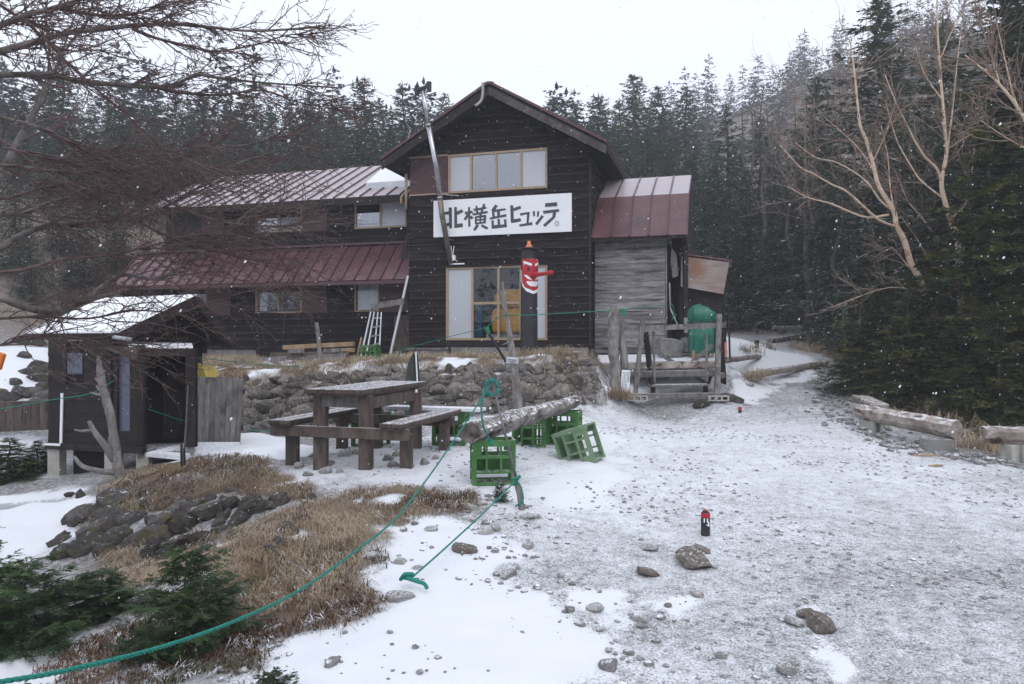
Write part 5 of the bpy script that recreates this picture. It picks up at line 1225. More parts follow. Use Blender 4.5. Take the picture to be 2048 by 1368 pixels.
# olive board with two poles, standing on the bank
q = drop(at(825, 840, 11.3)); q.z -= .05
b = MB(); hgt = EYE + (CY - 708) / FPX * 11.3 - q.z
b.prism([q + Vector(k) for k in ((-.13, 0, 0), (.12, 0, 0), (.11, 0, hgt * .8), (.08, 0, hgt), (.0, 0, hgt * 1.0), (-.07, 0, hgt * .9), (-.11, 0, hgt * .7))], (0, .03, 0))
tag(b.build('olive_board', M['olive'], base=q), 'dark olive curved board standing upright behind the picnic table', 'board')
for k, (dx, mm, lab) in enumerate(((.04, 'black', 'black thin pole in front of the dark olive board'), (.075, 'white_paint', 'white thin pole in front of the dark olive board'))):
    b = MB(); b.tube([q + Vector((dx + .05, -.03, 0)), q + Vector((dx - .02, -.03, hgt * 1.02))], .011, 8); tag(b.build('thin_pole', M[mm], base=q + Vector((dx, -.03, 0))), lab, 'pole')

# ------------------------------------------------------------------ things along the wing wall
q = onground(636, 14.5); q.z = gz(q.x, q.y) - .05
stick('bank_post', 'single thin grey post standing on the terrace before the wing', 'post', [at(641, 738, 14.5), at(638, 690, 14.5), at(633, 645, 14.5)], [.045, .042, .038], M['snag'])
lad = thing('ladder', 'grey metal stepladder leaning folded against the wing wall', 'ladder', drop(at(722, 728, 15.8)))
l0, l1 = drop(at(720, 728, 15.7)), at(742, 625, 16.7); w_ = Vector((.30, .10, 0))
for k in (0, 1): 
    b = MB(); b.beam(l0 + w_ * k * .35, l1 + w_ * k * .25, .03, .06); b.build('rail', M['alu'], lad)
    b = MB(); b.beam(l0 + w_ * (.8 + .35 * k) + Vector((0, .25, .1)), l1 + w_ * (.5 + .25 * k), .025, .05); b.build('rear_rail', M['alu'], lad)
for k in range(5):
    t = .12 + .19 * k; b = MB(); b.beam((l0 + w_ * .35).lerp(l1 + w_ * .25, t), (l0 + w_ * 1.15 + Vector((0, .25, .1))).lerp(l1 + w_ * .75, t), .03, .03); b.build('rung', M['alu'], lad)
b = MB(); b.tube([drop(at(778, 712, 16.0)), at(816, 552, 16.35)], .032, 10); tag(b.build('leaning_pole', M['alu'], base=drop(at(778, 712, 16))), 'long pale pole leaning on the corner of the gable block', 'pole')
b = MB(); b.beam(at(742, 614, 16.3), at(808, 602, 16.0), .03, .13); tag(b.build('slanting_board', M['wood_grey'], base=at(775, 610, 16.2)), 'short grey board sloping over the ladder top', 'board')
b = MB(); wallbox(b, -4.95, -4.25, v0 - .12, v0 - .06, 1.2, 2.15); dr = b.build('door', M['wood_brown'], H_)
LUM = [(568, 700, 708, 693, .13, .10, 'wood_tan', 'long top tan plank of the lumber stack by the wing'), (580, 708, 604, 707, .12, .09, 'wood_grey', 'short left spacer block in the lumber stack by the wing'), (650, 707, 680, 706, .12, .09, 'wood_grey', 'short middle spacer block in the lumber stack by the wing'), (682, 706, 708, 705, .12, .09, 'wood_tan', 'short right spacer block in the lumber stack by the wing'),
       (544, 715, 700, 711, .14, .10, 'wood_brown', 'long brown plank in the middle of the lumber stack'), (580, 721, 695, 717, .14, .10, 'wood_grey', 'grey plank near the bottom of the lumber stack'), (610, 727, 690, 722, .14, .08, 'wood_grey', 'lowest grey plank of the lumber stack'), (440, 733, 570, 722, .16, .10, 'wood_grey', 'low grey timber at the left foot of the lumber stack')]
for (xa, ya, xb, yb, w_, h_, m_, lab) in LUM:
    Y_ = 15.9; a_, c_ = at(xa, ya, Y_ + .5 * (708 - xa) / 160), at(xb, yb, Y_)
    low = [at(610, 727, Y_ + .3), at(690, 722, Y_)]; dz = max(gz(q.x, q.y) + .05 - q.z for q in low); a_.z += dz; c_.z += dz
    b = MB(); b.beam(a_, c_, w_, h_); tag(b.build('lumber_plank', M[m_], base=a_, bevel=.008), lab, 'plank', 'lumber stacked by the wing')
b = MB(); b.beam(drop(at(713, 712, 16.2)), at(724, 676, 16.5), .03, .10); tag(b.build('offcut', M['wood_tan'], base=drop(at(713, 712, 16.2))), 'split tan offcut leaning beside the ladder foot', 'plank')

# ------------------------------------------------------------------ latrine hut on the left
LB = Vector((-5.0, 9.4, -.15))
lh = thing('latrine_hut', 'small black board latrine hut with snowy roof behind bare branches', 'hut', LB)
def lbld(name, m, f, parent=lh, **k):
    b = MB(); f(b); return b.build(name, M[m], parent, **k)
A_ = at(100, 905, 9.3); B_ = at(226, 905, 9.0)       # left wall, front face
zf = at(100, 890, 9.3).z; zt = at(100, 682, 9.3).z
A = Vector((A_.x, A_.y, zf)); B = Vector((at(226, 0, 9.0).x, 9.0, zf)); al = (B - A).normalized(); inn = Vector((0, 0, 1)).cross(al)
Lw = (B - A).length
def lq(s, v, z): p = A + al * s + inn * v; return Vector((p.x, p.y, z))
lwall = lbld('left_wall', 'dark', lambda b: b.prism([lq(0, 0, zf), lq(Lw, 0, zf), lq(Lw, 0, zt), lq(0, 0, zt)], inn * .08))
lay_boards(lwall, 'wood_dark', A, al, lambda z: (0, Lw), zf + .02, zt, .2, tilt=2.5, thick=.018, openings=[(.30, .58, 1.0, 1.5)])
lw_z0, lw_z1 = at(0, 748, 9.2).z, at(0, 706, 9.2).z
lbld('small_window', 'frost_blue', lambda b: b.prism([lq(.31, -.02, lw_z0), lq(.55, -.02, lw_z0), lq(.55, -.02, lw_z1), lq(.31, -.02, lw_z1)], inn * .03))
lbld('sill_beam', 'wood_dark', lambda b: b.beam(lq(-.02, -.03, zf), lq(Lw + .5, -.03, zf), .06, .08))
lbld('trim_strip', 'white_paint', lambda b: (b.beam(lq(.26, -.05, at(0, 786, 9.2).z), lq(.24, -.05, zf + .02), .03, .02), b.beam(lq(-.02, -.05, zf + .02), lq(.24, -.05, zf + .02), .03, .03)))
for s_ in (.06, Lw - .04, Lw + .45):
    q = lq(s_, .05, 0); lbld('concrete_pier', 'block', lambda b: b.beam((q.x, q.y, gz(q.x, q.y) - .1), (q.x, q.y, zf - .03), .15, .15))
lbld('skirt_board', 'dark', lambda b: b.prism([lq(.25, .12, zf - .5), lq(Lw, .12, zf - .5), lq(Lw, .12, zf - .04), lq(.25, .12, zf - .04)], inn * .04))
# bay with bluish pane, then open porch
zp1 = at(0, 690, 9.0).z
C1 = lq(Lw + .40, -.02, zf); 
lbld('bay_wall', 'wood_dark', lambda b: b.prism([lq(Lw, 0, zf - .02), lq(Lw + .08, -.02, zf - .02), lq(Lw + .08, -.02, zp1), lq(Lw, 0, zp1)], inn * .1))
bw = lbld('bay_frame', 'wood_dark', lambda b: (b.prism([lq(Lw + .28, -.02, zf - .02), lq(Lw + .42, -.02, zf - .02), lq(Lw + .42, -.02, zp1), lq(Lw + .28, -.02, zp1)], inn * .1), b.prism([lq(Lw + .08, -.02, zf - .02), lq(Lw + .28, -.02, zf - .02), lq(Lw + .28, -.02, zf + .22), lq(Lw + .08, -.02, zf + .22)], inn * .08), b.prism([lq(Lw + .08, -.02, zp1 - .08), lq(Lw + .28, -.02, zp1 - .08), lq(Lw + .28, -.02, zp1), lq(Lw + .08, -.02, zp1)], inn * .08)))
lbld('pane', 'frost_blue', lambda b: b.prism([lq(Lw + .08, .02, zf + .22), lq(Lw + .28, .02, zf + .22), lq(Lw + .28, .02, zp1 - .08), lq(Lw + .08, .02, zp1 - .08)], inn * .01), bw)
pr = Vector((.55, .28, 0)).normalized()              # porch opening runs to the right, receding
def pq(s, z, v=0): p = lq(Lw + .42, -.02, 0) + pr * s + Vector((0, 0, 1)).cross(pr) * v; return Vector((p.x, p.y, z))
zpt = at(0, 698, 9.2).z
lbld('porch_post', 'wood_dark', lambda b: b.beam(pq(.03, zf - .05), pq(.03, zpt), .08, .08))
lbld('porch_post', 'wood_dark', lambda b: b.beam(pq(.58, zf - .0), pq(.58, zpt), .10, .08))
lbld('porch_lintel', 'wood_dark', lambda b: b.beam(pq(.0, zpt - .04, -.02), pq(.62, zpt - .04, -.02), .05, .10))
lbld('porch_fascia', 'wood_brown', lambda b: b.prism([lq(Lw - .06, -.06, zpt + .03), lq(Lw + .46, -.1, zpt + .03), lq(Lw + .46, -.1, zpt - .13), lq(Lw - .06, -.06, zpt + .0)], inn * .03))
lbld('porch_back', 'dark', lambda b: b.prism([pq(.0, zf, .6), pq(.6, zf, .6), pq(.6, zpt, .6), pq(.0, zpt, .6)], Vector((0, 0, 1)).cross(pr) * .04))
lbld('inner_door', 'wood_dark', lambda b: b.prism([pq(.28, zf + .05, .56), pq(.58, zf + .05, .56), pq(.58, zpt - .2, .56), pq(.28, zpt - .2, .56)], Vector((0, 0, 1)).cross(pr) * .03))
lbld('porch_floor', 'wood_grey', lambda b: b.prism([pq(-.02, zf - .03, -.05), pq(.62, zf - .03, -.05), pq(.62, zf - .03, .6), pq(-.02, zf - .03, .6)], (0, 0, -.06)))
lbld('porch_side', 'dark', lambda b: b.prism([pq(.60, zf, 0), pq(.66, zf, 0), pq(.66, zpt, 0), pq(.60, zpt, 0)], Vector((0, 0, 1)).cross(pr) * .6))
lbld('porch_roof', 'snow', lambda b: b.prism([at(258, 692, 8.85), at(386, 695, 9.35), at(384, 686, 10.1), at(250, 683, 9.6)], (0, 0, -.035)))
# main body behind the porch
zr = at(394, 594, 10.0).z
gA, gB = at(238, 668, 9.15), at(440, 690, 10.9); gA.z = zt; apex = at(394, 594, 10.0)
fa = Vector((gB.x - gA.x, gB.y - gA.y, 0)).normalized(); fin = Vector((0, 0, 1)).cross(fa)
gl = math.hypot(gB.x - gA.x, gB.y - gA.y)
ga_s = (Vector((apex.x, apex.y, 0)) - Vector((gA.x, gA.y, 0))).dot(fa)
def fq(s, z, v=.0): p = Vector((gA.x, gA.y, 0)) + fa * s + fin * v; return Vector((p.x, p.y, z))
gw = lbld('gable_wall', 'dark', lambda b: b.prism([fq(0, zf, .35), fq(gl, zf - .2, .35), fq(gl, zt - .15, .35), fq(ga_s, zr - .12, .35), fq(0, zt, .35)], fin * .08))
def lat_span(z):
    if z < zt - .1: return (.0, gl)
    k = (zr - .12 - z) / (zr - .12 - zt); return (ga_s * (1 - k), ga_s + (gl - ga_s) * k)
lay_boards(gw, 'wood_dark', fq(0, 0, .35), fa, lat_span, zf, zr - .14, .17, tilt=3, thick=.018)
lbld('rear_side_wall', 'dark', lambda b: b.prism([fq(gl, zf - .2, .35), fq(gl, zt, .35), fq(gl, zt, 2.0), fq(gl, zf - .2, 2.0)], fa * -.06))
back = at(200, 601, 10.9) - at(394, 594, 10.0)
e0, e1 = at(240, 668, 9.0), at(52, 669, 9.6)
r0, r1 = at(396, 593, 9.95), at(205, 600, 10.75)
rs_ = lbld('roof', 'wood_dark', lambda b: (b.prism([e0, e1, r1, r0], (0, 0, -.07)), b.prism([r0 + Vector((0, 0, -.01)), r1 + Vector((0, 0, -.01)), at(300, 668, 11.6), at(466, 686, 10.9)], (0, 0, -.07))))
for k in range(9):
    f0, f1 = k / 9, (k + .97) / 9; b = MB(); o3 = Vector((0, 0, .012)); b.prism([e0.lerp(r0, f0) + o3, e1.lerp(r1, f0) + o3, e1.lerp(r1, f1) + o3, e0.lerp(r0, f1) + o3], (0, 0, .022)); b.build('snowy_roof_sheet', M['snow'], rs_)
lbld('barge_board', 'wood_dark', lambda b: b.beam(e0 + Vector((0, -.03, -.06)), r0 + Vector((0, -.03, -.06)), .03, .14))
lbld('barge_board', 'wood_dark', lambda b: b.beam(r0 + Vector((0, -.03, -.06)), at(466, 686, 10.85), .03, .14))
lbld('gutter_pipe', 'grey_pipe', lambda b: b.tube([at(226, 674, 8.95), at(262, 679, 8.95)], .025, 8), smooth=True)
# sign over the porch, written like the photograph's
sg = at(338, 703, 9.05); sgn = thing('latrine_sign', 'small grey sign with white letters over the latrine porch', 'sign', sg)
Rs = Matrix.Rotation(math.atan2(pr.y, pr.x), 3, 'Z')
b = MB(); b.box(sg, (.21, .015, .065), Rs); b.build('plate', M['concrete'], sgn)
tcu = bpy.data.curves.new('letters', 'FONT'); tcu.body = '\u6709\u6599\u30c8\u30a4\u30ec'; tcu.size = .043; tcu.align_x = 'CENTER'; tcu.align_y = 'CENTER'; tcu.extrude = .001; tcu.offset = .0012
to = bpy.data.objects.new('letters', tcu); C.objects.link(to)
dg = bpy.context.evaluated_depsgraph_get(); me = bpy.data.meshes.new_from_object(to.evaluated_get(dg)); bpy.data.objects.remove(to)
me.materials.clear(); me.materials.append(M['white_paint'])
lo = obj_of('letters', me, sgn); lo.matrix_basis = Matrix.Translation(Rs @ Vector((0, -.011, 0))) @ (Rs @ Matrix.Rotation(PI / 2, 3, 'X')).to_4x4()
# plank screen, yellow tank, deck snow
fn = thing('plank_fence', 'weathered grey upright plank screen beside the latrine porch', 'fence', at(430, 890, 9.9))
fA, fB = at(377, 752, 9.6), at(487, 756, 10.1); fAb, fBb = at(372, 888, 9.6), at(480, 890, 10.1)
for k in range(10):
    t0, t1 = k / 10, (k + .93) / 10; b = MB(); j = random.uniform(-.02, .02)
    b.prism([fAb.lerp(fBb, t0), fAb.lerp(fBb, t1), fA.lerp(fB, t1) + Vector((0, 0, j)), fA.lerp(fB, t0) + Vector((0, 0, j))], (0, .025, 0)); b.build('plank', M['wood_grey'], fn)
b = MB(); b.beam(fAb.lerp(fA, .25) + Vector((0, .06, 0)), fBb.lerp(fB, .25) + Vector((0, .06, 0)), .05, .08); b.beam(fAb.lerp(fA, .8) + Vector((0, .06, 0)), fBb.lerp(fB, .8) + Vector((0, .06, 0)), .05, .08); b.build('fence_rail', M['wood_dark'], fn)
q = at(396, 756, 10.6); b = MB(); b.prism([q + Vector(k) for k in ((-.14, 0, -.7), (.15, 0, -.7), (.15, 0, .0), (.10, 0, .13), (.06, 0, .17), (-.14, 0, .17))], (0, .4, 0)); b.box(q + Vector((-.05, .1, .19)), (.1, .1, .05))
tag(b.build('yellow_tank', M['yellow_tank'], base=q - Vector((0, 0, .7)), bevel=.02), 'pale yellow plastic tank showing above the plank screen', 'tank')
b = MB(); dk = [at(292, 905, 8.75), at(380, 884, 9.5), at(480, 884, 10.0), at(360, 912, 8.9)]; b.prism([dk[0], dk[3], dk[2], dk[1]], (0, 0, -.05)); tag(b.build('porch_deck', M['thin_snow'], base=dk[0]), 'low snow-covered deck before the latrine porch', 'deck')
# dead snag by the latrine
Yn = 8.1; nb0 = at(240, 975, Yn)
stick('dead_snag', 'bare silver dead tree with broken limbs before the latrine hut', 'dead tree', [at(244, 985, Yn), at(236, 935, Yn), at(228, 880, Yn), at(220, 825, Yn), at(207, 780, Yn), at(200, 740, Yn), at(197, 712, Yn)], [.07, .056, .05, .045, .046, .038, .014], M['snag'],
      [([at(232, 945, Yn), at(200, 942, Yn - .1), at(165, 932, Yn - .15), at(148, 913, Yn - .15)], .04), ([at(228, 920, Yn), at(210, 890, Yn - .1), at(190, 865, Yn - .15), at(178, 842, Yn - .15)], .045), ([at(184, 860, Yn - .14), at(165, 862, Yn - .2), at(150, 860, Yn - .2)], .022), ([at(206, 790, Yn), at(192, 788, Yn), at(180, 785, Yn)], .022), ([at(204, 765, Yn), at(196, 762, Yn), at(190, 755, Yn)], .02), ([at(200, 745, Yn), at(212, 742, Yn)], .015), ([at(203, 780, Yn), at(193, 772, Yn)], .03), ([at(218, 830, Yn), at(224, 822, Yn)], .016)], wob=.1, n=10)
b = MB(); b.tube([drop(at(366, 960, 8.0)), at(372, 850, 8.0), at(376, 770, 8.0)], [.012, .008, .006], 7); tag(b.build('thin_iron_stake', M['iron'], base=drop(at(366, 960, 8))), 'thin rusty iron stake in front of the latrine deck', 'stake')
b = MB(); q = drop(at(363, 962, 7.9)); b.tube([q, q + Vector((0, 0, .24))], .013, 7); b.tube([q + Vector((.035, 0, 0)), q + Vector((.03, 0, .2))], .012, 7); tag(b.build('clamp_stub', M['black'], base=q), 'pair of short black stubs clamped at the iron stake foot', 'stake')
b = MB(); b.tube([at(-60, 1022, 7.6), at(60, 1012, 7.7), at(195, 998, 7.75)], .05, 12); tag(b.build('drain_pipe', M['grey_pipe'], base=at(60, 1020, 7.7), smooth=True), 'long pale grey drain pipe lying at the left edge', 'pipe')
# board revetment behind, orange barrier at the left edge
rv = thing('board_revetment', 'dark brown upright board revetment left of the latrine hut', 'revetment', at(50, 860, 11))
for k in range(9):
    xa = -40 + k * 17; b = MB(); b.prism([at(xa, 866 - k * .8, 10.8), at(xa + 16, 865 - k * .8, 10.8), at(xa + 16, 806 - k, 10.8), at(xa, 807 - k, 10.8)], (0, .05, 0)); b.build('plank', M['wood_brown'], rv)
b = MB(); q = at(-2, 722, 8.5); b.box(q, (.1, .06, .2), Matrix.Rotation(.3, 3, 'Y')); tag(b.build('orange_marker', M['water'], base=q - Vector((0, 0, .1)), bevel=.01), 'bright orange marker hanging at the left picture edge', 'marker')

# ------------------------------------------------------------------ small painted markers on the path
q = drop(g(1411, 1072)); mk = thing('painted_marker', 'short black peg painted with a red-topped face in the gravel', 'marker', q)
h_ = .19; b = MB(); b.lathe(q - Vector((0, 0, .03)), [(.034, 0), (.033, h_ * .9), (.029, h_ + .005), (.018, h_ + .022), (.006, h_ + .028)], 18); b.build('peg', M['black'], mk, smooth=False)
b = MB(); b.lathe(q + Vector((0, 0, h_ - .058)), [(.0335, 0), (.0345, .004), (.0335, .03), (.032, .034)], 18); b.build('red_band', M['red'], mk)
b = MB(); b.lathe(q + Vector((0, 0, h_ - .006)), [(.012, 0), (.009, .010), (.003, .013)], 12); b.build('red_cap', M['orange'], mk)
for k, (dx, dz, sx, sz) in enumerate(((-.016, .115, .012, .03), (.006, .115, .009, .028), (.014, .088, .012, .034), (.004, .082, .008, .01))):
    b = MB(); b.box(q + Vector((dx, -math.sqrt(.034 ** 2 - dx * dx) - .0006, dz)), (sx, .003, sz), Matrix.Rotation(-math.asin(dx / .036), 3, 'Z')); b.build('white_mark', M['white_paint'], mk)
q = drop(g(1480, 826)); mk2 = thing('red_marker', 'tiny red-topped peg standing far down the gravel path', 'marker', q)
b = MB(); b.lathe(q, [(.03, 0), (.03, .05), (.028, .055)], 12); b.build('peg', M['black'], mk2)
b = MB(); b.lathe(q + Vector((0, 0, .055)), [(.031, 0), (.03, .045), (.015, .055)], 12); b.build('red_cap', M['red'], mk2)

# ------------------------------------------------------------------ log benches on the right
def bench_block(name, label, p, size, rz, m='block', hollow=True):
    p = Vector(p); Rz = Matrix.Rotation(rz, 3, 'Z'); b = MB(); sx, sy, sz = size
    if hollow:
        b.box(p + Rz @ Vector((-sx * .34, 0, sz / 2)), (sx * .3, sy, sz), Rz); b.box(p + Rz @ Vector((sx * .34, 0, sz / 2)), (sx * .3, sy, sz), Rz); b.box(p + Rz @ Vector((0, .02, sz / 2)), (sx * .42, sy * .6, sz), Rz)
    else: b.box(p + Vector((0, 0, sz / 2)), size, Rz)
    return tag(b.build(name, M[m], base=p, bevel=.008), label, 'block', 'supports of the log benches')
q1, q2 = drop(g(1742, 862)), drop(g(1872, 905))
z1, z2 = q1.z + .19, q2.z + .20
la, lb = Vector((at(1722, 0, q1.y).x, q1.y + .1, z1 + .10)), Vector((at(1908, 0, q2.y).x, q2.y - .05, z2 + .13))
rough_log('log_bench', 'long bleached log bench resting on two concrete blocks at the right', la, lb, .125, .145, M['driftwood_tan'], .25, 8, 18, 18, 'log benches on the right', .10)
bench_block('bench_block', 'grooved concrete block under the far end of the long log bench', q1 - Vector((0, 0, .02)), (.2, .3, .22), .3)
bench_block('bench_block', 'plain concrete block under the near end of the long log bench', q2 - Vector((0, 0, .02)), (.36, .2, .22), -.25, 'concrete', False)
q3 = drop(g(2032, 925)); la = Vector((at(1966, 0, q3.y + .2).x, q3.y + .2, q3.z + .34)); lb = la + Vector((1.9, -.5, -.02))
rough_log('log_bench', 'bleached log bench cut off by the right picture edge', la, lb, .13, .14, M['driftwood_tan'], .25, 12, 16, 18, 'log benches on the right', .10)
bench_block('bench_block', 'twin concrete posts under the log bench at the right edge', q3 + Vector((.02, .05, -.02)), (.24, .18, .24), .1)
q4 = drop(g(1735, 838)) + Vector((0, .5, 0)); 
b = MB(); p0, p1 = at(1722, 796, 13.2), at(1762, 815, 11.9); b.beam(p0, p1, .30, .11); b.jitter(.015, 3); tag(b.build('slab_bench', M['driftwood_tan'], base=drop(p0), bevel=.02), 'flat bleached slab seat at the far end of the benches', 'bench')
bench_block('bench_block', 'round-shouldered concrete stub under the flat bleached slab', drop(at(1716, 815, 12.9)) - Vector((0, 0, .02)), (.2, .2, p0.z - drop(p0).z - .02), .2, 'block', False)
# edging logs along the path
def edging(label, a, c, r, m='driftwood_tan', seed=1):
    a, c = Vector(a), Vector(c); a.z = gz(a.x, a.y) + r * .7; c.z = gz(c.x, c.y) + r * .7
    return rough_log('edging_log', label, a, c, r, r * .85, M[m], 0, seed, 16, 10, 'logs edging the path', .05)
edging('pale edging log between the snow strip and the gravel path', g(1500, 757), g(1652, 731), .085, seed=3)
edging('dark edging log across the upper bend of the path', g(1540, 686), g(1625, 671), .09, 'driftwood', seed=4)
edging('edging log under the forest edge beyond the path', g(1545, 663), g(1640, 664), .12, 'driftwood', seed=5)
edging('half-buried edging log right of the swing frame', g(1440, 727), g(1520, 717), .07, seed=6)
b = MB(); q = drop(g(1513, 697)); b.tube([q - Vector((0, 0, .05)), q + Vector((.01, 0, .2))], .055, 10); tag(b.build('stump_post', M['wood_dark'], base=q), 'short dark stump post in the grass by the upper path', 'stump')
sp = thing('sign_post', 'grey wooden signpost with a narrow arm among the firs by the path', 'signpost', drop(at(1689, 722, 18)))
q = drop(at(1689, 722, 18)); b = MB(); b.beam(q - Vector((0, 0, .1)), at(1690, 618, 18), .09, .07); b.build('post', M['wood_grey'], sp)
b = MB(); b.beam(at(1690, 645, 17.9), at(1745, 642, 17.8), .03, .10); b.build('arm', M['wood_grey'], sp)
for (px, py, ln, an, lab) in ((1852, 914, .36, .1, 'short tan stick lying on the gravel by the long log bench'), (1875, 936, .2, .5, 'thin twig on the gravel below the tan stick'), (1970, 912, .3, .6, 'pale splinter of wood beside the right-hand bench')):
    q = drop(g(px, py)); b = MB(); b.tube([q + Vector((-ln / 2, 0, .015)), q + Vector((0, .01, .02)), q + Vector((ln / 2 * math.cos(an), ln / 2 * math.sin(an), .015))], [.012, .016, .010], 6); tag(b.build('wood_stick', M['wood_tan'], base=q), lab, 'stick')

# ------------------------------------------------------------------ conifers
def diamonds(P, D, S, L, W):
    """flat leaf-shaped quads: base P, direction D, side S, length L, width W"""
    n = len(P); V = np.empty((n, 4, 3))
    V[:, 0] = P; V[:, 2] = P + D * L[:, None]
    mid = P + D * (L * .45)[:, None]
    V[:, 1] = mid + S * W[:, None]; V[:, 3] = mid - S * W[:, None]
    return V.reshape(-1, 3), np.arange(n * 4).reshape(n, 4)
def nrmz(a): return a / (np.linalg.norm(a, axis=-1, keepdims=True) + 1e-9)
def fir_crown(seed, Hh, R, levels, per, twigs, leaf_l, leaf_w, start=.08, droop=.35, sub=0, power=.85, gap=.12, lift=.15):
    r = np.random.default_rng(seed); Ps, Ds, Ss, Ls, Ws = [], [], [], [], []
    for lv in range(levels):
        t = start + (1 - start) * (lv / levels) ** .92
        z0 = Hh * t; Lb0 = R * (1 - t) ** power + .025 * R
        nb = max(3, int(round(per * (.55 + .45 * (1 - t)))))
        az0 = r.uniform(0, 6.28)
        for k in range(nb):
            if r.random() < gap: continue
            az = az0 + 6.283 * k / nb + r.normal() * .22; Lb = Lb0 * r.uniform(.62, 1.18)
            if r.random() < .08: Lb *= 1.22
            dir0 = np.array([math.cos(az), math.sin(az), 0]); side0 = np.array([-math.sin(az), math.cos(az), 0])
            zz = z0 + r.uniform(-.5, .5) * Hh / levels
            nt = max(4, int(twigs * (.45 + .55 * Lb / R)))
            s = np.sort(r.uniform(.10, 1.0, nt)); up = lift * (1 - 1.0 * t) + .35 * t
            pz = zz + Lb * (up * s - (droop * (1 - .75 * t)) * s ** 2 * 1.4 + .10 * s ** 4)
            P = dir0 * (s * Lb)[:, None]; P[:, 2] = pz
            sg = np.where(r.random(nt) < .5, -1., 1.)
            fwd = r.uniform(.45, 1.0, nt)
            D = dir0 * fwd[:, None] + side0 * (sg * r.uniform(.5, 1.1, nt))[:, None]; D[:, 2] += r.normal(-.10, .22, nt)
            D[s > .93] = dir0 + r.normal(0, .15, ((s > .93).sum(), 3))
            D = nrmz(D)
            tl = leaf_l * (.55 + .75 * (1 - s)) * r.uniform(.7, 1.25, nt) * (.28 + .72 * Lb / R)
            S = nrmz(np.cross(D, np.array([0, 0, 1.]) + r.normal(0, .30, (nt, 3))))
            if not sub:
                Ps.append(P); Ds.append(D); Ss.append(S); Ls.append(tl); Ws.append(leaf_w * (.45 + .55 * Lb / R) * r.uniform(.7, 1.3, nt))
            else:
                # each twig carries opposite short shoots
                for j in range(sub):
                    f = (j + .6) / sub
                    for q in (-1, 1):
                        PP = P + D * (tl * f)[:, None]
                        DD = nrmz(D * .75 + S * (q * r.uniform(.5, .95, nt))[:, None] + np.c_[np.zeros(nt), np.zeros(nt), r.normal(.06, .16, nt)])
                        Ps.append(PP); Ds.append(DD); Ss.append(nrmz(np.cross(DD, np.array([0, 0, 1.]) + r.normal(0, .35, (nt, 3)))))
                        Ls.append(tl * (.46 * (1 - .55 * f)) * r.uniform(.75, 1.25, nt)); Ws.append(np.full(nt, leaf_w) * r.uniform(.75, 1.25, nt))
                Ps.append(P); Ds.append(D); Ss.append(S); Ls.append(tl * 1.1); Ws.append(np.full(nt, leaf_w * .8))
            # branch axis itself
            sa = np.linspace(0, .85, 5); Pa = dir0 * (sa * Lb)[:, None]; Pa[:, 2] = zz + Lb * (up * sa - droop * (1 - .75 * t) * sa ** 2 * 1.4)
            Da = np.diff(Pa, axis=0); la_ = np.linalg.norm(Da, axis=1)
            Ps.append(Pa[:-1]); Ds.append(nrmz(Da)); Ss.append(np.tile(side0, (4, 1))); Ls.append(la_ * 1.15); Ws.append(np.full(4, leaf_w * .7))
    # leader
    Ps.append(np.array([[0, 0, Hh * .96]] * 3)); Ds.append(nrmz(np.array([[0, 0, 1], [.2, .1, 1], [-.1, .2, 1.]]))); Ss.append(nrmz(np.array([[1, 0, 0], [0, 1, 0], [1, 1, 0.]]))); Ls.append(np.array([.06, .04, .045]) * Hh); Ws.append(np.full(3, leaf_w * .7))
    return diamonds(np.concatenate(Ps), np.concatenate(Ds), np.concatenate(Ss), np.concatenate(Ls), np.concatenate(Ws))
def trunk_mesh(name, Hh, r0, seed, m=None, bend=.02):
    r = random.Random(seed); b = MB(); pts = [(r.uniform(-bend, bend) * Hh * (k > 0), r.uniform(-bend, bend) * Hh * (k > 0), Hh * k / 7 - (.4 if k == 0 else 0)) for k in range(8)]
    b.tube(catmull(pts, 2), list(np.linspace(r0, r0 * .12, 15)), 8); me = bpy.data.meshes.new(name); me.from_pydata(b.v, [], b.f); me.materials.append(m or M['bark_fir']); me.polygons.foreach_set('use_smooth', [True] * len(me.polygons)); return me
MIDT = []
for i in range(6):
    Hh = 10.; V, F_ = fir_crown(40 + i, Hh, [2.7, 2.3, 2.9, 2.5, 2.2, 2.6][i], 36, 13, 24, .52, .062, start=[.06, .10, .05, .08, .12, .06][i], droop=.40, power=[.66, .58, .74, .62, .55, .68][i], gap=.06)
    MIDT.append((np_mesh('crown', V, F_, M['fir_mid']), trunk_mesh('trunk', Hh, .17, i)))
NEART = []
for i in range(3):
    Hh = 5.; V, F_ = fir_crown(80 + i, Hh, [2.0, 1.75, 1.9][i], 17, 10, 26, .60, .022, start=.03, droop=.34, sub=5, power=.8, gap=.08)
    NEART.append((np_mesh('crown', V, F_, M['fir_near']), trunk_mesh('trunk', Hh, .10, 50 + i)))
def plant_tree(protos, k, p, hgt, base_h, label, group, cat='tree', name='fir_tree', wide=1.0, rz=None):
    p = Vector(p); p.z = gz(p.x, p.y) - .05
    t = thing(name, label, cat, p, group); s = hgt / base_h
    t.scale = (s * wide, s * wide, s); t.rotation_euler = (random.uniform(-.02, .02), random.uniform(-.02, .02), random.uniform(0, 6.28) if rz is None else rz)
    cr, tk = protos[k % len(protos)]
    obj_of('trunk', tk, t); obj_of('crown', cr, t)
    return t
def tree_by_top(px, py, Y, label, group, k, wide=1.0, protos=None, base_h=10.):
    x = (px - CX) / FPX * Y; zt_ = EYE + (CY - py) / FPX * Y; zb_ = gz(x, Y)
    return plant_tree(protos or MIDT, k, (x, Y, 0), max(2., zt_ - zb_), base_h, label, group, wide=wide)
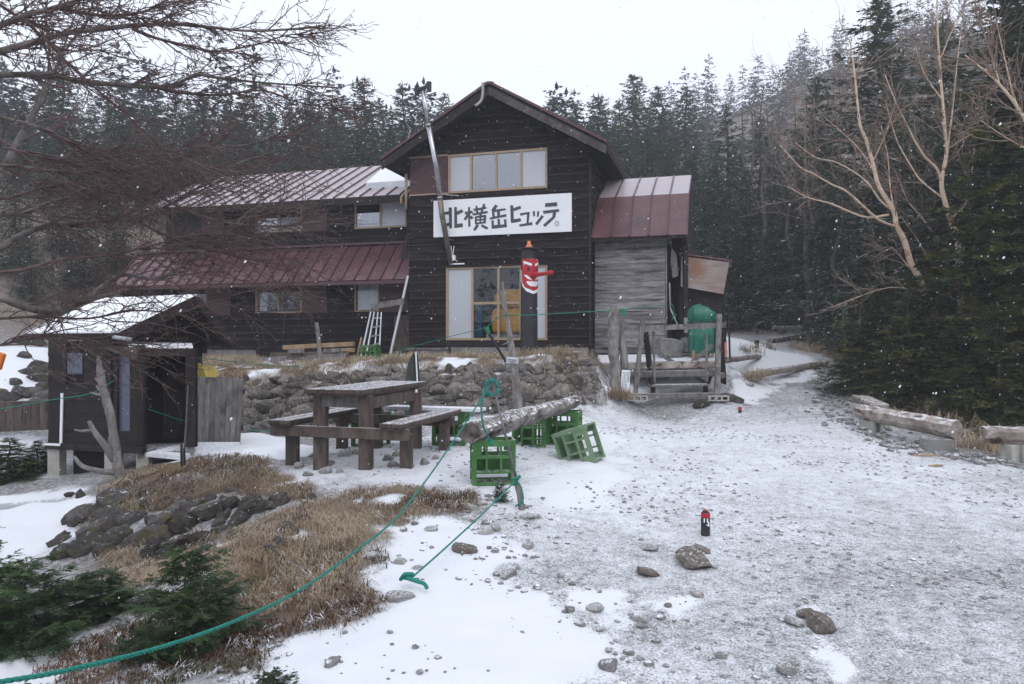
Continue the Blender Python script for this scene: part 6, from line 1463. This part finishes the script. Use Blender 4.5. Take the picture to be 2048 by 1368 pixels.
ORD = 'first second third fourth fifth sixth seventh eighth ninth tenth eleventh twelfth thirteenth fourteenth fifteenth sixteenth seventeenth eighteenth nineteenth twentieth twenty-first twenty-second twenty-third twenty-fourth twenty-fifth twenty-sixth twenty-seventh twenty-eighth'.split()
def row(lst, text, group, k0, wide):
    order = {p: i for i, p in enumerate(sorted(lst))}
    for i, p in enumerate(lst): tree_by_top(*p, ORD[order[p]] + ' fir from the left ' + text, group, i + k0, wide)
# individual skyline and forest-edge trees
row([(-60, 160, 27), (40, 185, 30), (130, 95, 29), (185, 205, 33), (250, 150, 31), (305, 215, 35), (350, 180, 34), (410, 185, 35), (455, 200, 36), (490, 185, 34), (535, 210, 37), (575, 200, 36), (620, 180, 34), (665, 205, 37), (725, 150, 35), (690, 190, 40), (765, 195, 38), (805, 165, 36), (850, 200, 38), (885, 185, 37), (925, 200, 39), (220, 190, 38), (380, 205, 40), (640, 215, 42)], 'along the skyline left of the gable roof', 'firs behind the left wing', 0, 1.0)
row([(30, 300, 21), (165, 330, 22), (230, 360, 23), (60, 400, 20), (-20, 330, 24), (90, 260, 26), (200, 300, 27), (290, 270, 28), (370, 260, 27), (440, 265, 28), (510, 260, 29), (590, 255, 28), (650, 265, 29), (710, 245, 28), (780, 250, 29), (840, 255, 29), (120, 330, 23)], 'in the shorter shaded row above the wing ridge', 'front firs above the wing ridge', 2, .95)
row([(1070, 215, 42), (1105, 190, 43), (1150, 205, 46), (1200, 185, 45), (1240, 200, 48), (1270, 147, 44), (1320, 170, 46), (1370, 172, 47), (1290, 255, 38), (1340, 265, 39), (1225, 245, 36), (1395, 262, 50), (1430, 280, 52), (1175, 240, 38), (1550, 265, 55), (1600, 255, 58), (1030, 240, 40), (1130, 255, 36), (1480, 275, 54), (1260, 300, 33)], 'on the hazy slope right of the gable roof', 'hazy firs right of the gable', 1, 1.15)
row([(1300, 330, 30), (1380, 300, 30), (1462, 205, 31), (1520, 235, 32), (1430, 320, 27.5), (1490, 330, 28.5), (1560, 290, 30), (1600, 255, 31), (1550, 370, 27), (1620, 330, 28), (1660, 280, 29), (1410, 390, 33), (1580, 330, 34), (1690, 350, 27.5), (1470, 300, 35), (1640, 265, 32), (1665, 430, 22.5), (1722, 470, 21), (1600, 455, 25.6), (1535, 470, 26.4), (1478, 480, 27), (1432, 455, 26)], 'in the dark forest wall beyond the path', 'forest edge beyond the path', 0, 1.0)
SPEC = [(1640, 150, 26, 'tall dark fir left of the highest fir on the right skyline', 1, 1.1), (1765, -5, 22, 'highest fir on the right, its tip touching the top picture edge', 0, 1.25), (1870, 40, 20, 'fir standing directly behind the right-hand birch stem', 2, 1.1), (1925, 150, 18, 'fir filling the gap right of the birches', 3, 1.2), (2010, -60, 15, 'very tall dark fir at the right picture edge', 0, 1.25), (2120, -120, 14, 'dark fir just leaving the right picture edge', 2, 1.2), (1820, 250, 19, 'mid-height fir behind the leaning birch stem', 4, 1.2), (1740, 330, 20, 'mid-height fir at the path bend left of the birches', 5, 1.2)]
for px, py, Y, lab, k, wd in SPEC: tree_by_top(px, py, Y, lab, 'firs on the right', k, wd)
# bare trunks inside the forest edge
for i, (px, Y, h_) in enumerate([(1525, 27, 9), (1612, 24.5, 8), (1628, 24.8, 9), (1585, 26, 8), (1660, 24, 7), (1675, 22, 6), (1560, 28, 8), (1500, 29, 9), (1710, 21, 6), (1480, 30, 9), (1540, 30, 9), (1640, 27, 8)]):
    q = onground(px, Y); q.z = gz(q.x, q.y); t = thing('shaded_fir', ORD[sorted((1525, 1612, 1628, 1585, 1660, 1675, 1560, 1500, 1710, 1480, 1540, 1640)).index(px)] + ' slim trunk from the left in the dark forest edge', 'tree', q, 'trunks in the forest edge')
    tk = obj_of('trunk', MIDT[i % 6][1], t); t.scale = (.8, .8, h_ / 10)
# near firs on the right
NEARS = [(1985, 230, 12.6, 'large dense fir behind the long log bench', 0, .82), (1860, 500, 13.3, 'low bushy fir between the birch feet and the log bench', 1, 1.0), (1770, 540, 14.6, 'fir with low spreading boughs at the path edge', 2, 1.05), (2110, 120, 11.8, 'dense fir cut by the right picture edge', 1, .8), (1905, 380, 15.4, 'fir just behind the right birch stem', 2, .95), (1722, 690, 14.4, 'small fir sapling hanging over the path corner', 0, 1.25), (2060, 470, 11.6, 'bushy young fir above the right-hand bench', 2, .95), (1812, 660, 13.0, 'knee-high spreading fir left of the log bench', 1, 1.15), (1940, 580, 12.0, 'young fir crowding the back of the log bench', 0, 1.0), (2045, -160, 15.8, 'tallest near fir rising past the top edge at far right', 1, .62), (1990, 700, 11.3, 'lowest fir boughs just above the right half of the bench', 2, 1.1)]
for px, py, Y, lab, k, wd in NEARS: tree_by_top(px, py, Y, lab, 'near firs on the right', k, wd, NEART, 5.)
# young firs in the left foreground
YOUNG = []
for i in range(2):
    V, F_ = fir_crown(120 + i, 1.0, .62, 9, 8, 20, .25, .0062, start=.06, droop=.12, sub=9, power=.6, gap=.05, lift=.45)
    YOUNG.append((np_mesh('crown', V, F_, M['fir_young']), trunk_mesh('trunk', 1.0, .018, 70 + i)))
for (px, py, Y, lab, k, hgt, wd) in [(372, 1290, 3.7, 'young fir with spreading boughs under the long rope', 0, .56, 1.0), (50, 1300, 4.0, 'dark young fir at the lower left picture edge', 1, .55, 1.2), (-60, 1180, 4.4, 'young fir half outside the left picture edge', 0, .7, 1.0), (205, 1260, 4.4, 'low young fir between the two lower left saplings', 1, .34, 1.4), (545, 1340, 3.05, 'tiny fir seedling by the rope at the snow edge', 0, .16, 1.2), (30, 1368, 2.9, 'fir sprig at the bottom left corner', 1, .22, 1.3), (1000, 1005, 6.1, 'tiny fir seedling before the near green crate', 0, .22, .7)]:
    x = (px - CX) / FPX * Y; plant_tree(YOUNG, k, (x, Y, 0), hgt, 1.0, lab, 'young firs', wide=wd)
# dark hedge-like ground fir left of the latrine
for (px, Y, lab, h_) in ((20, 9.3, 'dark low fir scrub left of the latrine piers', .6), (75, 9.7, 'dark low fir scrub touching the latrine corner', .45)):
    x = (px - CX) / FPX * Y; plant_tree(NEART, 1, (x, Y, 0), h_, 5., lab, 'fir scrub', name='fir_scrub', cat='shrub', wide=2.2)

# far wooded hillside: one mass of small firs
def far_wood(n, seed):
    r = np.random.default_rng(seed); protos = []
    for i in range(5): protos.append(fir_crown(500 + i, 9., 2.6, 12, 8, 6, 1.05, .17, start=.05, droop=.4, gap=.06, power=.62))
    Vs, Fs, nb = [], [], 0; cnt = 0
    while cnt < n:
        Y = 44 + 96 * r.random() ** 1.4; px = r.uniform(-350, 2400); x = (px - CX) / FPX * Y
        if cnt <= n * .8 and Y < 78 and 1330 < px < 1760: continue
        if cnt > n * .8: a_ = r.uniform(.03, .97) * PI; q_ = r.uniform(17, 60); x, Y = q_ * math.cos(a_) * 1.3, -q_ * math.sin(a_) - 4        # the clearing is wooded behind the viewer too
        z = float(gsample(GZ, np.array([x]), np.array([Y]))[0]); V, F_ = protos[r.integers(5)]; s = r.uniform(.55, 1.05); a = r.uniform(0, 6.28); c, s2 = math.cos(a), math.sin(a)
        Vs.append((V @ np.array([[c, s2, 0], [-s2, c, 0], [0, 0, 1]])) * np.array([s, s, s * r.uniform(.85, 1.2)]) + np.array([x, Y, z - .3])); Fs.append(F_ + nb); nb += len(V); cnt += 1
    return np_mesh('wooded_hillside', np.concatenate(Vs), np.concatenate(Fs), M['fir_far'])
tag(obj_of('wooded_hillside', far_wood(920, 21)), 'hazy fir forest covering the hillside behind the hut', 'forest', kind='stuff')

# ------------------------------------------------------------------ bare trees
def twig_paths(r, start, d, L, n, wander, droop):
    pts = [np.array(start)]; d = np.array(d) / np.linalg.norm(d)
    for k in range(n):
        d = d + r.normal(0, wander, 3); d[2] += droop; d /= np.linalg.norm(d); pts.append(pts[-1] + d * L / n)
    return pts
def tubes_np(paths, nside):
    Vs, Fs, nb = [], [], 0
    for pts, r0, r1 in paths:
        P = np.array(pts); m = len(P); T = np.gradient(P, axis=0); T = nrmz(T); A_ = np.where(np.abs(T[:, 2:3]) < .9, np.array([[0, 0, 1.]]), np.array([[1., 0, 0]]))
        X = nrmz(np.cross(T, A_)); Yv = np.cross(T, X); rad = np.linspace(r0, r1, m)[:, None, None]
        an = np.arange(nside) * 2 * PI / nside
        ring = P[:, None] + rad * (X[:, None] * np.cos(an)[None, :, None] + Yv[:, None] * np.sin(an)[None, :, None]); Vs.append(ring.reshape(-1, 3))
        i = np.arange(m - 1)[:, None] * nside; k = np.arange(nside)[None]; k2 = (k + 1) % nside
        Fs.append(np.stack([i + k, i + k2, i + nside + k2, i + nside + k], -1).reshape(-1, 4) + nb); nb += m * nside
    return np.concatenate(Vs), np.concatenate(Fs)
def bare_branches(r, limb, n2, L2, n3, L3, bias, r2, rt, spread=.7, droop=0., nodes=True):
    """secondary branches and twigs off one limb polyline; bias is the general growing direction"""
    out = []; limb = np.array([tuple(p) for p in limb]); seg = len(limb) - 1; bias = np.array(bias, float)
    for k in range(n2):
        t = r.uniform(.08, 1) * seg; i = min(int(t), seg - 1); p = limb[i] + (limb[i + 1] - limb[i]) * (t - i)
        dl = nrmz(limb[i + 1] - limb[i]); d = nrmz(dl * .9 + bias * .5 + r.normal(0, spread, 3)); L = L2 * r.uniform(.5, 1.3)
        a = twig_paths(r, p, d, L, 6, .16, droop); out.append((a, r2 * r.uniform(.7, 1.2), rt))
        for j in range(n3):
            tt = r.uniform(.2, .98) * 6; q = min(int(tt), 5); pp = a[q] + (a[q + 1] - a[q]) * (tt - q); dd = nrmz((a[q + 1] - a[q]) / (L / 6) + bias * .25 + r.normal(0, .55, 3))
            l3 = L3 * r.uniform(.4, 1.3); tw = twig_paths(r, pp, dd, l3, 4, .2, droop); out.append((tw, rt * 1.15, rt * .55))
            if nodes:
                for m_ in range(3):
                    f = r.uniform(.2, 1) * 4; q2 = min(int(f), 3); p3 = tw[q2] + (tw[q2 + 1] - tw[q2]) * (f - q2); out.append(([p3, p3 + nrmz(r.normal(0, 1, 3) + bias * .6) * r.uniform(.015, .04)], rt * 1.2, rt * .9))
    return out
LIMBS = [  # picture course of each limb of the tree that leans in from the left, start and end depth, thickness
    ([(-220, 170), (-60, 80), (0, 51), (62, 27), (103, 17), (154, 0), (210, -25)], 4.0, 4.3, .024),
    ([(-220, 190), (-60, 122), (0, 103), (51, 89), (137, 65), (205, 58), (267, 51), (342, 48), (424, 55), (513, 62), (640, 54)], 4.2, 5.6, .026),
    ([(267, 58), (308, 75), (376, 92), (431, 103), (513, 89), (564, 73), (615, 65)], 4.9, 5.6, .011),
    ([(-220, 175), (-60, 152), (0, 150), (103, 150), (164, 164), (239, 169), (308, 174), (352, 167), (396, 150), (444, 157), (547, 167), (684, 176)], 4.4, 5.9, .024),
    ([(308, 174), (369, 186), (444, 190), (526, 181), (600, 205), (697, 222)], 5.0, 5.9, .012),
    ([(120, 17), (205, 31), (284, 24), (328, 3), (380, -30)], 4.4, 4.9, .012),
    ([(-220, 470), (-60, 440), (0, 429), (38, 429), (94, 407), (138, 395), (176, 388), (260, 352), (340, 330)], 5.0, 5.8, .022),
    ([(-220, 560), (-60, 520), (0, 498), (31, 476), (94, 451), (132, 448), (201, 442), (267, 438), (314, 420), (377, 388), (440, 344), (490, 322), (560, 300)], 4.8, 6.4, .024),
    ([(-220, 600), (-60, 585), (0, 596), (63, 618), (110, 624), (132, 618), (176, 596), (214, 567), (251, 549), (314, 558), (361, 533), (418, 495), (465, 457), (490, 429), (519, 410)], 4.5, 6.3, .028),
    ([(-220, 650), (-60, 640), (0, 637), (79, 633), (176, 637), (267, 621), (361, 624), (418, 605), (471, 589), (530, 575)], 4.8, 6.2, .012),
    ([(-220, 380), (-60, 345), (0, 330), (150, 345), (300, 330), (420, 300), (520, 285), (620, 262)], 4.6, 6.0, .018),
    ([(-220, 260), (-60, 230), (60, 250), (150, 290), (240, 345), (330, 400), (430, 440), (540, 452), (640, 442)], 4.4, 6.0, .016),
    ([(-220, 420), (-60, 400), (20, 395), (90, 375), (170, 372), (260, 390), (350, 378), (430, 392)], 4.6, 5.6, .014),
    ([(-220, 530), (-60, 545), (40, 540), (120, 520), (220, 510), (310, 490), (380, 470), (450, 474)], 4.5, 5.7, .014),
    ([(-220, 300), (-60, 290), (30, 300), (110, 322), (200, 318), (300, 300), (380, 310)], 4.3, 5.2, .012),
    ([(0, 10), (70, 60), (150, 140), (230, 210), (320, 290), (400, 330)], 4.1, 4.9, .009),
    ([(267, 438), (330, 470), (420, 500), (520, 520), (610, 515)], 5.6, 6.3, .011),
    ([(-100, 700), (0, 690), (90, 670), (180, 680), (260, 700)], 5, 5.6, .010)]
tx = Vector((-5.3, 4.6, 0)); tx.z = gz(tx.x, tx.y) - .1
bt = thing('bare_tree', 'leafless reddish tree reaching a dense web of branches in from the left', 'tree', tx)
b = MB(); b.tube(catmull([tx, tx + Vector((.1, 0, 1)), tx + Vector((.2, .05, 2.2)), tx + Vector((.25, .0, 3.6)), tx + Vector((.5, .0, 4.6))], 4), list(np.linspace(.15, .05, 17)), 10); b.build('trunk', M['bark_grey'], bt, smooth=True)
rB = np.random.default_rng(31); tw = []
for pts, Ya, Yb_, rad in LIMBS:
    n = len(pts); P = [at(x, y, Ya + (Yb_ - Ya) * (i / (n - 1)) + (.12 * math.sin(i * 1.9))) for i, (x, y) in enumerate(pts)]
    if pts[0][0] <= -200:
        P.insert(0, tx + Vector((.2, .02, max(.8, min(4.4, P[0].z - tx.z - .25)))))
    dn = catmull(P, 4); b = MB(); b.tube(dn, [rad * (1.1 - .85 * i / len(dn)) * (1 + .12 * random.uniform(-1, 1)) for i in range(len(dn))], 7); b.build('limb', M['bark_grey'] if rad > .015 else M['bark_red'], bt, smooth=True)
    vis = [p for p in dn if (p.x / p.y * FPX + CX) > -60]
    tw += bare_branches(rB, vis, (31 if rad > .014 else 18), .62 if pts[-1][1] > 230 else .32, 6, .33 if pts[-1][1] > 230 else .24, (1.0, .1, -.05), .0052, .0024, .45, -.01)
V, F_ = tubes_np(tw, 4); o = obj_of('twigs', np_mesh('twigs', V - np.array(tx), F_, M['bark_red'], True), bt); tag(o, 'fine reddish twigs with buds', kind='stuff')
# grey leaning trunk farther back on the left
q = onground(-60, 9.6); q.z = gz(q.x, q.y)
gt = thing('grey_birch', 'grey leaning birch trunk half hidden behind the web of branches', 'tree', q)
dn = catmull([q, at(-20, 420, 9.6), at(15, 330, 9.6), at(55, 250, 9.6), at(100, 165, 9.6), at(128, 100, 9.6)], 4); b = MB(); b.tube(dn, list(np.linspace(.09, .012, len(dn))), 9); b.build('trunk', M['bark_grey'], gt, smooth=True)
tw = bare_branches(rB, dn[8:], 16, 1.3, 5, .6, (.6, 0, .5), .013, .005, .6); V, F_ = tubes_np(tw, 4); tag(obj_of('twigs', np_mesh('twigs', V - np.array(q), F_, M['bark_red'], True), gt), kind='stuff')
# peach-barked birches on the right
def birch(label, course, Y, r0, branches, seed, n2=9, tw_l=.8):
    q = onground(course[0][0], Y); q.z = gz(q.x, q.y) - .1; t = thing('birch_tree', label, 'tree', q, 'birches on the right')
    r = np.random.default_rng(seed); dn = catmull([q] + [at(x, y, Y) for x, y in course[1:]], 5); b = MB(); b.tube(dn, [r0 * (1 - .85 * i / len(dn)) for i in range(len(dn))], 10); b.build('trunk', M['bark_birch'], t, smooth=True)
    tw = bare_branches(r, dn[len(dn) // 3:], 20, 1.1, 6, .55, (-.25, 0, .8), .010, .0042, .55, .0, False)
    for pts, rad, dy in branches:
        P = catmull([at(x, y, Y + dy * i / len(pts)) for i, (x, y) in enumerate(pts)], 5); b = MB(); b.tube(P, [rad * .8 * (1 - .75 * i / len(P)) for i in range(len(P))], 8); b.build('limb', M['bark_birch'], t, smooth=True)
        tw += bare_branches(r, P, n2, tw_l, 6, .45, (-.55, 0, .55), .008, .004, .45, .0, False)
    V, F_ = tubes_np(tw, 4); tag(obj_of('twigs', np_mesh('twigs', V - np.array(q), F_, M['bark_twig'], True), t), kind='stuff')
birch('leaning peach-barked birch with limbs spreading left over the path', [(1915, 850), (1882, 665), (1838, 556), (1822, 527), (1809, 482), (1793, 450), (1787, 421), (1758, 373), (1745, 324), (1732, 279), (1720, 250), (1714, 197), (1708, 139), (1700, 80)], 14.2, .072,
      [([(1777, 430), (1729, 434), (1664, 408), (1616, 395), (1575, 372)], .03, -.4), ([(1790, 453), (1754, 437), (1696, 385), (1664, 369), (1626, 347), (1600, 334), (1560, 290)], .034, -.8), ([(1785, 421), (1761, 401), (1738, 369), (1713, 347), (1671, 324), (1632, 315), (1590, 285)], .026, .4), ([(1750, 345), (1720, 300), (1690, 270), (1650, 235)], .018, .3), ([(1788, 425), (1780, 370), (1775, 310), (1762, 250)], .02, .6), ([(1822, 540), (1790, 500), (1780, 496)], .016, -.2), ([(1745, 324), (1770, 270), (1790, 210)], .014, .2), ([(1850, 585), (1780, 575), (1700, 600), (1650, 620)], .014, -.6)], 7)
birch('upright peach-barked birch with forked limbs near the right edge', [(1930, 850), (1922, 600), (1915, 482), (1905, 450), (1893, 414), (1883, 366), (1893, 308), (1890, 260), (1882, 164), (1875, 55), (1874, -40)], 14.0, .070,
      [([(1884, 366), (1873, 337), (1851, 315), (1832, 286), (1819, 260), (1790, 200), (1770, 150)], .032, -.4), ([(1890, 400), (1844, 363), (1825, 337), (1799, 292), (1787, 260), (1770, 200)], .026, .5), ([(1895, 300), (1905, 220), (1915, 120), (1925, 40)], .022, .3), ([(1885, 200), (1850, 150), (1830, 90)], .02, .2), ([(1880, 120), (1905, 60), (1940, 0)], .018, -.3), ([(1900, 440), (1935, 400), (1945, 330), (1950, 270)], .018, .2), ([(1893, 300), (1940, 270), (2000, 250)], .014, -.5)], 8)
birch('grey thin birch whose limbs cross the right picture edge', [(2150, 850), (2110, 420), (2060, 260), (2000, 170), (1930, 110)], 11.6, .05, [([(2060, 260), (2030, 200), (2010, 120), (1990, 30)], .022, .3), ([(2080, 310), (2020, 280), (1960, 240)], .016, -.2), ([(2000, 170), (1985, 120), (1960, 40)], .012, .2)], 9)
birch('slim grey birch sapling behind the leaning birch', [(1960, 850), (1925, 520), (1880, 480), (1840, 430), (1815, 400), (1790, 340)], 15.5, .045, [([(1870, 540), (1835, 480), (1800, 430)], .022, .2)], 10, 6)
for (px, py, lab, s_) in ((1860, 130, 'leafless grey birch crown fading between the firs at upper right', 3.2), (1610, 260, 'reddish bare birch crown before the forest edge', 3.0), (1680, 230, 'tangled bare birch crown left of the highest fir', 3.0)):
    Y = 23.5 if px > 1650 else 25; q = onground(px + 25, Y); q.z = gz(q.x, q.y); t = thing('bare_birch', lab, 'tree', q, 'bare birches among the firs')
    r = np.random.default_rng(px); top = at(px, py - 60, Y); dn = catmull([q, q.lerp(top, .3) + Vector((.15, 0, 0)), q.lerp(top, .65) + Vector((-.1, 0, 0)), top], 6); b = MB(); b.tube(dn, list(np.linspace(.08, .015, len(dn))), 8); b.build('trunk', M['bark_twig'], t, smooth=True)
    tw = bare_branches(r, dn[5:], 34, 2.1, 8, .8, (-.1, 0, .8), .016, .006, .6, 0, False); V, F_ = tubes_np(tw, 3); tag(obj_of('twigs', np_mesh('twigs', V - np.array(q), F_, M['bark_twig'], True), t), kind='stuff')

# ------------------------------------------------------------------ withered grass and ground cover
def blades(name, n, sampler, lmin, lmax, w, m, seed, flat=.7):
    r = np.random.default_rng(seed); P = sampler(r, n); n = len(P)
    az = r.uniform(0, 6.28, n); cl = fbm(P[:, 0], P[:, 1], 1.5, 91) * 9; az = az * .45 + cl
    L = r.uniform(lmin, lmax, n) * (.35 + 1.3 * fbm(P[:, 0], P[:, 1], 3., 95)); lie = r.random(n) < .42; L = L * np.where(lie, 1.5, 1.); le = np.where(lie, r.uniform(.8, 1.15, n), r.uniform(.15, flat, n))
    d = np.stack([np.cos(az), np.sin(az), np.zeros(n)], -1); s = np.stack([-np.sin(az), np.cos(az), np.zeros(n)], -1) * w
    p1 = P + d * (L * le * .35)[:, None]; p1[:, 2] += L * .6; p2 = P + d * (L * (le * 1.1 + .15))[:, None]; p2[:, 2] += L * (.95 - le * .75)
    V = np.stack([P - s, P + s, p1 + s * .75, p1 - s * .75, p2 + s * .15, p2 - s * .15], 1).reshape(-1, 3)
    b_ = np.arange(n)[:, None] * 6; F_ = np.concatenate([b_ + np.array([0, 1, 2, 3]), b_ + np.array([3, 2, 4, 5])])
    return obj_of(name, np_mesh(name, V, F_, m))
def grass_pts(xr, yr, fld, thr, seed, dens=None):
    def f(r, n):
        x = r.uniform(*xr, n * 5); y = r.uniform(*yr, n * 5); k = (gsample(fld, x, y) > thr + .25 * r.random(n * 5)) & (fbm(x, y, 1.6, seed) + .5 * (fbm(x, y, 7., seed + 9, 2) - .37) > .42) & (gsample(snow, x, y) < .55)
        x, y = x[k][:n], y[k][:n]; return np.stack([x, y, gsample(GZ, x, y) - .01], -1)
    return f
tag(blades('dry_grass', 42000, grass_pts((-5.2, .4), (4.0, 8.4), grass, .35, 201), .03, .085, .0020, M['grass'], 1, .9), 'withered tan grass on the hummocks at lower left', 'grass', kind='stuff')
tag(blades('bank_grass', 17000, grass_pts((-8, 2.3), (11.6, 18.5), grass, .4, 202), .05, .18, .0045, M['grass'], 2), 'withered grass along the terrace and stone wall', 'grass', kind='stuff')
tag(blades('wayside_grass', 16000, grass_pts((4.5, 12), (9, 24), grass, .4, 203), .08, .26, .006, M['grass'], 3), 'withered grass along the right side of the path', 'grass', kind='stuff')
tag(blades('forest_litter', 16000, grass_pts((-25, 20), (22, 40), grass, .4, 205), .15, .45, .02, M['litter'], 6), 'brown undergrowth below the firs', 'undergrowth', kind='stuff')
tag(blades('grass_litter', 9000, grass_pts((-5.2, .4), (4.0, 8.4), grass, .35, 209), .03, .10, .003, M['litter'], 11, .9), 'brown withered stalks among the tan grass', 'stalks', kind='stuff')
heath = np.maximum(poly_mask([(560, 1240), (640, 1200), (700, 1140), (760, 1110), (740, 1180), (690, 1240), (600, 1290)], .15), np.maximum(poly_mask([(820, 1015), (1000, 1000), (1010, 1030), (860, 1050)], .15), poly_mask([(150, 1310), (420, 1250), (560, 1290), (560, 1368), (300, 1400), (180, 1368)], .2)))
tag(blades('heather', 15000, grass_pts((-2.8, .2), (2.4, 6.6), heath, .3, 204), .025, .075, .0035, M['litter'], 4, .5), 'low brown heather at the snow edge', 'heather', kind='stuff')
for (px, py, Y, lab) in ((1505, 772, 14.9, 'tan grass tuft beside the rocks right of the swing'), (1235, 800, 13.1, 'rusty grass tuft at the foot of the knotted post')):
    c = drop(at(px, py, Y))
    f = lambda r, n: np.stack([c.x + r.normal(0, .13, n), c.y + r.normal(0, .12, n), np.full(n, c.z)], -1)
    o = blades('grass_tuft', 500, f, .12, .28, .006, M['grass'], px, .8); tag(o, lab, 'grass')

# ------------------------------------------------------------------ falling snow and hazy air
def snowfall(n, seed):
    r = np.random.default_rng(seed)
    x = r.uniform(-13, 13, n); y = r.uniform(.9, 15.0, n); z = r.uniform(-.2, 9, n)
    s = r.uniform(.0018, .0042, n) * np.clip(y / 4, .45, 1) * (1 + .9 * (r.random(n) < .12))
    k = (z > gsample(GZ, x, y) + .05); x, y, z, s = x[k], y[k], z[k], s[k]; n = len(x)
    bm = bmesh.new(); bmesh.ops.create_icosphere(bm, subdivisions=1, radius=1.); d = np.array([v.co[:] for v in bm.verts]); f = np.array([[v.index for v in q.verts] for q in bm.faces]); bm.free(); d[:, 2] *= 1.35; nv = len(d)
    V = np.stack([x, y, z], -1)[:, None] + d[None] * s[:, None, None] * r.uniform(.75, 1.25, (n, nv, 1)) + (d[None, :, 2:3] * s[:, None, None]) * np.array([.4, 0, 0])
    F_ = (np.arange(n)[:, None, None] * nv + f[None]).reshape(-1, 3); return np_mesh('falling_snow', V.reshape(-1, 3), F_, M['snow'])
tag(obj_of('falling_snow', snowfall(15000, 5)), 'snowflakes drifting through the air', 'snow', kind='stuff')
hm = bpy.data.materials.new('hazy_air'); hm.use_nodes = True
N, L = hm.node_tree.nodes, hm.node_tree.links; N.remove(N['Principled BSDF'])
pv = N.new('ShaderNodeVolumePrincipled'); pv.inputs['Color'].default_value = (.93, .95, 1, 1); pv.inputs['Density'].default_value = .0023; pv.inputs['Anisotropy'].default_value = .2
L.new(pv.outputs[0], N['Material Output'].inputs['Volume'])
zmin, zmax = float(GZ.min()) - 1.0, float(GZ.max()) + 16.0
b = MB(); b.box(((gx[0] + gx[-1]) / 2, (gy[0] + gy[-1]) / 2, (zmin + zmax) / 2), (gx[-1] - gx[0] + 6, gy[-1] - gy[0] + 6, zmax - zmin)); hz_o = b.build('haze', hm, base=(0, 0, zmin)); tag(hz_o, kind='stuff')
